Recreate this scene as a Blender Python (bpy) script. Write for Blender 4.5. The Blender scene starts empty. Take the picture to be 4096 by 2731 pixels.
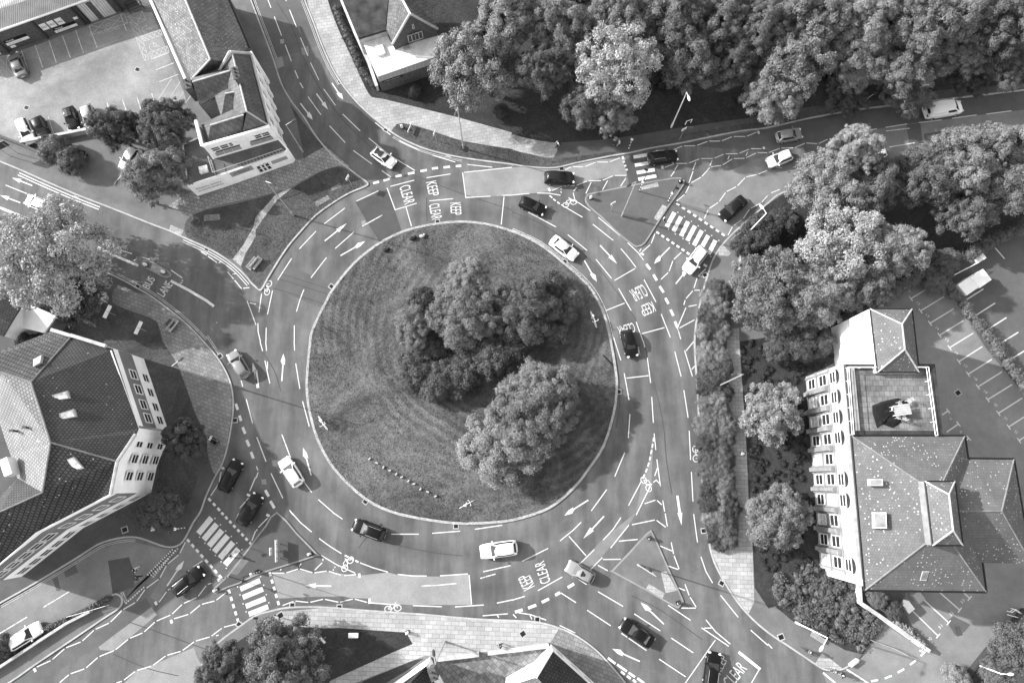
import bpy, bmesh, math, random, re
import numpy as np
from mathutils import Vector, Matrix

# ------------------------------------------------------------------ camera, sky, sun, exposure
scene = bpy.context.scene
COL = scene.collection
FPX, PITCH, CAMH = 2800.0, math.radians(11.5), 90.0
cam_data = bpy.data.cameras.new("camera")
cam_data.sensor_width = 36.0
cam_data.sensor_fit = 'HORIZONTAL'
cam_data.lens = 36.0 * FPX / 4096.0
cam_data.clip_start = 0.5
cam_data.clip_end = 3000.0
cam = bpy.data.objects.new("camera", cam_data)
cam.location = (0, 0, CAMH)
cam.rotation_euler = (PITCH, 0, 0)
COL.objects.link(cam)
scene.camera = cam

SUN_EL = math.radians(29)
SUN_AZ = Vector((-0.957, 0.29, 0)).normalized()          # towards the sun
world = bpy.data.worlds.new("World")
scene.world = world
world.use_nodes = True
wn, wl = world.node_tree.nodes, world.node_tree.links
sky = wn.new("ShaderNodeTexSky")
sky.sky_type = 'NISHITA'
sky.sun_disc = False
sky.sun_elevation = SUN_EL
sky.sun_rotation = math.atan2(SUN_AZ.x, SUN_AZ.y)
bw = wn.new("ShaderNodeRGBToBW")                        # black and white photograph
wl.new(sky.outputs[0], bw.inputs[0])
wl.new(bw.outputs[0], wn["Background"].inputs[0])
wn["Background"].inputs[1].default_value = 0.15
sun_data = bpy.data.lights.new("sun", 'SUN')
sun_data.energy = 2.2
sun_data.angle = math.radians(0.8)
sun = bpy.data.objects.new("sun", sun_data)
to_sun = Vector((SUN_AZ.x * math.cos(SUN_EL), SUN_AZ.y * math.cos(SUN_EL), math.sin(SUN_EL)))
sun.rotation_euler = to_sun.to_track_quat('Z', 'Y').to_euler()
sun.location = (0, 0, 120)
COL.objects.link(sun)
scene.view_settings.view_transform = 'Standard'
scene.view_settings.look = 'None'
scene.view_settings.exposure = 1.9
scene.view_settings.gamma = 1.0

# ------------------------------------------------------------------ survey helpers
S = 2351 / 1024.0
ROWY = [0, 683, 1366, 2048]
_c, _s = math.cos(PITCH), math.sin(PITCH)

def at(p, z=0.0):
    """point of the photographed place at height z"""
    dx = (p[0] - 2048.0) / FPX
    dy = -(p[1] - 1365.5) / FPX
    t = (CAMH - z) / (_c - _s * dy)
    return Vector((dx * t, (_c * dy + _s) * t, z))

def P(s):
    out, c, r = [], 0, 0
    for tok in s.split():
        if ',' in tok:
            x, y = tok.split(',')
            out.append((c * 1024 + float(x) / S, ROWY[r] + float(y) / S))
        elif tok[0] == 'O':
            out.append(None)
        else:
            c, r = int(tok[0]), int(tok[1])
    return out

def PO(s):
    return [(float(a) * 4096 / 2352, float(b) * 4096 / 2352) for a, b in (t.split(',') for t in s.split())]

def G(s, z=0.0):
    return [at(p, z) for p in P(s)]

def crom(pts, n=4, closed=False):
    pts = [Vector(p) for p in pts]
    m = len(pts)
    out = []
    for i in range(m if closed else m - 1):
        if closed:
            p0, p1, p2, p3 = pts[i - 1], pts[i], pts[(i + 1) % m], pts[(i + 2) % m]
        else:
            p1, p2 = pts[i], pts[i + 1]
            p0 = pts[i - 1] if i else p1 * 2 - p2
            p3 = pts[i + 2] if i + 2 < m else p2 * 2 - p1
        for k in range(n):
            t = k / n
            out.append(0.5 * ((2 * p1) + (p2 - p0) * t + (2 * p0 - 5 * p1 + 4 * p2 - p3) * t * t + (3 * p1 - p0 - 3 * p2 + p3) * t ** 3))
    if not closed:
        out.append(pts[-1])
    return out

def area2(p):
    return sum(p[i - 1].x * p[i].y - p[i].x * p[i - 1].y for i in range(len(p)))

# ------------------------------------------------------------------ materials
def _new(name):
    m = bpy.data.materials.new(name)
    m.use_nodes = True
    n, l = m.node_tree.nodes, m.node_tree.links
    n["Principled BSDF"].inputs["Specular IOR Level"].default_value = 0.15
    return m, n, l, n["Principled BSDF"]

def g3(v):
    return (v, v, v, 1)

def noise(n, l, vec, scale, detail=4, rough=0.6, dist=0.0):
    t = n.new("ShaderNodeTexNoise")
    t.inputs["Scale"].default_value = scale
    t.inputs["Detail"].default_value = detail
    t.inputs["Roughness"].default_value = rough
    t.inputs["Distortion"].default_value = dist
    if vec is not None:
        l.new(vec, t.inputs["Vector"])
    return t.outputs["Fac"]

def ramp(n, l, fac, stops):
    r = n.new("ShaderNodeValToRGB")
    e = r.color_ramp.elements
    while len(e) < len(stops):
        e.new(0.5)
    for i, (p, v) in enumerate(stops):
        e[i].position = p
        e[i].color = g3(v) if not isinstance(v, tuple) else v
    l.new(fac, r.inputs[0])
    return r.outputs[0]

def mixc(n, l, mode, fac, a, b):
    x = n.new("ShaderNodeMix")
    x.data_type = 'RGBA'
    x.blend_type = mode
    for k, v in ((0, fac), (6, a), (7, b)):
        if hasattr(v, "is_output"):
            l.new(v, x.inputs[k])
        else:
            x.inputs[k].default_value = g3(v) if k and isinstance(v, (int, float)) else v
    return x.outputs[2]

def math_(n, l, op, a, b=None):
    x = n.new("ShaderNodeMath")
    x.operation = op
    for i, v in enumerate((a, b)):
        if v is None:
            continue
        if hasattr(v, "is_output"):
            l.new(v, x.inputs[i])
        else:
            x.inputs[i].default_value = v
    return x.outputs[0]

def pos(n):
    return n.new("ShaderNodeNewGeometry").outputs["Position"]

def objc(n):
    return n.new("ShaderNodeTexCoord").outputs["Object"]

def mapping(n, l, vec, rot=0.0, scale=(1, 1, 1), loc=(0, 0, 0)):
    m = n.new("ShaderNodeMapping")
    m.inputs["Rotation"].default_value = (0, 0, rot)
    m.inputs["Scale"].default_value = scale
    m.inputs["Location"].default_value = loc
    l.new(vec, m.inputs["Vector"])
    return m.outputs[0]

def bump(n, l, bs, h, strength, dist=0.05):
    b = n.new("ShaderNodeBump")
    b.inputs["Strength"].default_value = strength
    b.inputs["Distance"].default_value = dist
    l.new(h, b.inputs["Height"])
    l.new(b.outputs[0], bs.inputs["Normal"])

def asphalt(name, lo, hi, fine=9.0, big=0.12, streak=False, bumpy=0.3):
    m, n, l, bs = _new(name)
    v = pos(n)
    a = noise(n, l, v, big, 5, 0.62, 0.4)
    c = ramp(n, l, a, [(0.32, lo), (0.68, hi)])
    f = noise(n, l, v, fine, 3, 0.7)
    c = mixc(n, l, 'MULTIPLY', 1.0, c, ramp(n, l, f, [(0.25, 0.8), (0.75, 1.16)]))
    s = noise(n, l, v, 0.7, 5, 0.7)
    c = mixc(n, l, 'MULTIPLY', 1.0, c, ramp(n, l, s, [(0.3, 0.88), (0.7, 1.1)]))
    if streak:                                           # tyre polish and oil along the circulating lanes
        o = at((1846, 1492))
        d = n.new("ShaderNodeVectorMath")
        d.operation = 'DISTANCE'
        w = n.new("ShaderNodeVectorMath")
        w.operation = 'ADD'
        nt = n.new("ShaderNodeTexNoise")
        nt.inputs["Scale"].default_value = 0.09
        l.new(v, nt.inputs["Vector"])
        sc = n.new("ShaderNodeVectorMath")
        sc.operation = 'SCALE'
        sc.inputs["Scale"].default_value = 3.0
        l.new(nt.outputs["Color"], sc.inputs[0])
        l.new(v, w.inputs[0])
        l.new(sc.outputs[0], w.inputs[1])
        l.new(w.outputs[0], d.inputs[0])
        d.inputs[1].default_value = (o.x + 1.5, o.y + 1.5, 1.5)
        q = math_(n, l, 'DIVIDE', d.outputs["Value"], 60.0)
        rr = ramp(n, l, q, [(0.30, 1.1), (0.345, 1.08), (0.375, 0.82), (0.405, 1.06), (0.44, 0.8), (0.475, 1.08), (0.51, 0.86), (0.55, 1.05), (0.62, 0.92), (0.75, 1.05)])
        c = mixc(n, l, 'MULTIPLY', 1.0, c, rr)
        p2 = noise(n, l, mapping(n, l, v, 0.5, (1, 0.16, 1)), 0.55, 4, 0.6)
        c = mixc(n, l, 'MULTIPLY', 1.0, c, ramp(n, l, p2, [(0.34, 0.74), (0.64, 1.18)]))
    l.new(c, bs.inputs["Base Color"])
    bs.inputs["Roughness"].default_value = 0.85
    bump(n, l, bs, f, bumpy, 0.02)
    return m

def paving(name, c1, c2, mortar, size=0.9, rot=0.0, rowh=0.5, wear=0.25, msize=0.02):
    m, n, l, bs = _new(name)
    v = mapping(n, l, pos(n), rot)
    b = n.new("ShaderNodeTexBrick")
    b.inputs["Color1"].default_value = g3(c1)
    b.inputs["Color2"].default_value = g3(c2)
    b.inputs["Mortar"].default_value = g3(mortar)
    b.inputs["Scale"].default_value = 1.0
    b.inputs["Mortar Size"].default_value = msize
    b.inputs["Brick Width"].default_value = size
    b.inputs["Row Height"].default_value = rowh
    l.new(v, b.inputs["Vector"])
    a = noise(n, l, pos(n), 0.35, 5, 0.65)
    c = mixc(n, l, 'MULTIPLY', 1.0, b.outputs[0], ramp(n, l, a, [(0.3, 1 - wear), (0.7, 1 + wear)]))
    f = noise(n, l, pos(n), 7.0, 3)
    c = mixc(n, l, 'MULTIPLY', 1.0, c, ramp(n, l, f, [(0.3, 0.88), (0.7, 1.1)]))
    l.new(c, bs.inputs["Base Color"])
    bs.inputs["Roughness"].default_value = 0.9
    return m

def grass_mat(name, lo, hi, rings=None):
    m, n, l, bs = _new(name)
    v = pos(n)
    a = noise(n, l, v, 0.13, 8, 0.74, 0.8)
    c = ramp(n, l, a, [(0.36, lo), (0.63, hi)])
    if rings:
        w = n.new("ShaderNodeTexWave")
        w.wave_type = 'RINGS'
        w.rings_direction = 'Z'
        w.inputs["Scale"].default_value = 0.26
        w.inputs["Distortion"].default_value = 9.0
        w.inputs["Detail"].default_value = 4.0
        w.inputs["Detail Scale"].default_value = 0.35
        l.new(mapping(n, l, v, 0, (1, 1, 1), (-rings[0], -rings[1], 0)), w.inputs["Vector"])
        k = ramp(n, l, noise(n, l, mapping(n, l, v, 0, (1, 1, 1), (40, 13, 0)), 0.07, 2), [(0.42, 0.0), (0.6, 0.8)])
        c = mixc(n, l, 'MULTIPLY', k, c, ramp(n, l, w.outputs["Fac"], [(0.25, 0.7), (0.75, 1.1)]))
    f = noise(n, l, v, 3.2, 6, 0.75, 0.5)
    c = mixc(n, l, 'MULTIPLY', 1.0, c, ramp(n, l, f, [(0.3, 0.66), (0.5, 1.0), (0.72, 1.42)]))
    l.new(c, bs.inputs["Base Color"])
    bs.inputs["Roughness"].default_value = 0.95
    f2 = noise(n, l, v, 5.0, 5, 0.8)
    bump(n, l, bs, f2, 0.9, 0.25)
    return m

def paint_line(name, v, under, wear=0.5):
    m, n, l, bs = _new(name)
    a = noise(n, l, pos(n), 3.0, 6, 0.75)
    f = ramp(n, l, a, [(0.30, 0.0), (0.30 + 0.16 * wear + 0.02, 1.0)])
    c = mixc(n, l, 'MIX', f, g3(under), g3(v))
    l.new(c, bs.inputs["Base Color"])
    bs.inputs["Roughness"].default_value = 0.7
    return m

def plain(name, v, rough=0.6, var=0.12, scale=2.0, metal=0.0, spec=None):
    m, n, l, bs = _new(name)
    a = noise(n, l, objc(n), scale, 4, 0.6)
    l.new(ramp(n, l, a, [(0.3, v * (1 - var)), (0.7, min(1, v * (1 + var)))]), bs.inputs["Base Color"])
    bs.inputs["Roughness"].default_value = rough
    bs.inputs["Metallic"].default_value = metal
    if spec is not None:
        bs.inputs["Specular IOR Level"].default_value = spec
    return m

def rooftiles(name, lo, hi, rot, row=0.34, width=0.3, gap=0.45, spots=0.0, spotv=0.6, weath=0.3, msize=0.03):
    m, n, l, bs = _new(name)
    v = mapping(n, l, pos(n), rot)
    b = n.new("ShaderNodeTexBrick")
    b.inputs["Color1"].default_value = g3(lo)
    b.inputs["Color2"].default_value = g3(hi)
    b.inputs["Mortar"].default_value = g3(lo * gap)
    b.inputs["Scale"].default_value = 1.0
    b.inputs["Mortar Size"].default_value = msize
    b.inputs["Brick Width"].default_value = width
    b.inputs["Row Height"].default_value = row
    l.new(v, b.inputs["Vector"])
    a = noise(n, l, pos(n), 0.4, 6, 0.7)
    c = mixc(n, l, 'MULTIPLY', 1.0, b.outputs[0], ramp(n, l, a, [(0.3, 1 - weath), (0.7, 1 + weath)]))
    if spots:
        vo = n.new("ShaderNodeTexVoronoi")
        vo.inputs["Scale"].default_value = 3.4
        l.new(pos(n), vo.inputs["Vector"])
        s = math_(n, l, 'LESS_THAN', vo.outputs["Distance"], 0.26)
        sep = n.new("ShaderNodeSeparateColor")
        l.new(vo.outputs["Color"], sep.inputs[0])
        s = math_(n, l, 'MULTIPLY', s, math_(n, l, 'LESS_THAN', sep.outputs[0], spots))
        k = noise(n, l, pos(n), 0.25, 3)
        s = math_(n, l, 'MULTIPLY', s, ramp(n, l, k, [(0.38, 0.0), (0.5, 1.0)]))
        c = mixc(n, l, 'MIX', s, c, g3(spotv))
    l.new(c, bs.inputs["Base Color"])
    bs.inputs["Roughness"].default_value = 0.8
    return m

def foliage_mat(name):
    m, n, l, bs = _new(name)
    oi = n.new("ShaderNodeObjectInfo")
    a = noise(n, l, objc(n), 3.0, 3, 0.6)
    c = mixc(n, l, 'MULTIPLY', 1.0, oi.outputs["Color"], ramp(n, l, a, [(0.3, 0.68), (0.7, 1.28)]))
    b = noise(n, l, objc(n), 23.0, 2, 0.6)
    c = mixc(n, l, 'MULTIPLY', 1.0, c, ramp(n, l, b, [(0.3, 0.75), (0.7, 1.3)]))
    l.new(c, bs.inputs["Base Color"])
    bs.inputs["Roughness"].default_value = 0.55
    tr = n.new("ShaderNodeBsdfTranslucent")
    l.new(c, tr.inputs[0])
    mx = n.new("ShaderNodeMixShader")
    mx.inputs[0].default_value = 0.14
    l.new(bs.outputs[0], mx.inputs[1])
    l.new(tr.outputs[0], mx.inputs[2])
    l.new(mx.outputs[0], n["Material Output"].inputs[0])
    return m

def objcolor(name, rough=0.3, coat=0.5):
    m, n, l, bs = _new(name)
    oi = n.new("ShaderNodeObjectInfo")
    a = noise(n, l, objc(n), 1.5, 3)
    l.new(mixc(n, l, 'MULTIPLY', 1.0, oi.outputs["Color"], ramp(n, l, a, [(0.3, 0.93), (0.7, 1.04)])), bs.inputs["Base Color"])
    bs.inputs["Roughness"].default_value = rough
    bs.inputs["Coat Weight"].default_value = coat
    bs.inputs["Coat Roughness"].default_value = 0.06
    return m

def glass(name, v=0.02, rough=0.08):
    m, n, l, bs = _new(name)
    a = noise(n, l, objc(n), 2.0, 2)
    l.new(ramp(n, l, a, [(0.3, v), (0.7, v * 2.2)]), bs.inputs["Base Color"])
    bs.inputs["Roughness"].default_value = rough
    bs.inputs["Specular IOR Level"].default_value = 0.7
    return m

M = {}
M['road'] = asphalt('asphalt_road', 0.092, 0.142, 9.0, 0.1, True)
M['roaddark'] = asphalt('asphalt_dark', 0.055, 0.085)
M['roadmid'] = asphalt('asphalt_mid', 0.085, 0.115)
M['roadlight'] = asphalt('asphalt_light', 0.19, 0.26, 7.0, 0.2)
M['roadpale'] = asphalt('asphalt_pale', 0.15, 0.2, 7.0, 0.2)
M['seam'] = asphalt('seam_and_shadow', 0.05, 0.075)
M['concrete'] = asphalt('car_park_concrete', 0.15, 0.29, 5.0, 0.12)
M['carpark'] = asphalt('car_park_asphalt', 0.15, 0.23, 8.0, 0.1)
M['footway'] = asphalt('footway_asphalt', 0.11, 0.16, 8.0, 0.25)
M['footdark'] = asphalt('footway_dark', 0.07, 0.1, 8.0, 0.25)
M['dirt'] = asphalt('trodden_earth', 0.22, 0.36, 4.0, 0.5)
M['soil'] = asphalt('bed_soil', 0.045, 0.08, 4.0, 0.5)
M['kerb'] = asphalt('kerb_stone', 0.3, 0.42, 6.0, 0.6)
M['flag_a'] = paving('flagstones', 0.27, 0.34, 0.15, 0.75, math.radians(-10), 0.5, 0.22, 0.018)
M['flag_b'] = paving('concrete_pavers', 0.28, 0.36, 0.15, 0.9, math.radians(2), 0.5, 0.16, 0.02)
M['flag_c'] = paving('cobbled_pavers', 0.2, 0.27, 0.1, 0.55, math.radians(14), 0.5, 0.25, 0.03)
M['flag_d'] = paving('small_pavers', 0.17, 0.23, 0.085, 0.6, math.radians(20), 0.45, 0.25, 0.022)
M['setts'] = paving('dark_setts', 0.07, 0.09, 0.05, 0.4, math.radians(14), 0.3)
M['court'] = paving('courtyard_pavers', 0.13, 0.24, 0.1, 0.55, math.radians(42), 0.55, 0.35, 0.03)
M['grass'] = grass_mat('rough_grass', 0.052, 0.11)
M['lawn'] = grass_mat('island_grass', 0.058, 0.165, rings=(-2, 21))
M['grassdark'] = grass_mat('grass_shade_tint', 0.03, 0.055)  # darker copy of the rough grass, shade put into its colour
M['white'] = paint_line('white_road_paint', 0.56, 0.14, 0.7)
M['scuffed'] = paint_line('scuffed_road_paint', 0.66, 0.13, 1.1)
M['worn'] = paint_line('worn_road_paint', 0.6, 0.13, 1.4)
M['faint'] = paint_line('faint_road_paint', 0.42, 0.2, 1.2)
M['yellow'] = paint_line('yellow_road_paint', 0.42, 0.14, 0.9)
M['leaf'] = foliage_mat('leaves')
M['bark'] = plain('bark', 0.08, 0.9, 0.35, 6)
M['carpaint'] = objcolor('car_paint', 0.35, 0.12)
M['glass'] = glass('car_glass', 0.012)
M['pane'] = glass('window_glass', 0.02, 0.05)
M['black'] = plain('black_plastic', 0.015, 0.5)
M['tyre'] = plain('tyre_rubber', 0.02, 0.85)
M['rim'] = plain('alloy_rim', 0.45, 0.35, metal=0.6)
M['lamp'] = plain('headlamp_lens', 0.7, 0.1)
M['tail'] = plain('tail_lamp_lens', 0.12, 0.15)
M['whitepaint'] = plain('white_paint', 0.8, 0.5, 0.06)
M['galv'] = plain('galvanised_steel', 0.42, 0.45, 0.15, 3, 0.4)
M['darkmetal'] = plain('dark_metal', 0.05, 0.5, 0.2)
M['stone'] = plain('stone', 0.4, 0.85, 0.25, 1.2)
M['render'] = plain('white_render', 0.84, 0.85, 0.1, 0.5)
M['ridge'] = plain('ridge_tile', 0.17, 0.85, 0.25, 1.2)
M['facade'] = plain('weathered_facade', 0.29, 0.85, 0.22, 0.8)
M['facadestone'] = plain('facade_stone', 0.2, 0.85, 0.25, 1.0)
M['greywall'] = plain('grey_render', 0.17, 0.85, 0.15, 0.5)
M['greypaint'] = plain('grey_paint', 0.3, 0.6, 0.1)
M['frame'] = plain('window_frame_white', 0.75, 0.5, 0.05)
M['skylight'] = glass('rooflight_glass', 0.4, 0.15)
M['brick'] = plain('brickwork', 0.09, 0.9, 0.3, 3.0)
M['slate_a'] = rooftiles('slate_mossy', 0.1, 0.18, math.radians(-67), 0.4, 0.3, 0.7, 0.12, 0.35, 0.4)
M['slate_b'] = rooftiles('slate_grey', 0.08, 0.11, math.radians(17), 0.5, 0.6, 0.6, weath=0.25)
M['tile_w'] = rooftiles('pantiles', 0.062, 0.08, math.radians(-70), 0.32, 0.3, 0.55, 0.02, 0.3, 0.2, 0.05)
M['tile_h'] = rooftiles('lichened_tiles', 0.1, 0.12, 0.0, 0.3, 0.25, 0.8, 0.34, 0.4, 0.2, 0.02)
M['tile_s'] = rooftiles('dark_tiles', 0.035, 0.05, math.radians(-40), 0.35, 0.3, 0.4, 0.03, 0.3, 0.25)
M['moss'] = plain('mossy_flat_roof', 0.045, 0.95, 0.45, 0.8)
M['membrane'] = asphalt('white_roof_membrane', 0.6, 0.85, 3.0, 0.3)
M['flatroof'] = asphalt('dark_flat_roof', 0.09, 0.13, 4.0, 0.3)
M['terrace'] = paving('terrace_tiles', 0.13, 0.2, 0.09, 0.62, 0.0, 0.62, 0.4, 0.025)
M['skin'] = plain('skin', 0.45, 0.6, 0.05)
M['hair'] = plain('hair', 0.04, 0.7)
M['cloth'] = objcolor('clothing', 0.9, 0.0)
M['tarp'] = plain('black_tarpaulin', 0.014, 0.8, 0.3, 1.5)
M['corr'] = None

def corrugated(name, lo, hi, rot, scale=7.0):
    m, n, l, bs = _new(name)
    w = n.new("ShaderNodeTexWave")
    w.inputs["Scale"].default_value = scale
    w.inputs["Distortion"].default_value = 0.3
    l.new(mapping(n, l, pos(n), rot), w.inputs["Vector"])
    c = ramp(n, l, w.outputs["Fac"], [(0.2, lo), (0.8, hi)])
    a = noise(n, l, pos(n), 0.5, 5, 0.7)
    c = mixc(n, l, 'MULTIPLY', 1.0, c, ramp(n, l, a, [(0.3, 0.8), (0.7, 1.15)]))
    l.new(c, bs.inputs["Base Color"])
    bs.inputs["Roughness"].default_value = 0.6
    bump(n, l, bs, w.outputs["Fac"], 0.5, 0.05)
    return m
M['corr'] = corrugated('corrugated_roof', 0.26, 0.48, math.radians(20), 1.6)
M['corrlight'] = corrugated('corrugated_rooflight', 0.4, 0.62, math.radians(20), 1.6)
M['shutter'] = corrugated('corrugated_door', 0.42, 0.62, math.radians(20), 1.2)

# ------------------------------------------------------------------ mesh builder and tagging
class MB:
    def __init__(self):
        self.v, self.f, self.mi = [], [], []
    def add(self, vs, fs, mi=0):
        o = len(self.v)
        self.v += [tuple(x) for x in vs]
        for f in fs:
            self.f.append([i + o for i in f])
            self.mi.append(mi)
    def face(self, pts, mi=0):
        self.add(pts, [list(range(len(pts)))], mi)
    def prism(self, pts, z0, z1, mi=0, side=None, bottom=False):
        pts = [Vector((p[0], p[1], 0)) for p in pts]
        if area2(pts) < 0:
            pts = pts[::-1]
        n = len(pts)
        self.face([(p[0], p[1], z1) for p in pts], mi)
        vs = [(p[0], p[1], z0) for p in pts] + [(p[0], p[1], z1) for p in pts]
        self.add(vs, [[i, (i + 1) % n, n + (i + 1) % n, n + i] for i in range(n)], mi if side is None else side)
        if bottom:
            self.face([(p[0], p[1], z0) for p in pts[::-1]], mi)
    def box(self, c, s, rot=0.0, mi=0, tilt=None):
        x, y, z = s[0] / 2, s[1] / 2, s[2] / 2
        vs = [Vector((a * x, b * y, d * z)) for d in (-1, 1) for a, b in ((-1, -1), (1, -1), (1, 1), (-1, 1))]
        R = Matrix.Rotation(rot, 3, 'Z')
        if tilt is not None:
            R = R @ Matrix.Rotation(tilt, 3, 'Y')
        vs = [R @ v + Vector(c) for v in vs]
        self.add(vs, [[3, 2, 1, 0], [4, 5, 6, 7], [0, 1, 5, 4], [1, 2, 6, 5], [2, 3, 7, 6], [3, 0, 4, 7]], mi)
    def tube(self, a, b, r0, r1=None, n=8, mi=0, caps=True):
        a, b = Vector(a), Vector(b)
        r1 = r0 if r1 is None else r1
        d = (b - a).normalized()
        u = d.orthogonal().normalized()
        w = d.cross(u)
        vs = []
        for p, r in ((a, r0), (b, r1)):
            for k in range(n):
                t = 2 * math.pi * k / n
                vs.append(p + u * (r * math.cos(t)) + w * (r * math.sin(t)))
        fs = [[k, (k + 1) % n, n + (k + 1) % n, n + k] for k in range(n)]
        if caps:
            fs += [list(range(n))[::-1], list(range(n, 2 * n))]
        self.add(vs, fs, mi)
    def sphere(self, c, r, nu=10, nv=7, mi=0, sc=(1, 1, 1)):
        c = Vector(c)
        vs = [c + Vector((0, 0, r * sc[2]))]
        for j in range(1, nv):
            ph = math.pi * j / nv
            for i in range(nu):
                th = 2 * math.pi * i / nu
                vs.append(c + Vector((r * sc[0] * math.sin(ph) * math.cos(th), r * sc[1] * math.sin(ph) * math.sin(th), r * sc[2] * math.cos(ph))))
        vs.append(c - Vector((0, 0, r * sc[2])))
        fs = [[0, 1 + i, 1 + (i + 1) % nu] for i in range(nu)]
        for j in range(nv - 2):
            o = 1 + j * nu
            fs += [[o + i, o + nu + i, o + nu + (i + 1) % nu, o + (i + 1) % nu] for i in range(nu)]
        o = 1 + (nv - 2) * nu
        fs += [[o + i, len(vs) - 1, o + (i + 1) % nu] for i in range(nu)]
        self.add(vs, fs, mi)
    def ring(self, c, r, w, axis='Z', n=20, mi=0, thick=None):
        """flat ring (or torus of square section when thick is given)"""
        t = thick or w
        for k in range(n):
            a0, a1 = 2 * math.pi * k / n, 2 * math.pi * (k + 1) / n
            p = [Vector((math.cos(a) * r, math.sin(a) * r, 0)) for a in (a0, a1)]
            if axis == 'Y':
                p = [Vector((q.x, 0, q.y)) for q in p]
            self.tube(Vector(c) + p[0], Vector(c) + p[1], w / 2, n=5, mi=mi, caps=False)
    def build(self, name, mats, parent=None, origin=(0, 0, 0), smooth=False, weld=False):
        me = bpy.data.meshes.new(name)
        ox, oy, oz = origin
        me.from_pydata([(a - ox, b - oy, c - oz) for a, b, c in self.v], [], self.f)
        if not isinstance(mats, (list, tuple)):
            mats = [mats]
        for m in mats:
            me.materials.append(m)
        if len(mats) > 1:
            me.polygons.foreach_set("material_index", self.mi)
        if weld or smooth:
            b = bmesh.new()
            b.from_mesh(me)
            if weld:
                bmesh.ops.remove_doubles(b, verts=b.verts, dist=1e-4)
            bmesh.ops.recalc_face_normals(b, faces=b.faces)
            b.to_mesh(me)
            b.free()
        if smooth:
            me.polygons.foreach_set("use_smooth", [True] * len(me.polygons))
        me.update()
        o = bpy.data.objects.new(name, me)
        COL.objects.link(o)
        if parent is not None:
            o.parent = parent
        else:
            o.location = origin
        return o

def struct(o):
    o['kind'] = 'structure'
    return o

def stuff(o, label, cat):
    o['kind'] = 'stuff'
    o['label'] = label
    o['category'] = cat
    return o

def tag(o, label, cat, group=None):
    o['label'] = label
    o['category'] = cat
    if group:
        o['group'] = group
    return o

def thing(name, label, cat, loc=(0, 0, 0), rz=0.0, group=None):
    o = bpy.data.objects.new(name, None)
    o.empty_display_size = 0.3
    COL.objects.link(o)
    o.location = loc
    o.rotation_euler = (0, 0, rz)
    return tag(o, label, cat, group)

def copy_tree(o, parent=None):
    c = o.copy()
    COL.objects.link(c)
    if parent is not None:
        c.parent = parent
    for ch in list(o.children):
        copy_tree(ch, c)
    return c

# flat strip along a polyline (mitred, so nothing overlaps)
def offs(pts, d, closed=False):
    n = len(pts)
    out = []
    for i in range(n):
        p = pts[i]
        a = pts[i - 1] if (i or closed) else None
        b = pts[(i + 1) % n] if (i < n - 1 or closed) else None
        t1 = (p - a).to_2d().normalized() if a is not None and (p - a).length > 1e-6 else None
        t2 = (b - p).to_2d().normalized() if b is not None and (b - p).length > 1e-6 else None
        t1 = t1 or t2
        t2 = t2 or t1
        n1, n2 = Vector((-t1.y, t1.x)), Vector((-t2.y, t2.x))
        m = n1 + n2
        m = m.normalized() if m.length > 1e-4 else n1
        k = d / max(0.5, m.dot(n1))
        out.append(Vector((p.x + m.x * k, p.y + m.y * k, p.z)))
    return out

def strip(mb, pts, w, z, mi=0, closed=False):
    a, b = offs(pts, w / 2, closed), offs(pts, -w / 2, closed)
    n = len(pts)
    vs = [(p.x, p.y, z) for p in a] + [(p.x, p.y, z) for p in b]
    mb.add(vs, [[i, n + i, n + (i + 1) % n, (i + 1) % n] for i in range(n if closed else n - 1)], mi)
# ------------------------------------------------------------------ ground, road, raised blocks
def sheet(name, pts, z, m, smooth=0):
    if smooth:
        pts = crom(pts, smooth, True)
    if area2(pts) < 0:
        pts = pts[::-1]
    mb = MB()
    mb.face([(p.x, p.y, z) for p in pts])
    return struct(mb.build(name, m))

b = MB()
b.face([(-450, -450, -0.35), (450, -450, -0.35), (450, 450, -0.35), (-450, 450, -0.35)])
struct(b.build('ground', M['grass']))
b = MB()
b.face([(-92, -62, 0), (92, -62, 0), (100, 90, 0), (-100, 90, 0)])
struct(b.build('road', M['road']))

KT = 0.12
KERBMB = []

def block(name, kerb, rest, m, sm=3, z=KT, closed=False):
    k = crom(G(kerb), sm, closed)
    pts = k + (G(rest) if rest else [])
    if area2(pts) < 0:
        pts = pts[::-1]
        sgn = 1
        kk = k[::-1]
    else:
        kk = k
    mb = MB()
    mb.prism(pts, -0.05, z)
    struct(mb.build(name, m))
    kb = MB()
    inn = offs(kk, 0.3 if name == 'central_island' else 0.18, closed)
    out = offs(kk, -0.012, closed)
    n = len(kk)
    top = z + 0.006
    vs = [(p.x, p.y, top) for p in inn] + [(p.x, p.y, top) for p in out] + [(p.x, p.y, -0.04) for p in out]
    fs = []
    for i in range(n if closed else n - 1):
        j = (i + 1) % n
        fs += [[i, n + i, n + j, j], [n + i, 2 * n + i, 2 * n + j, n + j]]
    kb.add(vs, fs)
    struct(kb.build('kerb', M['roadlight' if name == 'traffic_island' else 'kerb']))

# central island
ISL = "12 460,330 490,0 11 500,1500 550,1370 640,1195 700,1085 885,855 1100,680 1340,555 1600,490 1860,462 2100,480 21 0,548 250,665 470,835 700,1040 840,1280 915,1560 22 965,300 970,440 945,650 850,960 700,1190 600,1320 440,1470 280,1565 23 0,82 13 2090,108 1830,110 1500,65 1230,0 12 1000,1450 760,1230 620,1030 530,820 470,560"
block('central_island', ISL, '', M['lawn'], 3, 0.14, True)

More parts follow.
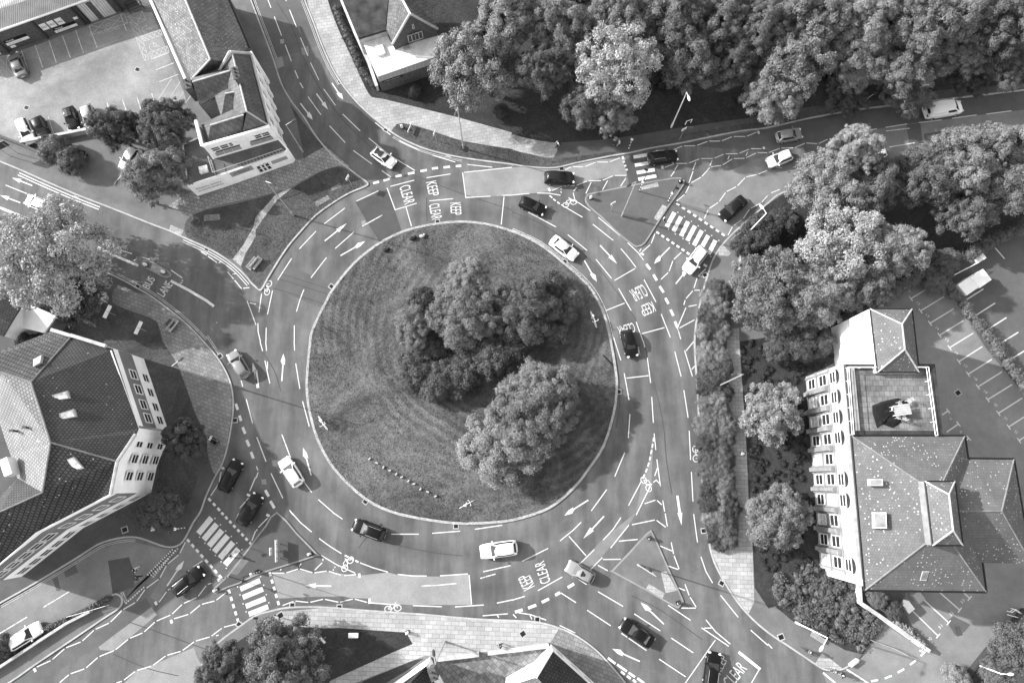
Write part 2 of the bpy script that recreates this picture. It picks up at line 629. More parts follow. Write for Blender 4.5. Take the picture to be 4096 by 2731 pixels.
# north-west block with the pub and the car park
block('pavement',
      "10 -90,-120 0,110 165,545 235,760 330,930 450,1082 560,1256 720,1440 880,1565 11 950,50 1030,112 1010,150 860,212 700,308 550,420 420,558 300,700 200,850 110,1000 62,1085 30,1100 01 2300,1030 2270,990 2180,900 2050,800 1900,715 1700,625 1560,560 1400,500 1250,440 1100,380 920,310 700,225 400,95 190,0 00 0,1490 -300,1360",
      "00 -300,-250 1800,-250", M['footway'])
# north block with the church hall and the wood
block('pavement',
      "30 2700,790 2351,835 1700,912 1300,958 850,1012 400,1090 0,1180 20 2100,1212 1800,1270 1550,1322 1260,1372 1080,1412 900,1442 600,1502 400,1548 200,1545 0,1518 10 1900,1458 1600,1390 1400,1312 1270,1240 1150,1150 1020,1040 900,920 780,770 690,620 600,420 530,230 440,0 390,-180",
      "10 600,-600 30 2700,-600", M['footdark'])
# east block with the hedges and the office building
block('pavement',
      "30 2700,1330 2351,1395 1700,1500 1100,1620 31 600,80 150,190 0,290 21 2200,420 2100,505 2000,595 1900,710 1830,835 1790,960 1750,1100 1715,1250 1685,1400 22 1670,0 1680,200 1700,500 1715,800 1735,1100 1750,1400 23 1765,0 1785,170 1830,400 1920,600 2060,820 2200,980 2351,1110 33 150,1210 330,1330 500,1440 600,1452 680,1445 740,1412 825,1352",
      "33 870,1290 1060,1030 820,800 800,590 1300,560 1300,-900 32 1500,260 31 640,1560 900,1340 1500,960 2351,560 2700,400", M['footway'])
# south block
block('pavement',
      "03 1790,1700 1800,1568 1850,1400 1920,1270 2050,1150 2200,1040 13 0,938 150,895 300,866 600,862 1000,892 1500,926 2000,970 23 0,985 230,1000 430,1052 600,1130 780,1262 930,1420 1050,1568 1130,1700",
      "23 1130,2000 03 1700,2000", M['footway'])
# west block with the tiled building
block('pavement',
      "01 -300,390 0,520 500,722 1050,958 1280,1082 1400,1152 1600,1302 1750,1432 1880,1568 02 2000,140 2080,270 2130,400 2150,550 2140,720 2100,950 2050,1120 1980,1250 1900,1420 1850,1560 03 1780,100 1720,220 1660,298 1580,325 1480,310 1300,245 1180,232 1050,252 900,302 700,430 300,670 0,840 -300,1010",
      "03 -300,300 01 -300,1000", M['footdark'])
# strip between the side street and the south-west road
block('verge',
      "03 -300,1790 100,1560 330,1400 700,1152 950,982 1090,890 1130,830 1120,770 1075,742 1030,752",
      "03 860,850 620,970 400,1120 200,1235 0,1350 -300,1530", M['footway'])
# traffic islands
block('traffic_island', "21 668,262 690,222 720,210 1060,140 1490,66 1560,82 1580,130 1440,330 1310,530 1222,668 1160,700 1110,690 950,560 820,432 700,330", '', M['roadmid'], 2, 0.12, True)
block('traffic_island', "23 1250,180 1300,205 1440,520 1570,800 1560,830 1530,875 1480,860 1200,700 920,548 922,528 1080,360", '', M['footway'], 2, 0.12, True)
block('traffic_island', "13 195,-5 380,190 565,380 555,402 280,490 0,580 03 2200,655 2090,692 1985,742 1965,720 1970,690 2080,590 2200,440 2351,236 13 90,120", '', M['roaddark'], 2, 0.12, True)
block('traffic_island', "01 1297,850 1335,825 1400,836 1480,880 1560,930 1576,965 1540,985 1480,970 1400,928 1330,892", '', M['footway'], 2, 0.12, True)

Z1, Z2, Z3 = KT + 0.004, KT + 0.008, KT + 0.012
# NW surfaces
sheet('car_park', G("00 -300,600 -300,1120 0,1262 225,1338 560,1300 840,1225 1500,990 1720,950 1690,850 1400,120 1130,125 820,240 450,380 90,510"), Z1, M['concrete'])
sheet('paving', G("01 1540,335 1745,412 1790,400 1900,355 2030,315 2351,250 11 0,240 100,222 300,165 580,10 10 760,1525 870,1540 735,1430 640,1345 440,1460 330,1480 01 2351,45 2080,120 1800,195 1700,220"), Z1, M['flag_c'])
sheet('grass', crom(G("01 1750,425 1900,362 2100,322 2351,262 11 90,232 180,228 90,330 0,430 01 2330,520 2240,680 2140,815 2050,780 1900,692 1720,612 1700,500"), 2, True), Z2, M['grass'])
sheet('grass', crom(G("11 330,168 580,22 10 700,1545 770,1535 840,1560 11 930,60 1005,125 860,198 700,294 540,408 405,550 285,690 185,838 95,990 35,1085 10,1070 01 2275,970 2215,880 2260,760 2351,610 11 0,545 100,400 200,270"), 2, True), Z2, M['grass'])
sheet('trodden_path', G("11 300,165 180,228 90,330 0,430 01 2330,520 2240,680 2140,815 2215,880 2260,760 2351,610 11 0,545 100,400 200,270 330,168"), Z3, M['dirt'])
sheet('paving', G("10 310,950 400,1080 550,1270 640,1345 440,1460 420,1320 370,1100"), Z1, M['setts'])
sheet('paving', G("01 1570,500 1690,550 1665,600 1555,560"), Z1, M['flag_b'])
sheet('service_cover', G("01 1880,410 2020,400 2025,455 1875,468"), Z3, M['flag_d'])
sheet('service_cover', G("11 690,160 770,120 785,150 700,190"), Z3, M['flag_d'])
sheet('service_cover', G("11 540,290 660,228 685,260 560,335"), Z3, M['flag_d'])
# N surfaces
sheet('paving', crom(G("10 452,-60 620,-100 690,100 760,280 850,470 920,620 1000,800 1060,895 1160,912 1400,970 1850,1082 2351,1222 20 0,1238 200,1290 405,1318 380,1452 200,1428 0,1380 10 2351,1372 1900,1300 1600,1200 1350,1135 1260,1180 1240,1212 1170,1155 1040,1040 920,920 800,770 710,620 620,420 550,230"), 2, True), Z1, M['flag_a'])
sheet('grass', crom(G("10 1275,1180 1350,1135 1600,1200 1900,1300 2351,1376 20 0,1382 200,1432 420,1462 900,1400 945,1415 700,1470 460,1515 200,1528 0,1500 10 2300,1492 1900,1440 1600,1372 1420,1300"), 2, True), Z2, M['grass'])
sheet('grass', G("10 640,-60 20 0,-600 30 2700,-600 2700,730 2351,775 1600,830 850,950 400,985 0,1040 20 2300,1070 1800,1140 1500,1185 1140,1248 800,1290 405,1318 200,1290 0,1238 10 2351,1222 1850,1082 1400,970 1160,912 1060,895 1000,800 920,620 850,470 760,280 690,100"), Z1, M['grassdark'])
sheet('grass', G("20 1255,1345 1400,1300 1570,1240 2000,1165 2351,1112 30 400,1015 850,955 840,1000 400,1075 0,1165 20 2100,1198 1800,1255 1550,1308 1260,1358"), Z2, M['grass'])
# E surfaces
sheet('paving', G("22 1972,-120 1970,600 2000,1200 2030,1568 23 2008,150 2005,292 1830,312 1845,400 1935,595 2075,812 2170,930 2222,820 2205,300 2195,120 22 2178,1568 2170,1450 2145,900 2112,400 2085,0 2082,-120"), Z1, M['flag_b'])
sheet('bed', G("21 1780,1020 1860,1040 1935,1100 1960,1500 22 1970,600 2000,1200 2030,1568 23 2005,300 1830,310 1800,170 1780,0 22 1765,1400 1750,1100 1730,800 1715,500 1695,200 1685,0 21 1700,1400 1730,1250 1765,1100"), Z1, M['soil'])
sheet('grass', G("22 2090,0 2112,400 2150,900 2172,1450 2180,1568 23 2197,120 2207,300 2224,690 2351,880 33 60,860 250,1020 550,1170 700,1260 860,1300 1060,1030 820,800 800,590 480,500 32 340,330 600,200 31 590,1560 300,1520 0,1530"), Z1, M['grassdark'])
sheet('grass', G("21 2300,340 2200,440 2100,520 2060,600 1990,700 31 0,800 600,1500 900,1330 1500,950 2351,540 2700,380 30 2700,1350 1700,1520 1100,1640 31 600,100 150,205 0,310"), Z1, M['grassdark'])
sheet('paving', G("21 1890,740 1940,690 2010,760 1980,790 1900,780"), Z2, M['flag_b'])
sheet('paving', G("33 425,1390 490,1290 570,1345 680,1430 600,1440 480,1420"), Z2, M['flag_b'])
sheet('paving', G("23 1870,440 1960,432 1998,615 1940,628 1915,560"), Z2, M['flag_b'])
sheet('car_park', G("33 500,1470 640,1460 740,1420 840,1355 900,1290 1070,1035 1440,1260 1240,880 1300,560 32 1500,260 31 940,1560 940,1330 1500,945 2700,430 33 2700,1900 900,2100 600,1700"), 0.004, M['carpark'])
sheet('car_park', G("31 1560,800 2351,520 2900,300 32 2900,1300 2351,480 2000,60 31 1700,1150"), 0.01, M['roadmid'])
# S surfaces
sheet('paving', G("13 260,905 600,878 1000,908 1500,942 2000,985 23 0,1000 230,1015 430,1068 350,1200 0,1245 13 2130,1275 1640,1330 1560,1310 900,1568 600,1700 560,1700 690,1540 1240,1290 1440,1205 1380,1100 680,1058 420,1080 200,1150 60,1080 150,960"), Z1, M['flag_b'])
sheet('paving', G("23 440,1072 590,1145 765,1275 915,1430 1035,1580 1100,1700 840,1700 700,1568 345,1205"), Z1, M['flag_d'])
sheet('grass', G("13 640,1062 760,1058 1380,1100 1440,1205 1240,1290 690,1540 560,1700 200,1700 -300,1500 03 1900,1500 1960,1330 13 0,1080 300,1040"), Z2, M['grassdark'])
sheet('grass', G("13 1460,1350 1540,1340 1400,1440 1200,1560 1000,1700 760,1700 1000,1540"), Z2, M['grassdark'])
sheet('courtyard', G("13 1650,1345 2050,1300 2120,1285 2351,1255 23 345,1212 60,1530 -100,1700 13 1700,1700"), Z2, M['court'])
# W surfaces
sheet('paving', crom(G("01 1080,1062 1260,1120 1400,1165 1590,1312 1740,1445 1870,1580 02 1985,150 2065,280 2115,405 2132,550 2122,715 2085,945 2035,1110 1985,1230 1940,1130 1905,1000 1900,880 1790,640 1640,220 1500,0 01 1450,1390 1300,1320 1040,1215"), 2, True), Z1, M['flag_d'])
sheet('grass', G("01 1040,1225 1300,1325 1445,1395 1495,1568 02 1640,220 1790,640 1900,880 1905,1000 1500,1400 1300,200 850,0 01 500,1400 620,1200"), Z1, M['grass'])
sheet('grass', G("02 1905,1010 1920,1110 1830,1170 1800,1320 1700,1568 03 1640,60 1480,190 1250,130 1200,60 900,40 02 1400,1390 1480,1180"), Z1 + 0.002, M['grass'])
sheet('grass', G("01 -300,700 0,960 600,1150 500,1330 200,1190 -300,1050"), Z1, M['grass'])
sheet('verge_planting', G("03 -300,1420 0,1290 400,1080 620,960 870,840 1030,765 1045,790 900,880 640,1010 430,1140 0,1400 -300,1560"), Z2, M['grass'])
# surfaces on islands
sheet('paving', G("21 1185,152 1335,108 1348,148 1190,180"), Z1, M['flag_b'])
sheet('paving', G("21 1300,440 1380,315 1422,335 1340,462"), Z1, M['flag_b'])
sheet('paving', G("23 1365,545 1415,540 1515,715 1410,738"), Z1, M['flag_b'])
sheet('paving', G("23 1255,655 1400,740 1380,788 1228,700"), Z1, M['flag_b'])
sheet('paving', G("01 1405,855 1500,900 1470,955 1380,918"), Z1, M['flag_b'])
sheet('paving', G("03 2090,550 2215,420 2290,440 2180,575"), Z1, M['footway'])
# carriageway surfacing
RZ = 0.004
sheet('road_surface', G("11 1900,20 2351,-28 21 300,-60 1040,-120 1058,40 935,48 700,98 470,146 350,190 160,212 0,228 11 2155,238 1930,248"), RZ, M['roadlight'])
sheet('road_surface', G("13 150,562 270,560 395,528 527,560 660,545 930,582 1210,550 1302,574 1568,588 1690,588 1950,568 1975,848 1442,850 1050,828 1030,822 800,770 500,775 210,795"), RZ, M['roadlight'])
sheet('road_surface', G("30 920,1200 1080,1175 1385,1130 1690,1090 2005,1052 2351,1010 2700,960 2700,1320 2351,1390 1700,1495 1100,1615 31 600,70 150,185 0,285 21 2300,330 2351,240 30 0,1545 300,1480 700,1320"), RZ, M['roadpale'])
sheet('road_surface', G("21 1510,290 1600,215 1640,120 1800,0 20 2000,1568 2351,1420 30 0,1545 21 2351,240 2290,300 2180,355 2110,450 2020,510 1975,605"), RZ, M['roadpale'])
sheet('road_surface', G("21 1500,295 1970,610 1905,690 1790,960 1620,790 1310,570 1350,510"), 0.006, M['roadmid'])
sheet('road_surface', G("20 1020,1480 1100,1440 1310,1390 1330,1568 21 1350,70 1075,130 1058,40"), 0.006, M['roaddark'])
sheet('road_surface', G("30 0,1190 400,1100 850,1022 1300,970 1700,922 2351,845 2700,800 2700,960 2351,1008 2005,1048 1690,1086 1385,1126 1080,1170 640,1275 0,1395 20 1500,1330 1800,1280"), 0.003, M['roadmid'])
sheet('road_surface', G("10 -150,-200 0,100 170,545 480,460 610,400 530,225 420,-120 380,-250"), RZ, M['roadmid'])
sheet('road_patch', G("11 912,290 1205,170 1340,556 1135,656"), RZ, M['roaddark'])
sheet('road_patch', G("11 305,858 690,1060 640,1180 590,1250 165,1085"), RZ, M['roadmid'])
sheet('road_patch', G("03 992,445 1185,410 1240,580 1228,685 1035,748"), RZ, M['roaddark'])
sheet('road_patch', G("03 580,525 690,470 720,550 605,600"), RZ, M['roadmid'])
sheet('road_surface', G("03 1720,240 1580,325 1120,830 1240,690 1370,600 1650,320"), 0.006, M['roaddark'])
sheet('road_surface', G("03 1720,250 2040,600 2000,610 1870,440 1530,690 1450,830 1380,780 1530,490 1640,390"), 0.003, M['roadpale'])
sheet('road_surface', G("03 905,1235 1390,868 1440,940 1180,1160 1050,1270 920,1262"), RZ, M['roadlight'])
sheet('road_surface', G("03 330,1568 900,1235 1390,868 1340,780 1240,850 700,1230 100,1568"), 0.007, M['roadmid'])
sheet('road_surface', G("03 1260,1450 1400,1400 1780,1240 1810,1330 1850,1400 1800,1568 1790,1700 1000,1700"), RZ, M['roadlight'])
sheet('road_surface', G("03 1725,240 1830,110 1870,10 02 1930,1430 1985,1490 03 2308,290 2040,600"), 0.0055, M['roadmid'])
sheet('road_surface', G("13 -140,705 125,560 215,855 0,925 03 2190,1010 2100,715"), 0.0065, M['roadmid'])
sheet('road_surface', G("03 0,880 500,600 900,340 1180,260 1480,330 1600,345 1370,590 1030,750 620,950 0,1330 -300,1500 -300,1050"), 0.0028, M['roadpale'])
sheet('road_surface', G("22 1300,860 1255,1100 1195,1260 23 1140,0 830,250 610,480 720,525 1075,120 22 1280,1310"), 0.0052, M['roadpale'])

for q, mt in (("02 2210,1150 2260,1190 2110,1340 2060,1330", 'roadmid'), ("10 170,540 240,520 260,610 200,630", 'roadlight'), ("10 410,445 480,425 490,500 425,510", 'roadpale'), ("10 220,365 255,360 260,400 225,405", 'roadlight'),
              ("22 975,480 1000,480 985,620 965,790 945,790 960,640", 'roadmid'), ("23 400,110 520,80 540,150 440,200", 'roadmid'), ("12 50,1265 90,1260 100,1310 55,1310", 'roadlight'), ("11 965,465 1000,455 1015,490 975,505", 'roadlight'),
              ("03 480,610 530,590 560,720 520,720", 'roadmid'), ("03 430,410 465,400 470,440 405,460", 'roadlight'), ("01 780,400 1100,520 1060,560 820,470", 'roadmid'), ("01 1150,690 1290,760 1240,830 1100,760", 'roadmid'),
              ("33 1640,1000 1700,950 1860,1030 1800,1100 1720,1130", 'roadmid'), ("33 1710,1050 1760,1040 1790,1125 1735,1140", 'roaddark'), ("13 210,790 500,775 1035,790 1040,860 600,845 240,860", 'roadmid'),
              ("30 1270,1150 1400,1130 1420,1330 1300,1350", 'roadmid'), ("30 1430,1230 1880,1170 1890,1230 1440,1290", 'roadmid')):
    sheet('road_patch', G(q), 0.0092 + (0.0018 if '1710' in q else 0), M[mt])

def bar(mb, a, c, w, z):
    strip(mb, [a, c], w, z)

# tar seams along the circulating lanes, and a painted shadow line
b = MB()
for k, s in enumerate(["21 0,378 250,480 500,640 770,870 1000,1165 1130,1360 1200,1540 22 1250,170 1380,700 1420,1100 1470,1400",
          "10 190,20 330,250 440,540 640,900 900,1210 1190,1470", "11 1400,20 1700,140 1900,215 2351,360", "13 1190,262 1300,300 1620,368 1900,400",
          "23 1100,765 1370,900 1750,1170", "03 1040,1300 1350,1430 1640,1500", "03 1180,1005 1400,1080 1900,1260", "11 240,950 700,1095", "11 200,990 650,1130", "11 160,1080 400,1150 620,1222",
          "21 1500,300 1960,435", "22 990,490 985,600 960,790", "11 1565,250 1570,460", "12 60,90 170,270 230,460", "13 940,330 1000,250 1100,140"]):  # first run here is a cast shadow painted as a dark strip
    strip(b, crom(G(s), 3), 0.09, 0.0082 + 0.0002 * k)
struct(b.build('seam_and_shadow', M['seam']))

# ------------------------------------------------------------------ painted markings
_zc = [0]
def mz():
    _zc[0] += 1
    return 0.0125 + 0.00022 * (_zc[0] % 40)

def lines(name, data, w=0.15, m='white', zadd=0.0, gap=0.0):
    mb = MB()
    for part in data.split(';'):
        part = part.strip()
        if not part:
            continue
        pts = G(part)
        if gap:
            for a, c in zip(pts, pts[1:]):
                e = (c - a).normalized() * gap
                strip(mb, [a + e, c - e], w, mz() + zadd)
        elif len(pts) > 1:
            strip(mb, pts, w, mz() + zadd)
    return struct(mb.build(name, M[m]))

def L(tile, s):
    return ';'.join(tile + ' ' + x.strip() for x in s.split('|'))

lines('lane_marking', ';'.join([
 L('10', "85,-60 138,75|168,155 235,330|268,415 325,565|357,650 388,722|403,760 433,812|478,890 597,1057|675,1157 820,1312|893,1383 1065,1508|255,-60 278,14|308,93 372,252|408,348 478,517|500,577 578,738|622,820 730,970|797,1050 957,1205|1035,1270 1195,1400|1275,1455 1460,1568|1095,1128 1235,1240|1318,1295 1498,1382|1620,1427 1830,1490|1940,1512 2170,1537"),
 L('11', "922,280 1125,185|628,487 818,343|398,718 552,555|200,1002 328,804|152,1100 106,1318|94,1440 92,1568|52,1130 27,1300|18,1400 20,1480 42,1568|727,715 898,565|505,983 648,797|402,1190 372,1293|352,1420 352,1568|1235,145 1453,88|1565,66 1786,31|1203,157 1278,360 1476,300|1378,335 1428,510|1592,278 1810,258|1897,18 1927,248 2155,235|2262,228 2351,226|2278,240 2252,495|1155,0 1240,60|1910,16 2351,-30"),
 L('21', "0,225 160,210|450,312 648,428|230,206 340,208 445,226|518,250 620,300 718,368|792,428 990,595|742,492 930,640|512,588 690,733|1000,715 1080,810 1140,890|770,813 915,990|1062,662 1160,755 1208,820|940,1008 1130,898|978,1080 1095,1285|858,1285 1034,1215|1212,1000 1322,1205|1370,1315 1455,1530|1140,1387 1205,1568|1188,1497 1400,1440|935,1530 945,1568|0,-48 300,-62"),
 L('30', "920,1195 1000,1186|1080,1172 1278,1140|1385,1128 1595,1103|1690,1088 1915,1058|2005,1050 2235,1020|1113,1352 1348,1313|1435,1303 1648,1275|1765,1257 1950,1238|2070,1218 2250,1195|0,1540 130,1540"),
 L('01', "52,133 248,212|1040,710 1212,762|1310,795 1375,815|1570,912 1675,985|2270,1195 2300,1275 2351,1415|2292,1213 2351,1225"),
 L('12', "38,0 62,88|90,0 97,85|350,0 355,82|82,175 127,383|105,183 106,250|365,200 403,432|428,547 490,780|238,852 325,1085|8,877 92,1100|138,1208 247,1437|440,1285 512,1382|572,1448 710,1568|308,1545 340,1590"),
 L('02', "2210,340 2230,413|2262,527 2320,752"),
 L('13', "325,0 410,95 512,180|580,240 680,312 785,378|955,462 1075,508 1210,547|1302,568 1430,582 1568,584|1690,582 1945,564|600,395 750,485 912,557|1957,575 1980,845|705,0 795,62|1243,200 1495,200|1618,192 1875,172|2010,155 2260,118|2085,545 2340,487|1050,830 1318,850|1442,855 1705,865|1828,867 2092,849|2212,832 2351,803|2082,948 2312,930|2215,942 2230,965"),
 L('22', "945,0 1000,172|1207,0 1220,52|1243,150 1273,380|1030,290 1075,535|1052,335 1255,312|1283,508 1298,745|1083,665 1068,885|1305,843 1320,993|1035,1018 943,1238|870,1357 728,1552|1190,1277 1070,1503|1278,1312 1140,1590|1330,1080 1340,1155 1363,1325|1337,1155 1310,1232|1297,1290 1325,1270 1353,1300|1495,92 1553,320|1585,82 1657,320|1598,85 1668,0|1650,255 1678,225|1578,445 1617,697|1627,817 1640,1085|1647,1195 1662,1465"),
 L('23', "635,90 560,165 440,262|522,218 680,398|332,330 95,448|1000,48 925,160 838,252|1073,117 905,327|755,342 615,480|830,413 720,525|462,592 238,718|447,737 588,828|0,805 117,770|60,920 170,938 313,987|10,935 40,968|165,945 182,980|610,612 685,662|790,727 1020,862|690,897 907,1040|1122,930 1362,1087|1432,850 1640,990|1003,1108 1235,1267|1462,1152 1665,1288|1350,1345 1595,1508|438,1037 580,1105|1868,1168 1590,1568 1500,1700|1780,985 1870,1095 2005,1208|1740,1058 1990,1228|1762,1062 1832,1060|1668,15 1703,275|1735,408 1780,540 1842,648|1915,760 2077,962|2192,1080 2351,1220|2265,1450 2190,1580"),
 L('33', "0,1205 38,1248"),
]), 0.12)
lines('lane_marking', ';'.join([
 L('11', "977,510 1160,408|440,1090 402,1188"), L('21', "150,382 405,517|1518,1440 1550,1545"), L('03', "400,870 640,725|0,1110 250,960|-200,1230 -60,1150"),
 L('13', "1520,675 1680,668 1840,652|2060,605 2200,565"), L('30', "1080,1205 1300,1180")]), 0.13, 'worn')
# give-way and crossing dashes, drawn thicker
def dashes(name, s, w, n=None, duty=0.55, m='white'):
    mb = MB()
    for part in s.split(';'):
        pts = G(part)
        if n:
            seg = [(pts[i + 1] - pts[i]).length for i in range(len(pts) - 1)]
            tot = sum(seg)
            def on(d):
                for i, q in enumerate(seg):
                    if d <= q or i == len(seg) - 1:
                        return pts[i].lerp(pts[i + 1], d / q)
                    d -= q
            for k in range(n):
                a = tot * (k + 0.5 - duty / 2) / n
                strip(mb, [on(a), on(a + tot * duty / n)], w, mz())
        else:
            strip(mb, pts, w, mz())
    return struct(mb.build(name, M[m]))
dashes('give_way_line', L('11', "1075,117 1130,102|1170,92 1228,75|1282,55 1337,43|1395,30 1455,18|1510,5 1570,-5") + ';' + L('10', "1615,1550 1672,1543|1722,1540 1782,1532|1835,1528 1885,1524") + ';' +
       L('21', "1232,857 1270,907|1298,953 1330,1008|1355,1060 1392,1118|1408,1168 1437,1222|1455,1275 1482,1332|1495,1383 1520,1440") + ';' +
       L('12', "85,1362 117,1420|132,1462 170,1527") + ';' + L('02', "2165,570 2185,625|2198,678 2215,727|2228,785 2253,845|2265,903 2290,960|2305,1012 2328,1073") + ';' +
       L('23', "512,690 570,655|397,760 441,735|273,825 340,793|148,878 222,850|28,915 97,893") + ';' + L('12', "0,260 18,425"), 0.34)
dashes('cycle_lane_dash', L('22', "1302,880 1297,915|1292,938 1288,972|1283,995 1275,1030|1272,1055 1263,1088|1258,1110 1248,1145|1240,1165 1228,1198|1218,1218 1200,1255") + ';' +
       L('21', "345,228 370,250|378,260 402,278|415,288 438,305") + ';' + L('13', "815,395 850,410|862,420 900,437|912,442 942,457"), 0.2)
dashes('stop_dash', "21 1497,292 1965,605", 0.3, 9)
dashes('stop_dash', "21 1315,555 1640,775", 0.3, 7)
dashes('stop_dash', "20 1020,1470 1055,1568 21 1058,10", 0.3, 3, 0.4)
dashes('stop_dash', "03 2025,-8 2320,305", 0.3, 8)
dashes('stop_dash', "03 1708,236 2045,614", 0.3, 8)
dashes('stop_dash', "03 2095,695 2195,1025", 0.3, 5)
dashes('stop_dash', "13 120,535 215,865", 0.3, 5)
dashes('stop_dash', "02 1905,1428 2030,1560", 0.3, 3)
dashes('edge_dash', L('23', "880,1335 950,1388|965,1395 1055,1458|1070,1470 1130,1510|1150,1520 1215,1568|1000,1460 1035,1488|1055,1500 1090,1525|1110,1535 1140,1560"), 0.28)
dashes('edge_dash', L('33', "1303,1398 1357,1357|1190,1470 1250,1435|1072,1523 1135,1498|945,1550 1010,1537|720,1440 920,1568|505,1470 620,1568|1390,1265 1435,1285 1400,1318"), 0.22)
dashes('sett_row', "03 1640,325 1380,585;03 1615,345 1400,600;03 1590,335 1350,580", 0.22, 14, 0.5, 'worn')
dashes('sett_row', "03 1330,680 1150,840;03 1110,735 1150,830;03 1128,730 1165,815", 0.16, 9, 0.6, 'worn')
# bus-lane line, thick
dashes('bus_lane_line', "01 1568,1010 1730,1095 1900,1195 1965,1245;01 900,705 1100,800 1270,872;01 0,340 180,412;23 2080,1280 2280,1440", 0.34)
# zig-zags
lines('zigzag_line', ';'.join([
 L('21', "360,187 465,143 585,138 695,95 825,92 935,45 1058,45|440,180 465,155|445,182 457,213|600,147 560,195 578,270|675,217 730,100|828,183 882,85|993,150 1050,63|1505,285 1590,215 1640,115 1740,58 1800,-8|1622,120 1665,0|1453,60 1497,0|1762,447 1805,352 1900,288 1965,195 2065,145 2145,60 2255,35 2351,-5|1980,600 2028,508 2118,448 2185,350 2290,295 2351,225|1190,750 1275,675 1315,572|1362,1003 1440,930 1480,820 1560,745|1668,1085 1702,978 1785,895|1710,972 1760,970|1575,1240 1592,1180 1665,1097 1735,1097|1612,1248 1705,1230|1520,1440 1600,1250|1530,1447 1683,1365|1165,750 1190,710"),
 L('20', "1475,1380 1570,1342 1692,1340 1802,1298 1920,1298 2027,1255 2150,1256 2252,1213|1348,1384 1412,1388|470,1568 550,1532 662,1534 775,1490 890,1490 1000,1448|1395,1542 1497,1503 1617,1502 1728,1458 1852,1457 1953,1415 2080,1413 2185,1368 2300,1368|1490,1568 1528,1508|1657,1568 1692,1483|1815,1530 1840,1468|1978,1475 1998,1425|2145,1440 2168,1390|1790,1568 1820,1535 1928,1520 2028,1458 2143,1455 2248,1404 2351,1405"),
 L('30', "0,1405 115,1362 240,1360 345,1315 460,1322 555,1278 640,1280|1060,1500 1220,1493"),
 L('31', "20,208 115,170|0,225 15,213"),
 L('01', "1840,738 1905,780 2000,850 2040,832|2085,922 2150,1000 2225,1090|2125,955 2175,942|2225,1080 2300,1072|1890,765 1920,752|1255,785 1262,806 1220,830|1645,1038 1682,1022 1670,995"),
 L('12', "0,1135 22,1190 0,1260"),
 L('02', "2032,1185 2012,1300 1930,1422|2351,1235 2290,1380|2195,1535 2290,1425"),
 L('03', "1708,262 1648,383 1533,480 1465,608 1338,700 1250,822 1125,895 1010,1012 870,1075 750,1185 600,1245 475,1355 330,1422|1870,440 1765,505|1740,520 1725,550|1565,695 1535,720 1455,832|1990,625 1900,665 1815,778 1680,838 1575,938 1430,1000 1318,1102 1185,1158 1055,1265 905,1325 785,1432 640,1483 540,1568|2083,730 1980,810 1845,845 1740,933 1590,978|2175,1022 2048,1055 1935,1140 1790,1182 1670,1272 1528,1312 1398,1408 1250,1452 1130,1545 1060,1568|1975,1135 2018,1122|2160,90 2195,0|2310,270 2351,160"),
 L('13', "138,557 270,557 395,517 527,555 660,537 787,578|800,580 930,570|533,537 615,455 615,412|695,535 725,520 725,487|217,542 238,510|393,505 420,460|235,858 353,812 490,826 625,795 765,825 898,792 1030,828|115,45 15,145 0,180"),
 L('22', "1208,1490 1325,1450 1383,1503|1383,1447 1403,1568"),
 L('23', "1092,115 1320,68 1420,142|1405,0 1428,138|972,265 1163,247|825,432 1008,430|780,480 888,540|1350,303 1478,358|1460,265 1485,390 1538,528 1415,485|1515,687 1600,720|1585,650 1630,770 1697,878 1545,878"),
]), 0.12, gap=0.13)
dashes('zigzag_end', "21 335,160 350,190;21 1760,860 1790,880;21 1180,755 1210,773;20 2260,1205 2268,1232;20 1332,1380 1332,1396;20 1015,1437 1022,1465;20 2308,1350 2315,1372;20 1380,1525 1382,1553;30 1228,1468 1228,1493;03 312,1430 328,1462;03 1425,818 1440,848;03 1570,985 1580,1018;13 948,560 950,600;13 1043,790 1043,838;13 95,20 125,35;02 2268,1400 2298,1415;02 2035,1155 2062,1165", 0.3)
# waiting-restriction lines beside kerbs
def pair(s, d0=0.25, d1=0.45, w=0.07, side=1, m='yellow'):
    k = crom(G(s), 3)
    mb = MB()
    for d in (d0, d1):
        strip(mb, offs(k, side * d), w, mz())
    struct(mb.build('waiting_line', M[m]))
pair("10 -60,-60 0,110 165,545", side=1)
pair("10 440,0 530,230 600,420 690,620 780,770", side=-1)
pair("10 1270,1240 1400,1312 1600,1390 1900,1458", side=-1)
pair("01 190,0 400,95 700,225 930,315", 0.35, 0.7, 0.14, side=-1, m='white')
pair("01 1690,620 1900,715 2050,800 2180,900 2300,1030", 0.25, 0.55, 0.1, side=-1, m='white')
pair("01 1060,965 1280,1082 1400,1152 1600,1302 1750,1432 1880,1568", side=1)
pair("03 1250,235 1180,232 1050,252 900,302 700,430 300,670 0,840", side=1)
pair("03 2200,1040 2050,1150 1920,1270 1850,1400", side=1)
pair("02 1880,-40 2000,140", side=1)
pair("21 0,548 250,665 470,835 700,1040 840,1280 915,1560", 0.12, 0.3, 0.06, side=1, m='worn')

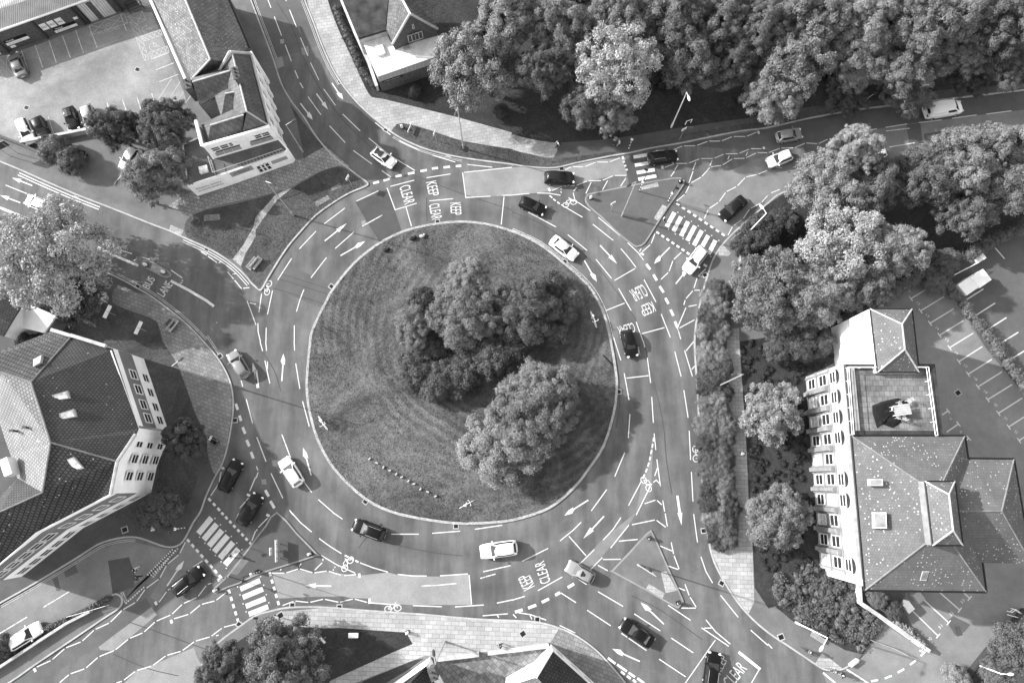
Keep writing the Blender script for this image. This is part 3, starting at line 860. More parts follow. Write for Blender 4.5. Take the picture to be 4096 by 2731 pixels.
# zebra stripes
def zebra(s, w, m='white'):
    mb = MB()
    for part in s.split(';'):
        strip(mb, G(part), w, mz())
    struct(mb.build('zebra_crossing', M[m]))
zebra("21 1492,383 1420,515;21 1552,423 1482,557;21 1617,467 1552,600;21 1680,507 1610,642;21 1743,550 1670,685;21 1803,595 1735,715;21 1868,640 1805,765", 0.58, 'scuffed')
zebra("20 1115,1445 1265,1420;20 1128,1518 1310,1490;20 1145,1588 1310,1560;21 1160,80 1325,48", 0.5, 'scuffed')
zebra("03 1942,50 1822,195;03 1992,108 1872,250;03 2040,165 1920,308;03 2092,215 1968,362;03 2142,275 2020,420;03 2190,335 2068,480", 0.72)
zebra("03 2208,705 2389,625;03 2230,780 2416,703;03 2258,862 2439,790;03 2285,935 2463,865", 0.6)
b = MB()
for part in "21 1492,383 1420,515;21 1552,423 1482,557;21 1617,467 1552,600;21 1680,507 1610,642;21 1743,550 1670,685;21 1803,595 1735,715;21 1868,640 1805,765;03 1942,50 1822,195;03 1992,108 1872,250;03 2040,165 1920,308;03 2092,215 1968,362;03 2142,275 2020,420;03 2190,335 2068,480;03 2208,705 2389,625;03 2230,780 2416,703;03 2258,862 2439,790;03 2285,935 2463,865".split(';'):
    a, c = G(part)
    d = (c - a).normalized()
    s_ = Vector((-d.y, d.x, 0)) * 0.4
    for e in (a - d * 0.22, c + d * 0.22):
        b.box(e + s_ + Vector((0, 0, 0.02)), (0.14, 0.14, 0.02), 0.3)
struct(b.build('crossing_stud', M['white']))

# arrows
def arrow(mb, s, bend=0, sw=0.17, hw=0.62):
    a, c = G(s)
    d = c - a
    ln = d.length
    d.normalize()
    r = Vector((d.y, -d.x, 0))
    z = mz()
    if bend == 0:
        hb = a + d * ln * 0.58
        mb.face([(p.x, p.y, z) for p in (a - r * sw / 2, a + r * sw / 2, hb + r * sw / 2, hb - r * sw / 2)])
        mb.face([(p.x, p.y, z) for p in (hb - r * hw / 2, hb + r * hw / 2, c)])
    else:
        q = r * bend
        k = a + d * ln * 0.58 - q * 0.12
        a = a - q * 0.35
        k2 = a + (k - a) * 1.0
        m1 = a + d * ln * 0.72 + q * 0.05
        h = m1 + q * 0.05
        pts = [a - q * sw / 2, k2 - q * sw / 2, m1 - q * 0.05, m1 + q * 0.2 - d * 0.15, k2 + q * sw / 2, a + q * sw / 2]
        mb.face([(p.x, p.y, z) for p in pts])
        e = [m1 - q * 0.12 - d * 0.0, c, m1 + q * 0.5 + d * 0.15, m1 + q * 0.42 - d * 0.55, m1 + q * 0.1 - d * 0.1]
        mb.face([(p.x, p.y, z + 0.002) for p in e])
b = MB()
for s in ("10 555,862 662,1010", "11 632,645 835,483", "21 808,685 965,855", "23 845,35 655,240", "01 298,138 110,65", "01 188,295 0,225", "13 692,677 445,670", "02 2362,390 2320,190"):
    arrow(b, s)
arrow(b, "22 1518,1412 1557,1684", 0, 0.3)
for s, k in (("10 680,778 800,915", 1), ("10 428,940 520,1103", -1), ("11 790,798 1003,647", 1), ("21 645,838 780,1020", 1), ("21 1430,690 1305,855", 1), ("21 1525,1050 1610,900", 1),
             ("12 262,360 252,110", 1), ("12 530,1215 432,972", 1), ("22 685,1432 480,1596", 1), ("23 1410,1003 1180,825", 1), ("23 1162,1392 920,1250", -1), ("03 1515,658 1692,442", -1), ("03 1640,775 1790,660", 1)):
    arrow(b, s, k)
struct(b.build('lane_arrow', M['white']))

# lettering
def glyphs(txt):
    cu = bpy.data.curves.new('t', 'FONT')
    cu.body = txt
    cu.align_x, cu.align_y = 'CENTER', 'CENTER'
    ob = bpy.data.objects.new('t', cu)
    COL.objects.link(ob)
    dg = bpy.context.evaluated_depsgraph_get()
    me = bpy.data.meshes.new_from_object(ob.evaluated_get(dg))
    v = [x.co.copy() for x in me.vertices]
    f = [list(p.vertices) for p in me.polygons]
    bpy.data.objects.remove(ob)
    bpy.data.curves.remove(cu)
    bpy.data.meshes.remove(me)
    x0, x1 = min(p.x for p in v), max(p.x for p in v)
    y0, y1 = min(p.y for p in v), max(p.y for p in v)
    return [((p.x - (x0 + x1) / 2) / (x1 - x0), (p.y - (y0 + y1) / 2) / (y1 - y0)) for p in v], f
_g = {}
def text_on(mb, txt, c, ux, uy, mi=0):
    """txt centred at c, ux along the reading direction (its length), uy up"""
    if txt not in _g:
        _g[txt] = glyphs(txt)
    v, f = _g[txt]
    mb.add([c + ux * p[0] + uy * p[1] for p in v], f, mi)
def road_text(mb, txt, s, rd, h):
    """s: tile and centre, rd: reading vector in tile pixels, h: letter height in tile pixels"""
    t, c = s.split()
    x, y = (float(q) for q in c.split(','))
    a, e = G('%s %f,%f %f,%f' % (t, x - rd[0] / 2, y - rd[1] / 2, x + rd[0] / 2, y + rd[1] / 2))
    ux = e - a
    k = ux.length / math.hypot(*rd)
    uy = Vector((-ux.y, ux.x, 0)).normalized() * h * k
    c = (a + e) / 2
    c.z = mz()
    text_on(mb, txt, c, ux, uy)
b = MB()
for a in (("CLEAR", "11 1388,220", (50, 165), 95), ("KEEP", "11 1622,165", (28, 130), 88), ("CLEAR", "11 1648,375", (28, 140), 92), ("KEEP", "11 1835,350", (8, 112), 92),
          ("CLEAR", "21 1165,1122", (-125, 62), 120), ("KEEP", "21 1245,1268", (-115, 50), 100), ("CLEAR", "21 1050,1455", (-150, 40), 90), ("KEEP", "22 1115,95", (-110, 20), 80),
          ("KEEP", "23 132,640", (-55, -120), 118), ("CLEAR", "23 280,552", (-62, -195), 100), ("CLEAR", "23 2045,1490", (150, -185), 110), ("KEEP", "23 1915,1395", (70, -150), 80),
          ("BUS", "01 1367,1027", (60, -95), 75), ("LANE", "01 1515,1085", (85, -115), 80)):
    road_text(b, *a)
struct(b.build('road_lettering', M['white']))
b = MB()
for a in (("NO", "00 985,240", (60, -22), 40), ("PARKING", "00 1005,287", (188, -62), 42), ("PARKING", "00 -45,665", (180, -60), 42)):
    road_text(b, *a)
for v in b.v:
    pass
b.v = [(x, y, z + Z1) for x, y, z in b.v]
struct(b.build('bay_lettering', M['faint']))
b = MB()
for k, s in (("11", "31 1290,1100"), ("12", "31 1380,1218"), ("13", "31 1465,1330"), ("14", "31 1555,1447"), ("15", "31 1645,1555"), ("16", "32 1733,105"), ("17", "32 1815,225"), ("18", "32 1907,343"),
             ("19", "32 1998,463"), ("20", "32 2090,580"), ("21", "32 2182,703"), ("22", "32 2278,828"), ("23", "32 2374,950")):
    road_text(b, k, s, (26, 20), 24)
for k, s in (("3", "32 1680,710"), ("2", "32 1770,830")):
    road_text(b, k, s, (-12, -10), 24)
for k, s in (("30", "33 1485,1163"), ("31", "33 1582,1050"), ("32", "33 1683,930"), ("33", "33 1785,815")):
    road_text(b, k, s, (27, -28), 26)
struct(b.build('bay_number', M['white']))

# bicycle symbols
b = MB()
for s, ang, sz in (("22 1685,1030", -90, 30), ("22 1232,1308", -60, 30), ("21 530,302", 20, 30), ("13 842,475", 55, 30), ("13 1258,882", 5, 30), ("11 112,1075", 80, 30)):
    c = G(s)[0]
    c.z = mz()
    r = 0.42
    A = Matrix.Rotation(math.radians(ang), 3, 'Z')
    for sx in (-1, 1):
        ring = [c + A @ Vector((sx * 0.58 + r * math.cos(t), r * 0.8 * math.sin(t), 0)) for t in [2 * math.pi * k / 14 for k in range(14)]]
        strip(b, ring, 0.1, c.z, closed=True)
    for k, (p, q) in enumerate((((-0.58, 0), (-0.2, 0.55)), ((-0.2, 0.5), (0.35, 0.5)), ((0.58, 0), (0.3, 0.7)), ((-0.58, 0.0), (0.0, -0.02)), ((0.0, 0), (0.33, 0.5)))):
        strip(b, [c + A @ Vector((*p, 0)), c + A @ Vector((*q, 0))], 0.09, c.z + 0.0012 * (k + 1))
struct(b.build('cycle_symbol', M['white']))

# car park bays
lines('bay_line', L('00', "202,467 268,665|328,422 398,628|455,380 523,583|577,330 652,538|700,285 772,493|820,240 897,445|1110,135 1165,290|70,520 145,712|448,1075 512,1275|585,1045 648,1245|722,1015 787,1213|990,955 1045,1130|1130,922 1190,1100|1262,895 1325,1090|1397,862 1440,990|1435,650 1600,585|1470,757 1640,690|1395,550 1560,490|330,1150 375,1305|180,1200 232,1335"), 0.11, 'worn', Z1)
lines('bay_line', L('00', "1580,880 1660,755|1640,930 1690,845|1720,935 1765,870|1450,930 1580,730"), 0.11, 'faint', Z1)
def hatch(mb, q, n, w=0.09):
    a, b_, c, d = q
    pts = []
    strip(mb, [a, b_, c, d], w, mz() + Z1, closed=True)
    for k in range(n):
        p0, p1 = a.lerp(b_, k / n), a.lerp(b_, (k + 1) / n)
        q0, q1 = d.lerp(c, k / n), d.lerp(c, (k + 1) / n)
        strip(mb, [p0, q1], w, mz() + Z1)
        strip(mb, [q0, p1], w, mz() + Z1)
b = MB()
for s, n in (("00 1175,160 1310,110 1345,190 1265,232", 1), ("00 1195,205 1335,565 1372,548 1270,235", 5), ("00 1310,340 1475,280 1495,330 1335,385", 4), ("00 1370,490 1540,432 1556,482 1395,542", 4), ("00 840,330 1180,220 1140,130 830,240", 2), ("00 -80,545 70,515 140,710 -20,765", 2)):
    hatch(b, G(s), n)
for c in G("00 1345,275 1410,435"):
    z = mz() + Z1
    strip(b, [c + Vector((0.55 * math.cos(t), 0.55 * math.sin(t), 0)) for t in [2 * math.pi * k / 12 for k in range(10)]], 0.1, z)
    strip(b, [c + Vector((0.0, 0.75, 0)), c + Vector((0.1, 0, 0)), c + Vector((0.9, 0.1, 0))], 0.1, z + 0.002)
struct(b.build('hatched_marking', M['faint']))
b = MB()
def bay(s, tick=0.75):
    a, c = G(s)
    strip(b, [a, c], 0.15, mz())
    d = (c - a).normalized()
    n_ = Vector((-d.y, d.x, 0))
    if tick:
        e = c + d * 0.06
        strip(b, [e - n_ * tick / 2, e + n_ * tick / 2], 0.14, mz())
for s in L('31', "1528,1045 1315,1172|1617,1155 1403,1285|1705,1267 1490,1398|1795,1375 1578,1508|1885,1490 1670,1622").split(';') + L('32', "1968,45 1755,182|2055,163 1840,297|2148,277 1930,413|2242,393 2020,530|2335,517 2118,655|2430,640 2213,780|2525,765 2308,905|1598,672 1650,637|1640,830 1745,757|1800,925 1840,888").split(';') + L('33', "1303,880 1558,1130|1395,770 1655,1008|1575,733 1757,893|1790,730 1848,785").split(';'):
    bay(s)
for s in L('31', "2078,700 2172,808|1978,1085 1768,1218|2085,1215 1885,1342|2190,1347 1990,1475|2298,1482 2085,1615").split(';') + L('32', "2420,45 2192,185|2530,170 2310,318").split(';'):
    bay(s, 0)
struct(b.build('bay_line', M['white']))
# ------------------------------------------------------------------ foliage
def leaf_mesh(name, lobes, leaf, per_area, seed, core=0.72, jitter=0.55, lean=0.35):
    """lobes: list of (centre, radii); each becomes a clump of many leaf-sized faces on a dark inner core"""
    rng = np.random.default_rng(seed)
    VS, FS, o = [], [], 0
    for c, r in lobes:
        c, r = np.array(c), np.array(r) * np.ones(3)
        n = max(10, int(per_area * float(np.mean(r)) ** 2))
        d = rng.normal(size=(n, 3))
        d /= np.linalg.norm(d, axis=1)[:, None]
        d[:, 2] = np.where(d[:, 2] < -0.45, -d[:, 2], d[:, 2])
        kk = rng.normal(size=(3, 3)) * 4.2
        lump = sum(np.sin(d @ kk[i] + rng.uniform(0, 6.28)) for i in range(3))[:, None]
        rad = 0.96 + 0.085 * lump + rng.normal(0, 0.06, size=(n, 1)) - rng.random((n, 1)) * 0.1
        rad = np.where(rng.random((n, 1)) < 0.07, rad * rng.uniform(1.05, 1.4, (n, 1)), rad)      # stray twigs
        p = c + d * r * rad
        nn = d + rng.normal(0, jitter, size=(n, 3)) + np.array([0, 0, lean])
        nn /= np.linalg.norm(nn, axis=1)[:, None]
        u = np.cross(nn, rng.normal(size=(n, 3)))
        u /= np.linalg.norm(u, axis=1)[:, None] + 1e-9
        w = np.cross(nn, u)
        s = leaf * (0.6 + 0.8 * rng.random((n, 1)))
        # each leaf: two faces folded along the midrib
        A, B = p - u * s * 0.95, p + u * s * 0.95
        Cc, D = p + w * s * 0.6 + nn * s * 0.22, p - w * s * 0.6 + nn * s * 0.22
        V = np.stack([A, Cc, B, D], 1).reshape(-1, 3)
        VS.append(V)
        k = np.arange(n)[:, None] * 4 + o
        FS.append(np.concatenate([k + np.array([0, 1, 2]), k + np.array([0, 2, 3])], 0))
        o += n * 4
    V, F = np.concatenate(VS), np.concatenate(FS)
    # inner cores so the crown is not transparent
    t = (1 + 5 ** 0.5) / 2
    iv = np.array([(-1, t, 0), (1, t, 0), (-1, -t, 0), (1, -t, 0), (0, -1, t), (0, 1, t), (0, -1, -t), (0, 1, -t), (t, 0, -1), (t, 0, 1), (-t, 0, -1), (-t, 0, 1)]) / math.sqrt(1 + t * t)
    ifc = np.array([(0, 11, 5), (0, 5, 1), (0, 1, 7), (0, 7, 10), (0, 10, 11), (1, 5, 9), (5, 11, 4), (11, 10, 2), (10, 7, 6), (7, 1, 8), (3, 9, 4), (3, 4, 2), (3, 2, 6), (3, 6, 8), (3, 8, 9), (4, 9, 5), (2, 4, 11), (6, 2, 10), (8, 6, 7), (9, 8, 1)])
    cv, cf, o = [], [], len(V)
    for c, r in lobes:
        cv.append(np.array(c) + iv * (np.array(r) * np.ones(3)) * core)
        cf.append(ifc + o)
        o += 12
    V = np.concatenate([V] + cv)
    F = np.concatenate([F] + cf)
    me = bpy.data.meshes.new(name)
    me.vertices.add(len(V))
    me.vertices.foreach_set("co", V.astype(np.float32).ravel())
    me.loops.add(len(F) * 3)
    me.polygons.add(len(F))
    me.loops.foreach_set("vertex_index", F.ravel().astype(np.int32))
    me.polygons.foreach_set("loop_start", np.arange(0, len(F) * 3, 3, dtype=np.int32))
    me.polygons.foreach_set("loop_total", np.full(len(F), 3, dtype=np.int32))
    me.materials.append(M['leaf'])
    me.update(calc_edges=True)
    return me

def crown_lobes(seed, n, rmin, rmax, zsq=0.95, low=-0.35, lump=0.2):
    rng = random.Random(seed)
    ph = [rng.uniform(0, 6.28) for _ in range(6)]
    L_ = []
    for k in range(n):
        z = 1 - (1 - low) * (k + 0.5) / n
        a = k * 2.39996 + rng.uniform(-0.35, 0.35)
        q = math.sqrt(max(0, 1 - z * z))
        env = 1 - lump * (0.5 + 0.5 * math.sin(2 * a + ph[0])) * (0.5 + 0.5 * math.sin(3 * z + ph[1])) - lump * 0.8 * max(0, math.sin(5 * a + ph[2] + 2 * z)) + rng.uniform(-0.13, 0.1)
        r = rmin + (rmax - rmin) * rng.random() ** 1.3
        d = env - r * 0.75
        L_.append(((q * math.cos(a) * d, q * math.sin(a) * d, z * d * zsq), (r, r, r * 0.85)))
    L_.append(((0, 0, -0.1), (0.5, 0.5, 0.4)))
    return L_

CROWN = {
    'oak': [leaf_mesh('crown', crown_lobes(s, 210, 0.07, 0.2, 0.95, -0.35, 0.3 + 0.05 * (s % 3)), 0.0195, 14000, s, 0.62, 0.55, 0.2) for s in (1, 2, 3, 4, 5)],
    'maple': [leaf_mesh('crown', crown_lobes(s, 230, 0.07, 0.15, 0.95, -0.4, 0.36), 0.021, 12000, s, 0.28, 0.8, 0.2) for s in (11, 12, 13)],
    'shrub': [leaf_mesh('foliage', crown_lobes(s, 60, 0.2, 0.34, 0.85, -0.3, 0.2), 0.034, 4500, s, 0.75, 0.65, 0.2) for s in (21, 22, 23)],
    'ball': [leaf_mesh('foliage', [((0, 0, 0), (0.94, 0.94, 0.94))], 0.035, 6500, 31, 0.93, 0.5)],
}
def trunk_mesh():
    mb = MB()
    rng = random.Random(5)
    mb.tube((0, 0, -0.05), (0, 0, 0.55), 0.05, 0.035, 8)
    for k in range(6):
        a = k * 1.05 + rng.uniform(-0.3, 0.3)
        r = rng.uniform(0.2, 0.32)
        b0 = Vector((0, 0, rng.uniform(0.38, 0.56)))
        b1 = b0 + Vector((math.cos(a) * r * 0.5, math.sin(a) * r * 0.5, 0.14))
        mb.tube(b0, b1, 0.022, 0.014, 6)
        mb.tube(b1, b1 + Vector((math.cos(a) * r * 0.5, math.sin(a) * r * 0.5, 0.12)), 0.014, 0.006, 5)
    o = mb.build('trunk', M['bark'])
    me = o.data
    bpy.data.objects.remove(o)
    return me
TRUNK = trunk_mesh()
_tr = random.Random(77)

def plant(name, cat, label, o2352, r, H, kind, col, group=None, zsc=1.0, base=KT):
    p = (o2352[0] * 4096 / 2352, o2352[1] * 4096 / 2352)
    rr = r * 4096 / 2352
    zc = H * 0.5
    for _ in range(4):
        R = (at((p[0] + rr, p[1]), zc) - at(p, zc)).length
        zc = max(R * 0.75 * zsc, H - R * 0.95 * zsc) if kind in ('oak', 'maple') else base + R * 0.72 * zsc
    c = at(p, zc)
    t = thing(name, label, cat, (c.x, c.y, base), 0, group)
    me = CROWN[kind][_tr.randrange(len(CROWN[kind]))]
    k = bpy.data.objects.new('crown' if kind in ('oak', 'maple') else 'foliage', me)
    COL.objects.link(k)
    k.parent = t
    k.location = (0, 0, zc - base)
    k.scale = (R * _tr.uniform(0.95, 1.06), R * _tr.uniform(0.95, 1.06), R * zsc)
    k.rotation_euler = (0, 0, _tr.uniform(0, 6.28))
    k.color = g3(col * (2.3 if col < .11 else 1.4))
    b_ = bpy.data.objects.new('trunk' if kind in ('oak', 'maple') else 'stem', TRUNK)
    COL.objects.link(b_)
    b_.parent = t
    hh = zc - base
    b_.scale = (max(R * 1.4, 1), max(R * 1.4, 1), hh / 0.6)
    b_.rotation_euler = (0, 0, _tr.uniform(0, 6.28))
    return t

D, MID, LT, BR = 0.045, 0.075, 0.13, 0.22
WOOD = "trees of the wood north of the road"
T = [
 # x, y, r, height, kind, colour, label, group
 (132, 592, 138, 12, 'maple', 0.26, "big pale-leaved tree spreading over the bus lane beside the small white gable", None),
 (268, 296, 58, 7, 'oak', D, "dark round tree at the end of the row of parked cars", None),
 (385, 285, 66, 8, 'oak', D * 1.2, "dark tree against the pub's rear yard, close to its slate wings", None),
 (362, 402, 74, 8, 'oak', 0.085, "mid-grey tree half covering a white car beside the pub's flat roof", None),
 (422, 1010, 50, 6, 'oak', 0.04, "small dark round tree against the white gable of the tiled building", None),
 (655, 1518, 104, 9, 'oak', 0.07, "broad tree above the shady lawn beside the south paving", None),
 (512, 1535, 62, 8, 'oak', 0.05, "darker tree next to the kerb of the south-west road bend", None),
 # central island
 (1062, 722, 84, 6.8, 'oak', 0.075, "tallest tree of the island clump, clustered leaves", None),
 (1075, 640, 52, 6.5, 'oak', 0.15, "pale-topped tree at the upper edge of the island clump", None),
 (1205, 712, 80, 6, 'oak', 0.05, "dark smooth-crowned tree in the middle of the island bed", None),
 (948, 752, 50, 6, 'oak', 0.12, "pale small tree on the near edge of the island bed by the road patch", None),
 (1232, 902, 94, 6.6, 'oak', 0.13, "tall pale tree standing apart on the island lawn", None),
 (1152, 1022, 96, 6.2, 'oak', 0.17, "pale spreading tree lowest on the island lawn", None),
 (1268, 962, 70, 5.4, 'oak', 0.07, "darker tree behind the pale pair on the island lawn", None),
 (1205, 975, 84, 6.3, 'oak', 0.11, "tree between the two pale trees on the island lawn", None),
 # trees beside the hall and the wood
 (1092, 150, 104, 12, 'oak', 0.095, "great round tree touching the white flat roof of the hall", None),
 (1165, 45, 88, 13, 'oak', 0.1, "tree behind the great round tree at the hall, cut by the picture's top", None),
 (1415, 152, 100, 14, 'maple', 0.25, "brightest white-leaved tree of the wood edge", None),
 (1350, 235, 66, 9, 'oak', 0.055, "dark tree at the foot of the brightest white-leaved tree, on its west side", None),
 (1410, 262, 56, 8, 'oak', 0.1, "lower tree below the brightest white-leaved tree, nearest the footway", None),
 (1568, 130, 84, 12, 'oak', 0.06, "dark domed tree east of the brightest white-leaved tree", None),
 (1545, 40, 85, 13, 'oak', 0.065, "tree at the picture's top behind the dark domed tree", None),
 (1250, 165, 66, 11, 'oak', 0.05, "dark tree wedged between the great round tree and the white-leaved one", None),
 (1290, 60, 78, 13, 'oak', 0.075, "tree at the picture's top between the hall trees and the white-leaved one", None),
 (1420, 35, 70, 13, 'oak', 0.08, "tree directly behind the brightest white-leaved tree", None),
 (1690, 150, 66, 10, 'oak', 0.05, "dark low tree above the smallest clipped bush by the tall white lamp", None),
 (1665, 55, 78, 12, 'oak', 0.06, "tree at the picture's top above the dark low tree", None),
 (1740, 70, 66, 12, 'oak', 0.06, "tree in the wood between the dark low tree and the pale drooping one", None),
 (1822, 150, 84, 12, 'maple', 0.15, "pale drooping tree overhanging the north footway", None),
 (1770, 225, 66, 9, 'oak', 0.1, "skirt-shaped tree below the pale drooping tree, by the footway", None),
 (1865, 40, 84, 13, 'oak', 0.085, "tree at the picture's top behind the pale drooping tree", None),
 (1965, 135, 80, 9, 'oak', 0.075, "rounded tree just east of the pale drooping tree", None),
 (1995, 40, 82, 13, 'oak', 0.1, "tree at the picture's top behind the two rounded roadside trees", None),
 (1945, 225, 50, 4, 'oak', 0.05, "low dark tree behind the thin lamp on the north footway", None),
 (2068, 150, 78, 9, 'oak', 0.075, "rounded tree above the lowest overhanging branches of the north road", None),
 (2085, 215, 60, 5, 'maple', 0.085, "low tree whose branches droop onto the north road beside the white van", None),
 (2110, 55, 84, 14, 'oak', 0.11, "tree at the picture's top directly above the white van", None),
 (2190, 110, 80, 10, 'oak', 0.07, "broad tree standing above the white van, in the second row", None),
 (2220, 25, 80, 14, 'oak', 0.08, "tree at the picture's top just right of the one above the van", None),
 (2300, 55, 78, 14, 'oak', 0.055, "dark tree in the wood's upper right corner", None),
 (2315, 150, 70, 8, 'oak', 0.06, "dark tree nearest the north road at the picture's right edge", None),
 (2225, 180, 52, 5, 'oak', 0.04, "low dark tree between the van and the right edge of the wood", None),
 (2375, 110, 70, 9, 'oak', 0.06, "tree cut by the right edge at the top of the picture", None),
 # cluster between the north-east road and the car park
 (1965, 345, 60, 12, 'oak', 0.19, "tall pale cauliflower-crowned tree hiding a white car on the north-east road", None),
 (1905, 432, 92, 10, 'oak', 0.15, "pale tree overhanging the black car's lane at the north-east bend", None),
 (2000, 425, 74, 10, 'oak', 0.11, "tree between the tall pale crown and the shady trees over the car park path", None),
 (2120, 405, 78, 10, 'oak', 0.055, "dark tree below the road's bare striped surfacing", None),
 (2205, 375, 84, 12, 'oak', 0.09, "mid-grey tree in the middle of the row along the north-east road", None),
 (2290, 345, 76, 12, 'oak', 0.13, "pale tree near the right edge beside the north-east road", None),
 (2320, 430, 74, 11, 'oak', 0.075, "tree at the right edge over the upper car park hedge", None),
 (2215, 480, 74, 9, 'oak', 0.06, "shady tree closest to the upper car park's hedge corner", None),
 (1935, 570, 104, 11, 'maple', 0.24, "brightest feathery tree of the cluster above the office car park", None),
 (2055, 570, 72, 10, 'oak', 0.1, "tree beside the feathery bright one, above the clipped hedge", None),
 (1765, 668, 96, 9, 'maple', 0.12, "speckled round tree beside the footpath at the end of the kerbside hedge", None),
 (1870, 680, 84, 9, 'oak', 0.09, "tree between the speckled round one and the white end wall of the office", None),
 (1985, 665, 66, 8, 'oak', 0.075, "low tree over the clipped hedge at the car park's top corner", None),
 # office front garden
 (1772, 948, 76, 7, 'maple', 0.2, "small pale tree in the office front garden, nearer the crossing", None),
 (1782, 1188, 74, 7, 'oak', 0.13, "small round tree in the office front garden, nearer the rough planting", None),
]
for x, y, r, H, kind, col, lab, grp in T:
    flat = .62 if 'island' in lab else .72 if x > 1930 and 100 < y < 250 else 1.0
    plant('broadleaf_tree', 'tree', lab, (x, y), r, H, kind, col, grp, flat)
SH = [
 (952, 211, 17, 'ball', 0.024, "clipped ball bush beside the hall's stone wall", 'topiary_bush'),
 (1152, 257, 20, 'ball', 0.024, "clipped ball bush under the great round tree", 'topiary_bush'),
 (1678, 236, 18, 'ball', 0.024, "clipped ball bush at the right of the tall white lamp", 'topiary_bush'),
 (125, 345, 36, 'shrub', 0.08, "ragged shrub covering the front of a dark parked car by the wall", 'shrub'),
 (165, 372, 34, 'shrub', 0.06, "shrub at the rear of the dark car parked by the wall", 'shrub'),
 (108, 330, 20, 'shrub', 0.05, "small shrub in the corner of the car park walls", 'shrub'),
 (372, 1172, 48, 'shrub', 0.05, "dark shrub on the lawn near the tiled building's corner", 'shrub'),
 (340, 1190, 26, 'shrub', 0.05, "small dark shrub beside the white square sign", 'shrub'),
 (1265, 652, 32, 'shrub', 0.05, "round dark shrub topmost in the island bed", 'shrub'),
 (1312, 690, 26, 'shrub', 0.12, "pale shrub nearest the white bicycle sculpture on the island", 'shrub'),
 (1300, 725, 28, 'shrub', 0.06, "shrub under the pale one at the island bed's edge", 'shrub'),
 (1275, 770, 32, 'shrub', 0.055, "dark shrub below the smooth-crowned island tree", 'shrub'),
 (970, 690, 34, 'shrub', 0.04, "dark shrub behind the pale small island tree", 'shrub'),
 (955, 845, 44, 'shrub', 0.045, "dark bush at the corner of the island bed", 'shrub'),
 (1010, 860, 46, 'shrub', 0.05, "dark bush second along the lower edge of the island bed", 'shrub'),
 (1062, 850, 46, 'shrub', 0.05, "dark bush in the middle of the island bed", 'shrub'),
 (1130, 822, 50, 'shrub', 0.05, "wide low bush at the island bed's inner end", 'shrub'),
 (1180, 800, 38, 'shrub', 0.045, "dark bush between the island bed and the lone trees", 'shrub'),
 (985, 800, 46, 'shrub', 0.045, "dark bush under the island's tallest tree", 'shrub'),
 (1000, 895, 34, 'shrub', 0.055, "bush lowest in the island bed", 'shrub'),
 (945, 880, 26, 'shrub', 0.05, "small bush at the bed's rounded corner on the island lawn", 'shrub'),
 (1055, 893, 28, 'shrub', 0.05, "small bush at the bed's lower right rim on the island", 'shrub'),
 (1748, 535, 46, 'shrub', 0.03, "very dark ivy-like bush at the north-east bend", 'shrub'),
 (1798, 512, 40, 'shrub', 0.03, "dark bush under the pale overhanging tree", 'shrub'),
 (1705, 565, 26, 'shrub', 0.035, "low dark bush beside the pedestrian railing", 'shrub'),
 (1835, 790, 44, 'shrub', 0.04, "dark bush in the shade by the office's white end wall", 'shrub'),
 (1885, 790, 34, 'shrub', 0.045, "dark bush touching the office's white end wall", 'shrub'),
 (1790, 800, 36, 'shrub', 0.04, "dark bush at the top of the office front lawn", 'shrub'),
 (2145, 650, 30, 'shrub', 0.07, "bush by the two white containers in the upper car park", 'shrub'),
 (2170, 605, 34, 'shrub', 0.06, "bush round the metal posts in the upper car park's corner", 'shrub'),
 (2015, 1370, 24, 'shrub', 0.06, "bush under the office eaves beside the bin store", 'shrub'),
 (2050, 1400, 22, 'shrub', 0.04, "dark bush behind the office bin store", 'shrub'),
 (2195, 1552, 32, 'shrub', 0.1, "bush at the bottom edge beside the white lamp post", 'shrub'),
 (2330, 1490, 60, 'shrub', 0.05, "dark bush at the lower right corner", 'shrub'),
 (2290, 1545, 40, 'shrub', 0.055, "bush at the bottom right beside the pale ramp", 'shrub'),
 (5, 1480, 26, 'shrub', 0.05, "bush in front of a dark car at the left edge", 'shrub'),
 (70, 790, 30, 'shrub', 0.03, "dark bush between the small white building and the tiled one", 'shrub'),
 (180, 690, 60, 'shrub', 0.045, "dark bush under the big pale-leaved tree", 'shrub'),
]
for x, y, r, kind, col, lab, nm in SH:
    plant(nm, 'bush', lab, (x, y), r, 2, kind, col)
# kerbside hedge: separate shrubs planted in a strip
rng = random.Random(3)
hedge_pts = G("21 1840,1090 1810,1200 22 1780,-100 1840,60 1790,220 1880,330 1780,430 1860,530 1790,640 1850,740 1800,850 1870,960 1800,1060 1880,1160 1920,1330 1820,1250")
hedge_pts += G("21 1800,1320 1830,1480 1880,1130 22 1760,120 1900,250 1830,480 1890,620 1760,560 1930,780 1760,930 1860,1110 1780,1180 1940,1220 1970,1400 1840,1420 1790,1350 1900,1060 1760,780 1950,1330")
hedge_pts += G("23 1830,30 1910,40 1850,120 1930,130 1870,210 1950,220 1900,280 1970,100 22 1900,1500 1800,1500 1980,1520")
hedge_pts += G("21 1890,1290 1770,1330 1850,1400 1900,1500 1750,1490 22 1870,150 1750,330 1930,480 1920,680 1930,900 1960,1090 1800,400")
for i, p in enumerate(hedge_pts):
    t = thing('shrub', "leafy shrub in the strip between the east kerb and the slabbed footpath", 'bush', (p.x, p.y, KT), 0, "shrubs in the strip beside the east footpath")
    k = bpy.data.objects.new('foliage', CROWN['shrub'][i % 3])
    COL.objects.link(k)
    k.parent = t
    R = rng.uniform(1.15, 1.7)
    k.location = (0, 0, R * 0.5)
    k.scale = (R, R, R * 0.8)
    k.rotation_euler = (0, 0, rng.uniform(0, 6))
    k.color = g3(rng.choice((0.07, 0.1, 0.13, 0.17, 0.22)))

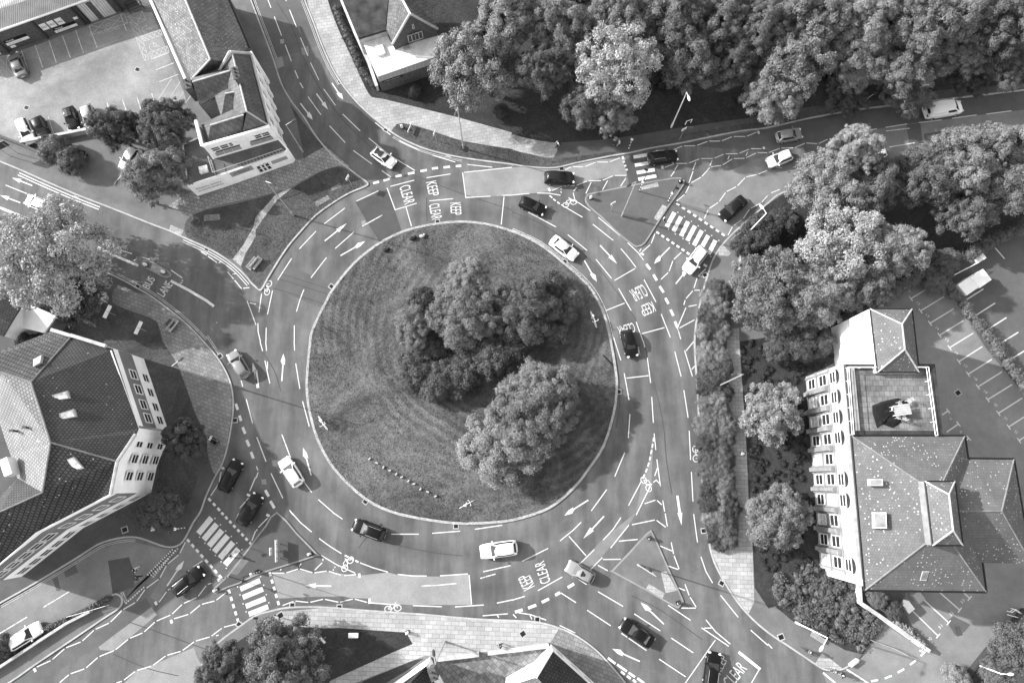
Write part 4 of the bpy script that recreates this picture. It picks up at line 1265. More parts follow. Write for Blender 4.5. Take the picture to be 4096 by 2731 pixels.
def hedge(name, label, cat, line, w, h, col, leaf=0.12, seed=1, z0=KT, dens=26, kind=None):
    pts = G(line)
    rng = random.Random(seed)
    lob = []
    for a, c in zip(pts, pts[1:]):
        n = max(2, int((c - a).length / (w * 0.42)))
        for k in range(n):
            q = a.lerp(c, (k + 0.5) / n)
            r = w * rng.uniform(0.42, 0.58)
            lob.append(((q.x + rng.uniform(-.12, .12) * w, q.y + rng.uniform(-.12, .12) * w, z0 + h * 0.55), (r, r, h * rng.uniform(0.42, 0.56))))
    o0 = pts[0]
    me = leaf_mesh(name, [((c[0] - o0.x, c[1] - o0.y, c[2] - z0), r) for c, r in lob], leaf, dens / leaf ** 2 * 0.1, seed, 0.85, 0.8)
    o = bpy.data.objects.new(name, me)
    COL.objects.link(o)
    o.location = (o0.x, o0.y, z0)
    o.color = g3(col * 1.7)
    if kind:
        return stuff(o, label, cat)
    return tag(o, label, cat)
hedge('hedge', "clipped hedge along the office car park's top edge, under the trees", 'hedge', "31 640,1400 900,1270 1100,1140 1450,930", 2.0, 2.0, 0.09, seed=4)
hedge('hedge', "long hedge dividing the numbered bays from the upper car park", 'hedge', "31 1500,880 1620,1080 1750,1260 1900,1450 2030,1600 32 2050,90 2180,250 2300,400 2420,560", 1.5, 1.7, 0.08, seed=5)
hedge('hedge', "hedge along the upper car park's far edge beneath dark trees", 'hedge', "31 1780,800 2050,660 2351,520 2600,410", 1.9, 2.0, 0.07, seed=6)
hedge('hedge', "low pale hedge on the car park side of the white boundary wall", 'hedge', "33 1110,960 1230,1060 1330,1150 1420,1210", 1.1, 1.0, 0.16, seed=7)
hedge('hedge', "ivy along the foot of the hall's side wall beside the footway", 'hedge', "10 730,70 800,250 900,480 960,640 1090,810", 1.3, 0.7, 0.045, seed=8)
hedge('hedge', "scrubby growth along the low wall of the side street", 'hedge', "03 30,1340 260,1180 450,1060 700,960 900,850 1020,780", 0.8, 0.6, 0.06, seed=9)

def cover(name, label, cat, poly, n, r0, r1, h, col, seed, leaf=0.12):
    pts = G(poly)
    rng = random.Random(seed)
    x0, x1 = min(p.x for p in pts), max(p.x for p in pts)
    y0, y1 = min(p.y for p in pts), max(p.y for p in pts)
    lob = []
    while len(lob) < n:
        x, y = rng.uniform(x0, x1), rng.uniform(y0, y1)
        ins = False
        for i in range(len(pts)):
            a, c = pts[i - 1], pts[i]
            if (a.y > y) != (c.y > y) and x < (c.x - a.x) * (y - a.y) / (c.y - a.y) + a.x:
                ins = not ins
        if ins:
            r = rng.uniform(r0, r1)
            lob.append(((x, y, KT + 0.1), (r, r, h * rng.uniform(0.6, 1.2))))
    me = leaf_mesh(name, lob, leaf, 2.0 / leaf ** 2, seed, 0.8, 0.9)
    o = bpy.data.objects.new(name, me)
    COL.objects.link(o)
    o.color = g3(col)
    return stuff(o, label, cat)
cover('ground_cover', "rough planting on the bank below the office", 'ground cover', "33 60,560 350,480 780,620 790,820 1040,1020 930,1160 860,1270 700,1200 500,1140 250,980 120,880 60,780", 200, 0.35, 0.8, 0.45, 0.11, 41)
cover('ground_cover', "dark ground cover on the office front lawn", 'ground cover', "32 -250,0 580,-50 600,200 300,300 400,1500 33 440,480 350,500 -50,560 -130,300 32 -180,700", 260, 0.3, 0.6, 0.14, 0.03, 42, 0.08)
cover('ground_cover', "ivy on the verge at the north-east bend", 'ground cover', "21 2060,600 2200,470 2330,430 2351,520 2200,640 2060,720", 40, 0.4, 0.8, 0.5, 0.045, 43)
cover('ground_cover', "planting at the lower right corner", 'ground cover', "33 1740,1560 1900,1480 2040,1490 2060,1600", 26, 0.4, 0.8, 0.5, 0.1, 44)
cover('ground_cover', "undergrowth on the floor of the wood", 'ground cover', "20 0,500 400,700 1300,800 2200,700 30 900,800 2351,700 2500,-200 20 0,-200", 240, 0.7, 1.5, 0.7, 0.04, 45, 0.3)
# rough grass tufts, uncountable
def tufts(name, label, poly, n, size, col, seed, holes=None, z=KT + 0.01, smooth=0):
    pts = G(poly)
    if smooth:
        pts = crom(pts, smooth, True)
    rg = np.random.default_rng(seed)
    px, py = np.array([p.x for p in pts]), np.array([p.y for p in pts])
    q = np.stack([rg.uniform(px.min(), px.max(), n), rg.uniform(py.min(), py.max(), n)], 1)
    ins = np.zeros(n, bool)
    for i in range(len(pts)):
        ax, ay, bx, by = px[i - 1], py[i - 1], px[i], py[i]
        if ay == by:
            continue
        c = ((ay > q[:, 1]) != (by > q[:, 1])) & (q[:, 0] < (bx - ax) * (q[:, 1] - ay) / (by - ay) + ax)
        ins ^= c
    q = q[ins]
    # clump: keep by a smooth random field
    f = sum(np.sin(q[:, 0] * a + b_) * np.sin(q[:, 1] * c + d) for a, b_, c, d in rg.uniform(0.2, 1.3, (5, 4)) * np.array([1, 6, 1, 6]))
    q = q[rg.random(len(q)) < 0.55 + 0.25 * f / 2]
    n = len(q)
    h = size * rg.uniform(0.4, 1.1, n)
    a = rg.uniform(0, 6.283, n)
    ln = rg.normal(0, 0.5, (n, 2)) * h[:, None]
    w = size * 0.55 * rg.uniform(0.5, 1.2, n)
    dx, dy = np.cos(a) * w, np.sin(a) * w
    V = np.stack([np.c_[q[:, 0] - dx, q[:, 1] - dy, np.full(n, z - 0.01)], np.c_[q[:, 0] + dx, q[:, 1] + dy, np.full(n, z - 0.01)], np.c_[q[:, 0] + dx * 0.3 + ln[:, 0], q[:, 1] + dy * 0.3 + ln[:, 1], z + h]], 1).reshape(-1, 3)
    F = np.arange(3 * n)
    me = bpy.data.meshes.new(name)
    me.vertices.add(3 * n)
    me.vertices.foreach_set("co", V.astype(np.float32).ravel())
    me.loops.add(3 * n)
    me.polygons.add(n)
    me.loops.foreach_set("vertex_index", F.astype(np.int32))
    me.polygons.foreach_set("loop_start", np.arange(0, 3 * n, 3, dtype=np.int32))
    me.polygons.foreach_set("loop_total", np.full(n, 3, dtype=np.int32))
    me.materials.append(M['leaf'])
    me.update(calc_edges=True)
    o = bpy.data.objects.new(name, me)
    COL.objects.link(o)
    o.color = g3(col)
    return stuff(o, label, 'grass')
tufts('grass_tufts', "uneven grass on the central island", ISL, 90000, 0.1, 0.085, 51, smooth=2, z=0.15)
tufts('grass_tufts', "grass on the two lawns in front of the pub", "01 1710,560 1790,420 2100,330 2351,270 11 90,240 560,40 10 770,1540 11 1000,125 700,294 405,550 185,838 10,1070 01 2215,880 2140,810 1900,690", 22000, 0.1, 0.065, 52)
tufts('grass_tufts', "grass along the north footway's verge", "10 1275,1185 1350,1140 1600,1205 1900,1305 2351,1380 20 0,1390 420,1465 930,1405 700,1470 200,1525 0,1498 10 1900,1438 1600,1370", 12000, 0.1, 0.07, 53)
# ------------------------------------------------------------------ vehicles
def interp(tab, t):
    for (a, u), (b_, v) in zip(tab, tab[1:]):
        if t <= b_:
            return u + (v - u) * (t - a) / (b_ - a)
    return tab[-1][1]

SPEC = {
 # L, W, H, belt, cabin: rear bottom, rear top, front top, front bottom (fractions from the rear), hood z, boot z
 'hatch': dict(L=4.05, W=1.76, H=1.5, belt=0.95, cab=(0.03, 0.13, 0.53, 0.73), hood=0.92, boot=0.93),
 'saloon': dict(L=4.6, W=1.8, H=1.43, belt=0.92, cab=(0.13, 0.27, 0.54, 0.72), hood=0.88, boot=0.97),
 'estate': dict(L=4.65, W=1.82, H=1.52, belt=0.95, cab=(0.03, 0.12, 0.54, 0.72), hood=0.92, boot=0.93),
 'suv': dict(L=4.6, W=1.87, H=1.66, belt=1.05, cab=(0.03, 0.11, 0.54, 0.71), hood=1.03, boot=1.03),
 'van': dict(L=5.3, W=1.95, H=2.0, belt=1.2, cab=(0.015, 0.04, 0.68, 0.84), hood=1.1, boot=1.2),
}
def loft(mb, rings, mi=0, cap=True):
    n = len(rings[0])
    vs = [p for r in rings for p in r]
    fs = []
    for i in range(len(rings) - 1):
        for j in range(n - 1):
            a = i * n + j
            fs.append([a, a + 1, a + n + 1, a + n])
    mb.add(vs, fs, mi)
    if cap:
        mb.face(rings[0][::-1], mi)
        mb.face(rings[-1], mi)

def make_car(kind, roofglass=False, rails=False):
    q = SPEC[kind]
    Ln, W, H = q['L'], q['W'] / 2, q['H']
    cb = q['cab']
    X = lambda t: (t - 0.5) * Ln
    wt = [(0, .78), (.015, .86), (.05, .93), (.15, .985), (.3, 1), (.7, 1), (.86, .965), (.94, .89), (.985, .76), (1, .62)]
    bl = q['belt']
    zt = [(0, q['boot'] - .2), (.02, q['boot'] - .05), (cb[0] + .02, q['boot']), (cb[3] - .02, bl), (cb[3] + .03, q['hood']), (.9, q['hood'] - .1), (.965, q['hood'] - .22), (1, q['hood'] - .36)]
    zb = [(0, .42), (.04, .27), (.12, .2), (.88, .2), (.96, .25), (1, .36)]
    parts = {}
    mb = MB()
    ts = [0, .012, .03, .06, .1, .15, .22, .3, .4, .5, .6, .68, .74, .8, .86, .91, .95, .975, .99, 1]
    rings = []
    for t in ts:
        w, z1, z0 = interp(wt, t) * W, interp(zt, t), interp(zb, t)
        h = z1 - z0
        prof = [(.88, z0), (.985, z0 + .12 * h), (1.0, z0 + .45 * h), (.985, z0 + .72 * h), (.95, z1 - .05), (.88, z1 - .012), (.45, z1 + .022), (0, z1 + .03)]
        r = [Vector((X(t), -w * a, z)) for a, z in prof] + [Vector((X(t), w * a, z)) for a, z in prof[-2::-1]]
        rings.append(r)
    loft(mb, rings)
    # cabin, drawn in body colour with the glass laid on it
    xs = [X(c) for c in cb]
    wb, wr = .9 * W, .7 * W if kind != 'van' else .82 * W
    zr = H
    zbelt = bl - .03
    def bot(u):
        return xs[0] + (xs[3] - xs[0]) * u
    def top(u):
        return xs[1] + (xs[2] - xs[1]) * u
    us = [0, .15, .35, .5, .65, .85, 1]
    rg = []
    for u in us:
        e = 1 - .12 * abs(2 * u - 1) ** 2.5
        dz = -.07 * abs(2 * u - 1) ** 2
        xb, xt = bot(u), top(u)
        e2 = 1 - .07 * abs(2 * u - 1) ** 3
        rg.append([Vector((xb, -wb * e2, zbelt)), Vector((xt, -wr * e, zr - .07 + dz)), Vector((xt, -wr * e * .86, zr - .012 + dz)), Vector((xt, 0, zr + .02 + dz)),
                   Vector((xt, wr * e * .86, zr - .012 + dz)), Vector((xt, wr * e, zr - .07 + dz)), Vector((xb, wb * e2, zbelt))])
    loft(mb, rg)
    parts['body'] = (mb, ['carpaint'], True)
    def quadpatch(name, a, b_, c, d, mat, mx=.06, my=.08, off=.014, n=(1, 1)):
        m = MB()
        P4 = lambda u, v: a.lerp(b_, u).lerp(d.lerp(c, u), v)
        nn = (b_ - a).cross(d - a).normalized()
        q4 = [P4(mx, my), P4(1 - mx, my), P4(1 - mx, 1 - my), P4(mx, 1 - my)]
        m.face([p + nn * off for p in q4])
        k = [p - nn * .01 for p in q4]
        m.add([p + nn * off for p in q4] + k, [[i, i + 4, (i + 1) % 4 + 4, (i + 1) % 4] for i in range(4)])
        parts[name] = (m, [mat], False)
    f, r_ = rg[-1], rg[0]
    quadpatch('windscreen', f[0], f[6], f[5], f[1], 'glass', .06, .06, .03)
    quadpatch('rear_window', r_[6], r_[0], r_[1], r_[5], 'glass', .1, .14 if kind != 'van' else .2, .03)
    hi = len(us) - 1
    for sgn, nm in ((0, 'side_window'), (6, 'side_window.1')):
        m = MB()
        rng_ = range(hi) if kind != 'van' else (4, 5)
        row = []
        for i in ([0, 1, 2, 3, 4, 5, 6] if kind != 'van' else [4, 5, 6]):
            p, t_ = rg[i][sgn], rg[i][1 if sgn == 0 else 5]
            o = Vector((0, -.016 if sgn == 0 else .016, .006))
            if i == 0:
                p, t_ = p.lerp(rg[1][sgn], .45), t_.lerp(rg[1][1 if sgn == 0 else 5], .45)
            if i == 6:
                p, t_ = p.lerp(rg[5][sgn], .3), t_.lerp(rg[5][1 if sgn == 0 else 5], .3)
            row.append((p.lerp(t_, .1) + o, p.lerp(t_, .88) + o))
        vs = [v for pr in row for v in pr]
        fs = [[2 * i, 2 * i + 2, 2 * i + 3, 2 * i + 1] for i in range(len(row) - 1)]
        if sgn:
            fs = [x[::-1] for x in fs]
        m.add(vs, fs)
        parts[nm] = (m, ['glass'], False)
    if roofglass:
        m = MB()
        z = zr + .034
        if roofglass == 'full':
            x0, x1, w = top(.12), top(.95), wr * .8
        else:
            x0, x1, w = top(.5), top(.88), wr * .55
        m.add([(x0, -w, z - .05), (x1, -w, z - .05), (x1, 0, z), (x0, 0, z), (x1, w, z - .05), (x0, w, z - .05)], [[0, 1, 2, 3], [3, 2, 4, 5]])
        parts['roof_glass'] = (m, ['glass'], False)
    if rails:
        for i, s in enumerate((-1, 1)):
            m = MB()
            y = s * wr * .93
            m.tube((top(.08), y, zr + .0), (top(.5), y, zr + .06), .025, n=6)
            m.tube((top(.5), y, zr + .06), (top(.95), y, zr + .0), .025, n=6)
            parts['roof_rail' + ('.%d' % i if i else '')] = (m, ['rim'], False)
    for i, s in enumerate((-1, 1)):
        m = MB()
        w = interp(wt, .955) * W
        hz = q['hood'] - .25
        m.box((X(.962), s * w * .82, hz), (.28, .3, .13), s * -.5)
        parts['headlight' + ('.%d' % i if i else '')] = (m, ['lamp'], False)
        m = MB()
        m.box((X(.012), s * W * .7, q['boot'] - .16), (.14, .3, .16))
        parts['tail_light' + ('.%d' % i if i else '')] = (m, ['tail'], False)
        m = MB()
        m.box((X(cb[3] - .06), s * (W + .1), bl + .03), (.12, .22, .14), s * .15)
        parts['wing_mirror' + ('.%d' % i if i else '')] = (m, ['carpaint'], False)
    m = MB()
    m.box((X(1) + .004, 0, .5), (.03, W * .9, .14))
    parts['grille'] = (m, ['black'], False)
    m = MB()
    m.box((X(0) - .012, 0, .62), (.03, .52, .12))
    parts['number_plate'] = (m, ['lamp'], False)
    out = {k: (mb.build(k.split('.')[0], [M[x] for x in ms], smooth=sm, weld=sm), ) for k, (mb, ms, sm) in parts.items()}
    objs = [o[0] for o in out.values()]
    wheels = []
    for fx in (.19, .81):
        for s in (-1, 1):
            m = MB()
            m.tube((X(fx), s * (W - .2), .32), (X(fx), s * (W + .004), .32), .32, n=18)
            wh = m.build('wheel', M['tyre'])
            m = MB()
            m.tube((X(fx), s * (W - .02), .32), (X(fx), s * (W + .018), .32), .2, .17, n=12)
            rm = m.build('rim', M['rim'], wh)
            wheels.append(wh)
    return objs + wheels

CARPROTO = {}
def car(kind, a, b_, paint, label, roofglass=False, rails=False, cat='car', group=None):
    """a: rear end, b_: front end (pixel points)"""
    key = (kind, roofglass, rails)
    p, q = at(a, 0.7), at(b_, 0.7)
    d = q - p
    c = (p + q) / 2
    t = thing('van' if kind == 'van' else 'car', label, cat, (c.x, c.y, getattr(car, 'z', 0)), math.atan2(d.y, d.x), group)
    first = key not in CARPROTO
    if first:
        CARPROTO[key] = make_car(*key)
    for o in CARPROTO[key]:
        if first:
            n = o
            n.parent = t
        else:
            n = o.copy()
            COL.objects.link(n)
            n.parent = t
            for ch in o.children:
                k = ch.copy()
                COL.objects.link(k)
                k.parent = n
        n.color = g3(paint)
    s = d.length / SPEC[kind]['L']
    s = max(0.9, min(1.06, s))
    t.scale = (s, max(.96, min(1.03, s)), 1)
    return t

CARS = [
 ('hatch', "10 1072,1378 1268,1515", .78, "white hatchback with a dark glass roof leaving the top road", 'full', False),
 ('estate', "20 1262,1458 1510,1425", 0.0100, "black estate car with roof rails driving over the north zebra stripes", False, True),
 ('suv', "21 303,62 565,68", 0.0180, "dark grey people carrier at the end of the pale surfaced exit", False, False),
 ('hatch', "21 75,272 302,372", 0.0072, "black hatchback beside the cycle symbol at the top right of the roundabout", False, False),
 ('saloon', "21 365,625 590,795", .8, "white saloon circulating beside the island's upper right kerb", False, False),
 ('saloon', "21 2135,255 1925,435", 0.0100, "black car waiting before the north-east zebra crossing", False, False),
 ('estate', "21 1765,715 1605,920", .8, "white car with its bonnet just past the north-east zebra crossing", False, False),
 ('hatch', "22 1050,-95 1108,128", 0.0080, "dark car standing on the KEEP CLEAR lettering east of the island", False, False),
 ('hatch', "30 82,1262 308,1222", .26, "silver hatchback heading away along the shaded north-east road", False, False),
 ('van', "30 1435,1035 1780,980", .82, "white panel van at the far end of the north-east road", False, False),
 ('hatch', "30 215,1415 -5,1500", .8, "white car approaching along the north-east road, half under a pale tree", False, False),
 ('hatch', "30 1075,1390 860,1430", .8, "white car almost wholly hidden by the tall pale tree", False, False),
 ('hatch', "12 400,1318 245,1075", .82, "white hatchback on the west side of the roundabout", False, False),
 ('hatch', "02 2260,325 2120,95", .2, "silver car joining the roundabout by the west paving", False, False),
 ('estate', "02 2050,1355 2180,1110", 0.0088, "dark estate with a pale windscreen past the south-west zebra crossing", False, False),
 ('estate', "03 2235,70 2351,-120", 0.0120, "grey car between the dashed zebra line and the roundabout", False, False),
 ('estate', "03 1600,735 1850,535", 0.0080, "black estate waiting at the south-west zebra crossing", False, True),
 ('estate', "03 85,1225 375,1045", .8, "white car parked against the low wall of the side street", False, False),
 ('hatch', "03 -190,1330 35,1230", 0.0080, "black car behind the white one in the side street, cut by the left edge", False, False),
 ('estate', "13 1185,220 890,110", 0.0060, "black estate with roof rails at the bottom left of the circulating lanes", False, True),
 ('suv', "13 2400,320 2058,365", .82, "white sport utility car at the bottom of the roundabout", False, False),
 ('hatch', "23 738,612 515,490", .22, "silver hatchback with a dark sunroof entering from the south-east", 'small', False),
 ('saloon', "23 1290,1205 1005,1010", 0.0060, "black saloon queueing on the south-east approach", False, False),
 ('estate', "23 1818,1610 1862,1295", 0.0060, "black estate with roof rails covering the KEEP word at the bottom edge", False, True),
 ('hatch', "01 440,335 250,262", .8, "white car at the left, its rear under the big pale-leaved tree", False, False),
]
for kind, s, paint, lab, rg_, rl in CARS:
    a, c = P(s)
    car(kind, a, c, paint, lab, rg_, rl, 'van' if kind == 'van' else 'car')
car.z = KT
for kind, s, paint, lab, rg_ in [
 ('saloon', "00 205,690 125,510", .16, "silver saloon parked beside the warehouse wall", False),
 ('estate', "00 195,1100 290,1320", .8, "white car in the bay row nearest the walls' corner", False),
 ('hatch', "00 340,1095 425,1270", 0.0120, "small dark grey car next to the white one in the bottom bay row", False),
 ('hatch', "00 630,995 690,1195", 0.0080, "black hatchback alone between two bay lines", 'full'),
 ('hatch', "00 790,975 850,1195", .4, "pale car beside the black hatchback, its nose under a dark tree", False),
 ('estate', "00 775,1450 545,1340", 0.0120, "dark estate parked behind the wall under ragged shrubs", False),
 ('hatch', "00 1245,1385 1145,1530", .8, "white hatchback half under the mid-grey tree beside the pub", False)]:
    a, c = P(s)
    car(kind, a, c, paint, lab, rg_, False)
car.z = 0

# ------------------------------------------------------------------ people
def skin_mesh(joints, edges, name, mat, sub=1):
    me = bpy.data.meshes.new(name)
    me.from_pydata([j[0] for j in joints], edges, [])
    o = bpy.data.objects.new(name, me)
    COL.objects.link(o)
    sk = o.modifiers.new('s', 'SKIN')
    sk.use_smooth_shade = True
    for i, j in enumerate(joints):
        r = j[1]
        me.skin_vertices[0].data[i].radius = (r, r) if not isinstance(r, tuple) else r
    me.skin_vertices[0].data[0].use_root = True
    if sub:
        o.modifiers.new('u', 'SUBSURF').levels = sub
    dg = bpy.context.evaluated_depsgraph_get()
    ev = bpy.data.meshes.new_from_object(o.evaluated_get(dg))
    bpy.data.objects.remove(o)
    ev.materials.clear()
    ev.materials.append(mat)
    ev.name = name
    return ev

def person_meshes(stride, armswing, lean=0.0):
    hip, kn = .93, .5
    ya = .1
    def leg(s, ph):
        kx = .24 * ph + .04
        fx = .42 * ph - (.1 if ph < 0 else 0)
        fz = .07 if ph >= 0 else .14
        return [((0, s * ya, hip - .04), .095), ((kx, s * ya, kn), .062), ((fx, s * ya, fz + .03), .042), ((fx + .17, s * ya, fz - .015), .035)]
    def arm(s, ph):
        sh = Vector((lean * .42, s * .2, 1.4))
        el = sh + Vector((.12 * ph, s * .06, -.28))
        wr = el + Vector((.14 * ph + .09, -s * .01, -.22))
        return [sh, el, wr]
    J = [((0, 0, .95), (.15, .11)), ((lean * .2, 0, 1.15), (.13, .1)), ((lean * .4, 0, 1.36), (.16, .11)), ((lean * .5, 0, 1.47), .06), ((lean * .55, 0, 1.52), .055), ((lean * .6 + .012, 0, 1.6), .092), ((lean * .62 + .01, 0, 1.7), .088)]
    E_ = [(0, 1), (1, 2), (2, 3), (3, 4), (4, 5), (5, 6)]
    for s, ph in ((1, stride), (-1, -stride)):
        o = len(J)
        J += leg(s, ph)
        E_ += [(0, o), (o, o + 1), (o + 1, o + 2), (o + 2, o + 3)]
    for s, ph in ((1, -armswing), (-1, armswing)):
        o = len(J)
        a = arm(s, ph)
        J += [(tuple(a[0]), .06), (tuple(a[1]), .045), (tuple(a[2]), .03)]
        E_ += [(2, o), (o, o + 1), (o + 1, o + 2)]
        d = (a[2] - a[1]).normalized()
        palm = a[2] + d * .06
        J.append((tuple(palm), (.035, .02)))
        E_.append((o + 2, o + 3))
        side = Vector((1, 0, 0))
        for k, ln in enumerate((.075, .085, .08, .06)):
            q = palm + side * (-.03 + .02 * k) + d * .035
            J += [(tuple(q), .009), (tuple(q + d * ln * .55), .008), (tuple(q + d * ln * .9 + Vector((0, -s * .02, 0))), .007)]
            n = len(J)
            E_ += [(o + 3, n - 3), (n - 3, n - 2), (n - 2, n - 1)]
        q = palm + side * .038 - d * .02
        J += [(tuple(q), .01), (tuple(q + side * .025 + d * .03), .008)]
        n = len(J)
        E_ += [(o + 3, n - 2), (n - 2, n - 1)]
    J += [((lean * .6 + .1, 0, 1.6), .016)]
    E_ += [(5, len(J) - 1)]
    for s in (1, -1):
        J += [((lean * .6, s * .093, 1.6), .018)]
        E_ += [(5, len(J) - 1)]
    body = skin_mesh(J, E_, 'body', M['skin'])
    # jacket
    Jk = [((0, 0, .9), (.165, .125)), ((lean * .2, 0, 1.15), (.15, .12)), ((lean * .4, 0, 1.36), (.18, .13)), ((lean * .47, 0, 1.45), .085)]
    Ek = [(0, 1), (1, 2), (2, 3)]
    for s, ph in ((1, -armswing), (-1, armswing)):
        a = arm(s, ph)
        o = len(Jk)
        Jk += [(tuple(a[0]), .075), (tuple(a[1]), .06), (tuple(a[1].lerp(a[2], .9)), .045)]
        Ek += [(2, o), (o, o + 1), (o + 1, o + 2)]
    jacket = skin_mesh(Jk, Ek, 'jacket', M['cloth'])
    Jt = [((0, 0, .93), (.16, .12))]
    Et = []
    for s, ph in ((1, stride), (-1, -stride)):
        g = leg(s, ph)
        o = len(Jt)
        Jt += [(g[0][0], .11), (g[1][0], .078), (g[2][0], .06)]
        Et += [(0, o), (o, o + 1), (o + 1, o + 2)]
    trousers = skin_mesh(Jt, Et, 'trousers', M['cloth'])
    mb = MB()
    mb.sphere((lean * .6 - .012, 0, 1.665), .1, 12, 8, sc=(1.08, 1.0, .95))
    o = mb.build('hair', M['hair'], smooth=True)
    hair = o.data
    bpy.data.objects.remove(o)
    mb = MB()
    for s in (-1, 1):
        mb.sphere((lean * .6 + .086, s * .034, 1.62), .011, 6, 4)
    mb.box((lean * .6 + .092, 0, 1.55), (.012, .05, .01))
    o = mb.build('face', M['hair'])
    face = o.data
    bpy.data.objects.remove(o)
    mb = MB()
    for s, ph in ((1, stride), (-1, -stride)):
        g = leg(s, ph)
        p = Vector(g[3][0])
        mb.sphere((p.x - .06, p.y, p.z), .055, 8, 5, sc=(2.5, .95, .8))
    o = mb.build('shoes', M['black'], smooth=True)
    shoes = o.data
    bpy.data.objects.remove(o)
    mb = MB()
    mb.box((-.2, 0, 1.22), (.16, .3, .42))
    o = mb.build('backpack', M['black'])
    pack = o.data
    bpy.data.objects.remove(o)
    return dict(body=body, jacket=jacket, trousers=trousers, hair=hair, face=face, shoe=shoes), pack

POSE = [person_meshes(.85, .8, .1), person_meshes(.45, .4, .04), person_meshes(0.08, .15, .0), person_meshes(1.0, .9, .2)]
def person(s, rz, pose, jk, tr, label, z=KT, pack=False, sc=1.0):
    p = G(s, z)[0]
    t = thing('person', label, 'person', p, math.radians(rz))
    t.scale = (sc, sc, sc)
    ms, pk = POSE[pose]
    for nm, me in list(ms.items()) + ([('backpack', pk)] if pack else []):
        o = bpy.data.objects.new(nm, me)
        COL.objects.link(o)
        o.parent = t
        o.color = g3(jk if nm == 'jacket' else tr)
    return t
person("20 420,1352", 195, 0, .7, .02, "person in a pale top with a dark backpack striding along the north footway", pack=True)
person("20 955,1318", 200, 0, .02, .03, "person in black walking beside another in patterned clothes")
person("20 975,1335", 190, 1, .5, .3, "person in pale patterned clothes walking beside one in black")
person("21 1385,462", -60, 1, .55, .02, "person stepping off the triangular island at the north-east zebra")
person("22 2098,1030", 5, 1, .02, .5, "person in a dark jacket walking on the footpath behind the hedge strip")
person("02 1968,890", -30, 2, .75, .02, "person in a white top pushing a buggy on the west paving")
person("03 1268,520", 40, 0, .02, .7, "person in light trousers and a dark top crossing the side street")
person("03 1290,590", 5, 3, .015, .015, "person all in black near the dark road patch")
person("03 2145,385", 225, 0, .03, .6, "person on the south-west zebra crossing", 0.0)
person("13 2245,1210", 185, 1, .03, .03, "person in dark clothes walking on the south paving by the wall")
person("33 640,1470", -35, 3, .02, .5, "person in a dark top and pale trousers stepping off the kerb at the lower right", 0.0)
person("33 575,1440", 140, 2, .1, .06, "person in grey by the corner of the lower right footway")

# cyclist on the lower right footway, and the buggy
def bicycle(parent, mat, d=0.03):
    for x in (-.53, .53):
        m = MB()
        m.ring((x, 0, .34), .33, d * 1.3, 'Y', 20)
        w = m.build('wheel', M[mat], parent)
        m = MB()
        for k in range(4):
            a = k * math.pi / 4
            m.tube((x + .31 * math.cos(a), 0, .34 + .31 * math.sin(a)), (x - .31 * math.cos(a), 0, .34 - .31 * math.sin(a)), d * .2, n=4)
        m.build('spokes', M[mat], w)
    m = MB()
    A, B_, C_, D_, E_ = (-.53, 0, .34), (-.1, 0, .3), (-.22, 0, .82), (.38, 0, .8), (.53, 0, .34)
    for p, q in ((A, B_), (A, C_), (B_, C_), (C_, D_), (B_, D_), (D_, E_)):
        m.tube(p, q, d * .6, n=6)
    m.build('frame', M[mat], parent)
    m = MB()
    m.sphere((-.24, 0, .92), .11, 8, 5, sc=(1.5, .9, .45))
    m.tube((-.22, 0, .8), (-.24, 0, .9), d * .5, n=6)
    m.build('saddle', M[mat], parent)
    m = MB()
    m.tube((.38, 0, .78), (.36, 0, 1.02), d * .5, n=6)
    m.tube((.36, -.28, 1.04), (.36, .28, 1.04), d * .55, n=6)
    m.tube((.36, -.28, 1.04), (.22, -.29, 1.04), d * .55, n=6)
    m.tube((.36, .28, 1.04), (.22, .29, 1.04), d * .55, n=6)
    m.build('handlebar', M[mat], parent)
    m = MB()
    m.tube((-.1, -.1, .3), (-.1, .1, .3), d * .5, n=6)
    m.box((.0, .12, .22), (.1, .1, .03))
    m.box((-.2, -.12, .38), (.1, .1, .03))
    m.build('pedals', M[mat], parent)
def bike(s, rz, mat, label, z, sc=1.0):
    p = G(s, z)[0]
    t = thing('bicycle', label, 'bicycle', p, math.radians(rz))
    t.scale = (sc, sc, sc)
    bicycle(t, mat, 0.036)
bike("21 745,1372", -70, 'whitepaint', "white painted bicycle sculpture on the island near its right-hand kerb", 0.14, 1.35)
bike("12 622,748", -55, 'whitepaint', "white painted bicycle sculpture on the island's left side", 0.14, 1.25)
bike("12 1940,1490", 28, 'whitepaint', "white painted bicycle sculpture at the lower rim of the island", 0.14, 1.25)
bike("23 1930,50", -70, 'whitepaint', "white bicycle standing in the lower end of the kerbside hedge", 0.14, 0.9)
bike("33 350,1270", -35, 'darkmetal', "dark bicycle under a rider on the lower right footway", KT, 1.0)
person("33 350,1262", -35, 1, .06, .05, "person riding a bicycle on the lower right footway", KT + .12)
p = G("02 1985,925", KT)[0]
t = thing('buggy', "black child's buggy pushed along the west paving", 'buggy', p, math.radians(-30))
m = MB()
m.box((0, 0, .55), (.75, .45, .18), tilt=-.5)
m.box((-.22, 0, .85), (.4, .46, .12), tilt=.5)
m.build('seat', M['black'], t)
for x in (-.3, .35):
    for y in (-.24, .24):
        m = MB()
        m.tube((x, y - .03, .14), (x, y + .03, .14), .14, n=10)
        m.build('wheel', M['tyre'], t)
m = MB()
for y in (-.23, .23):
    m.tube((.35, y, .16), (-.45, y, 1.02), .018, n=6)
m.tube((-.45, -.23, 1.02), (-.45, .23, 1.02), .018, n=6)
m.build('handle', M['galv'], t)

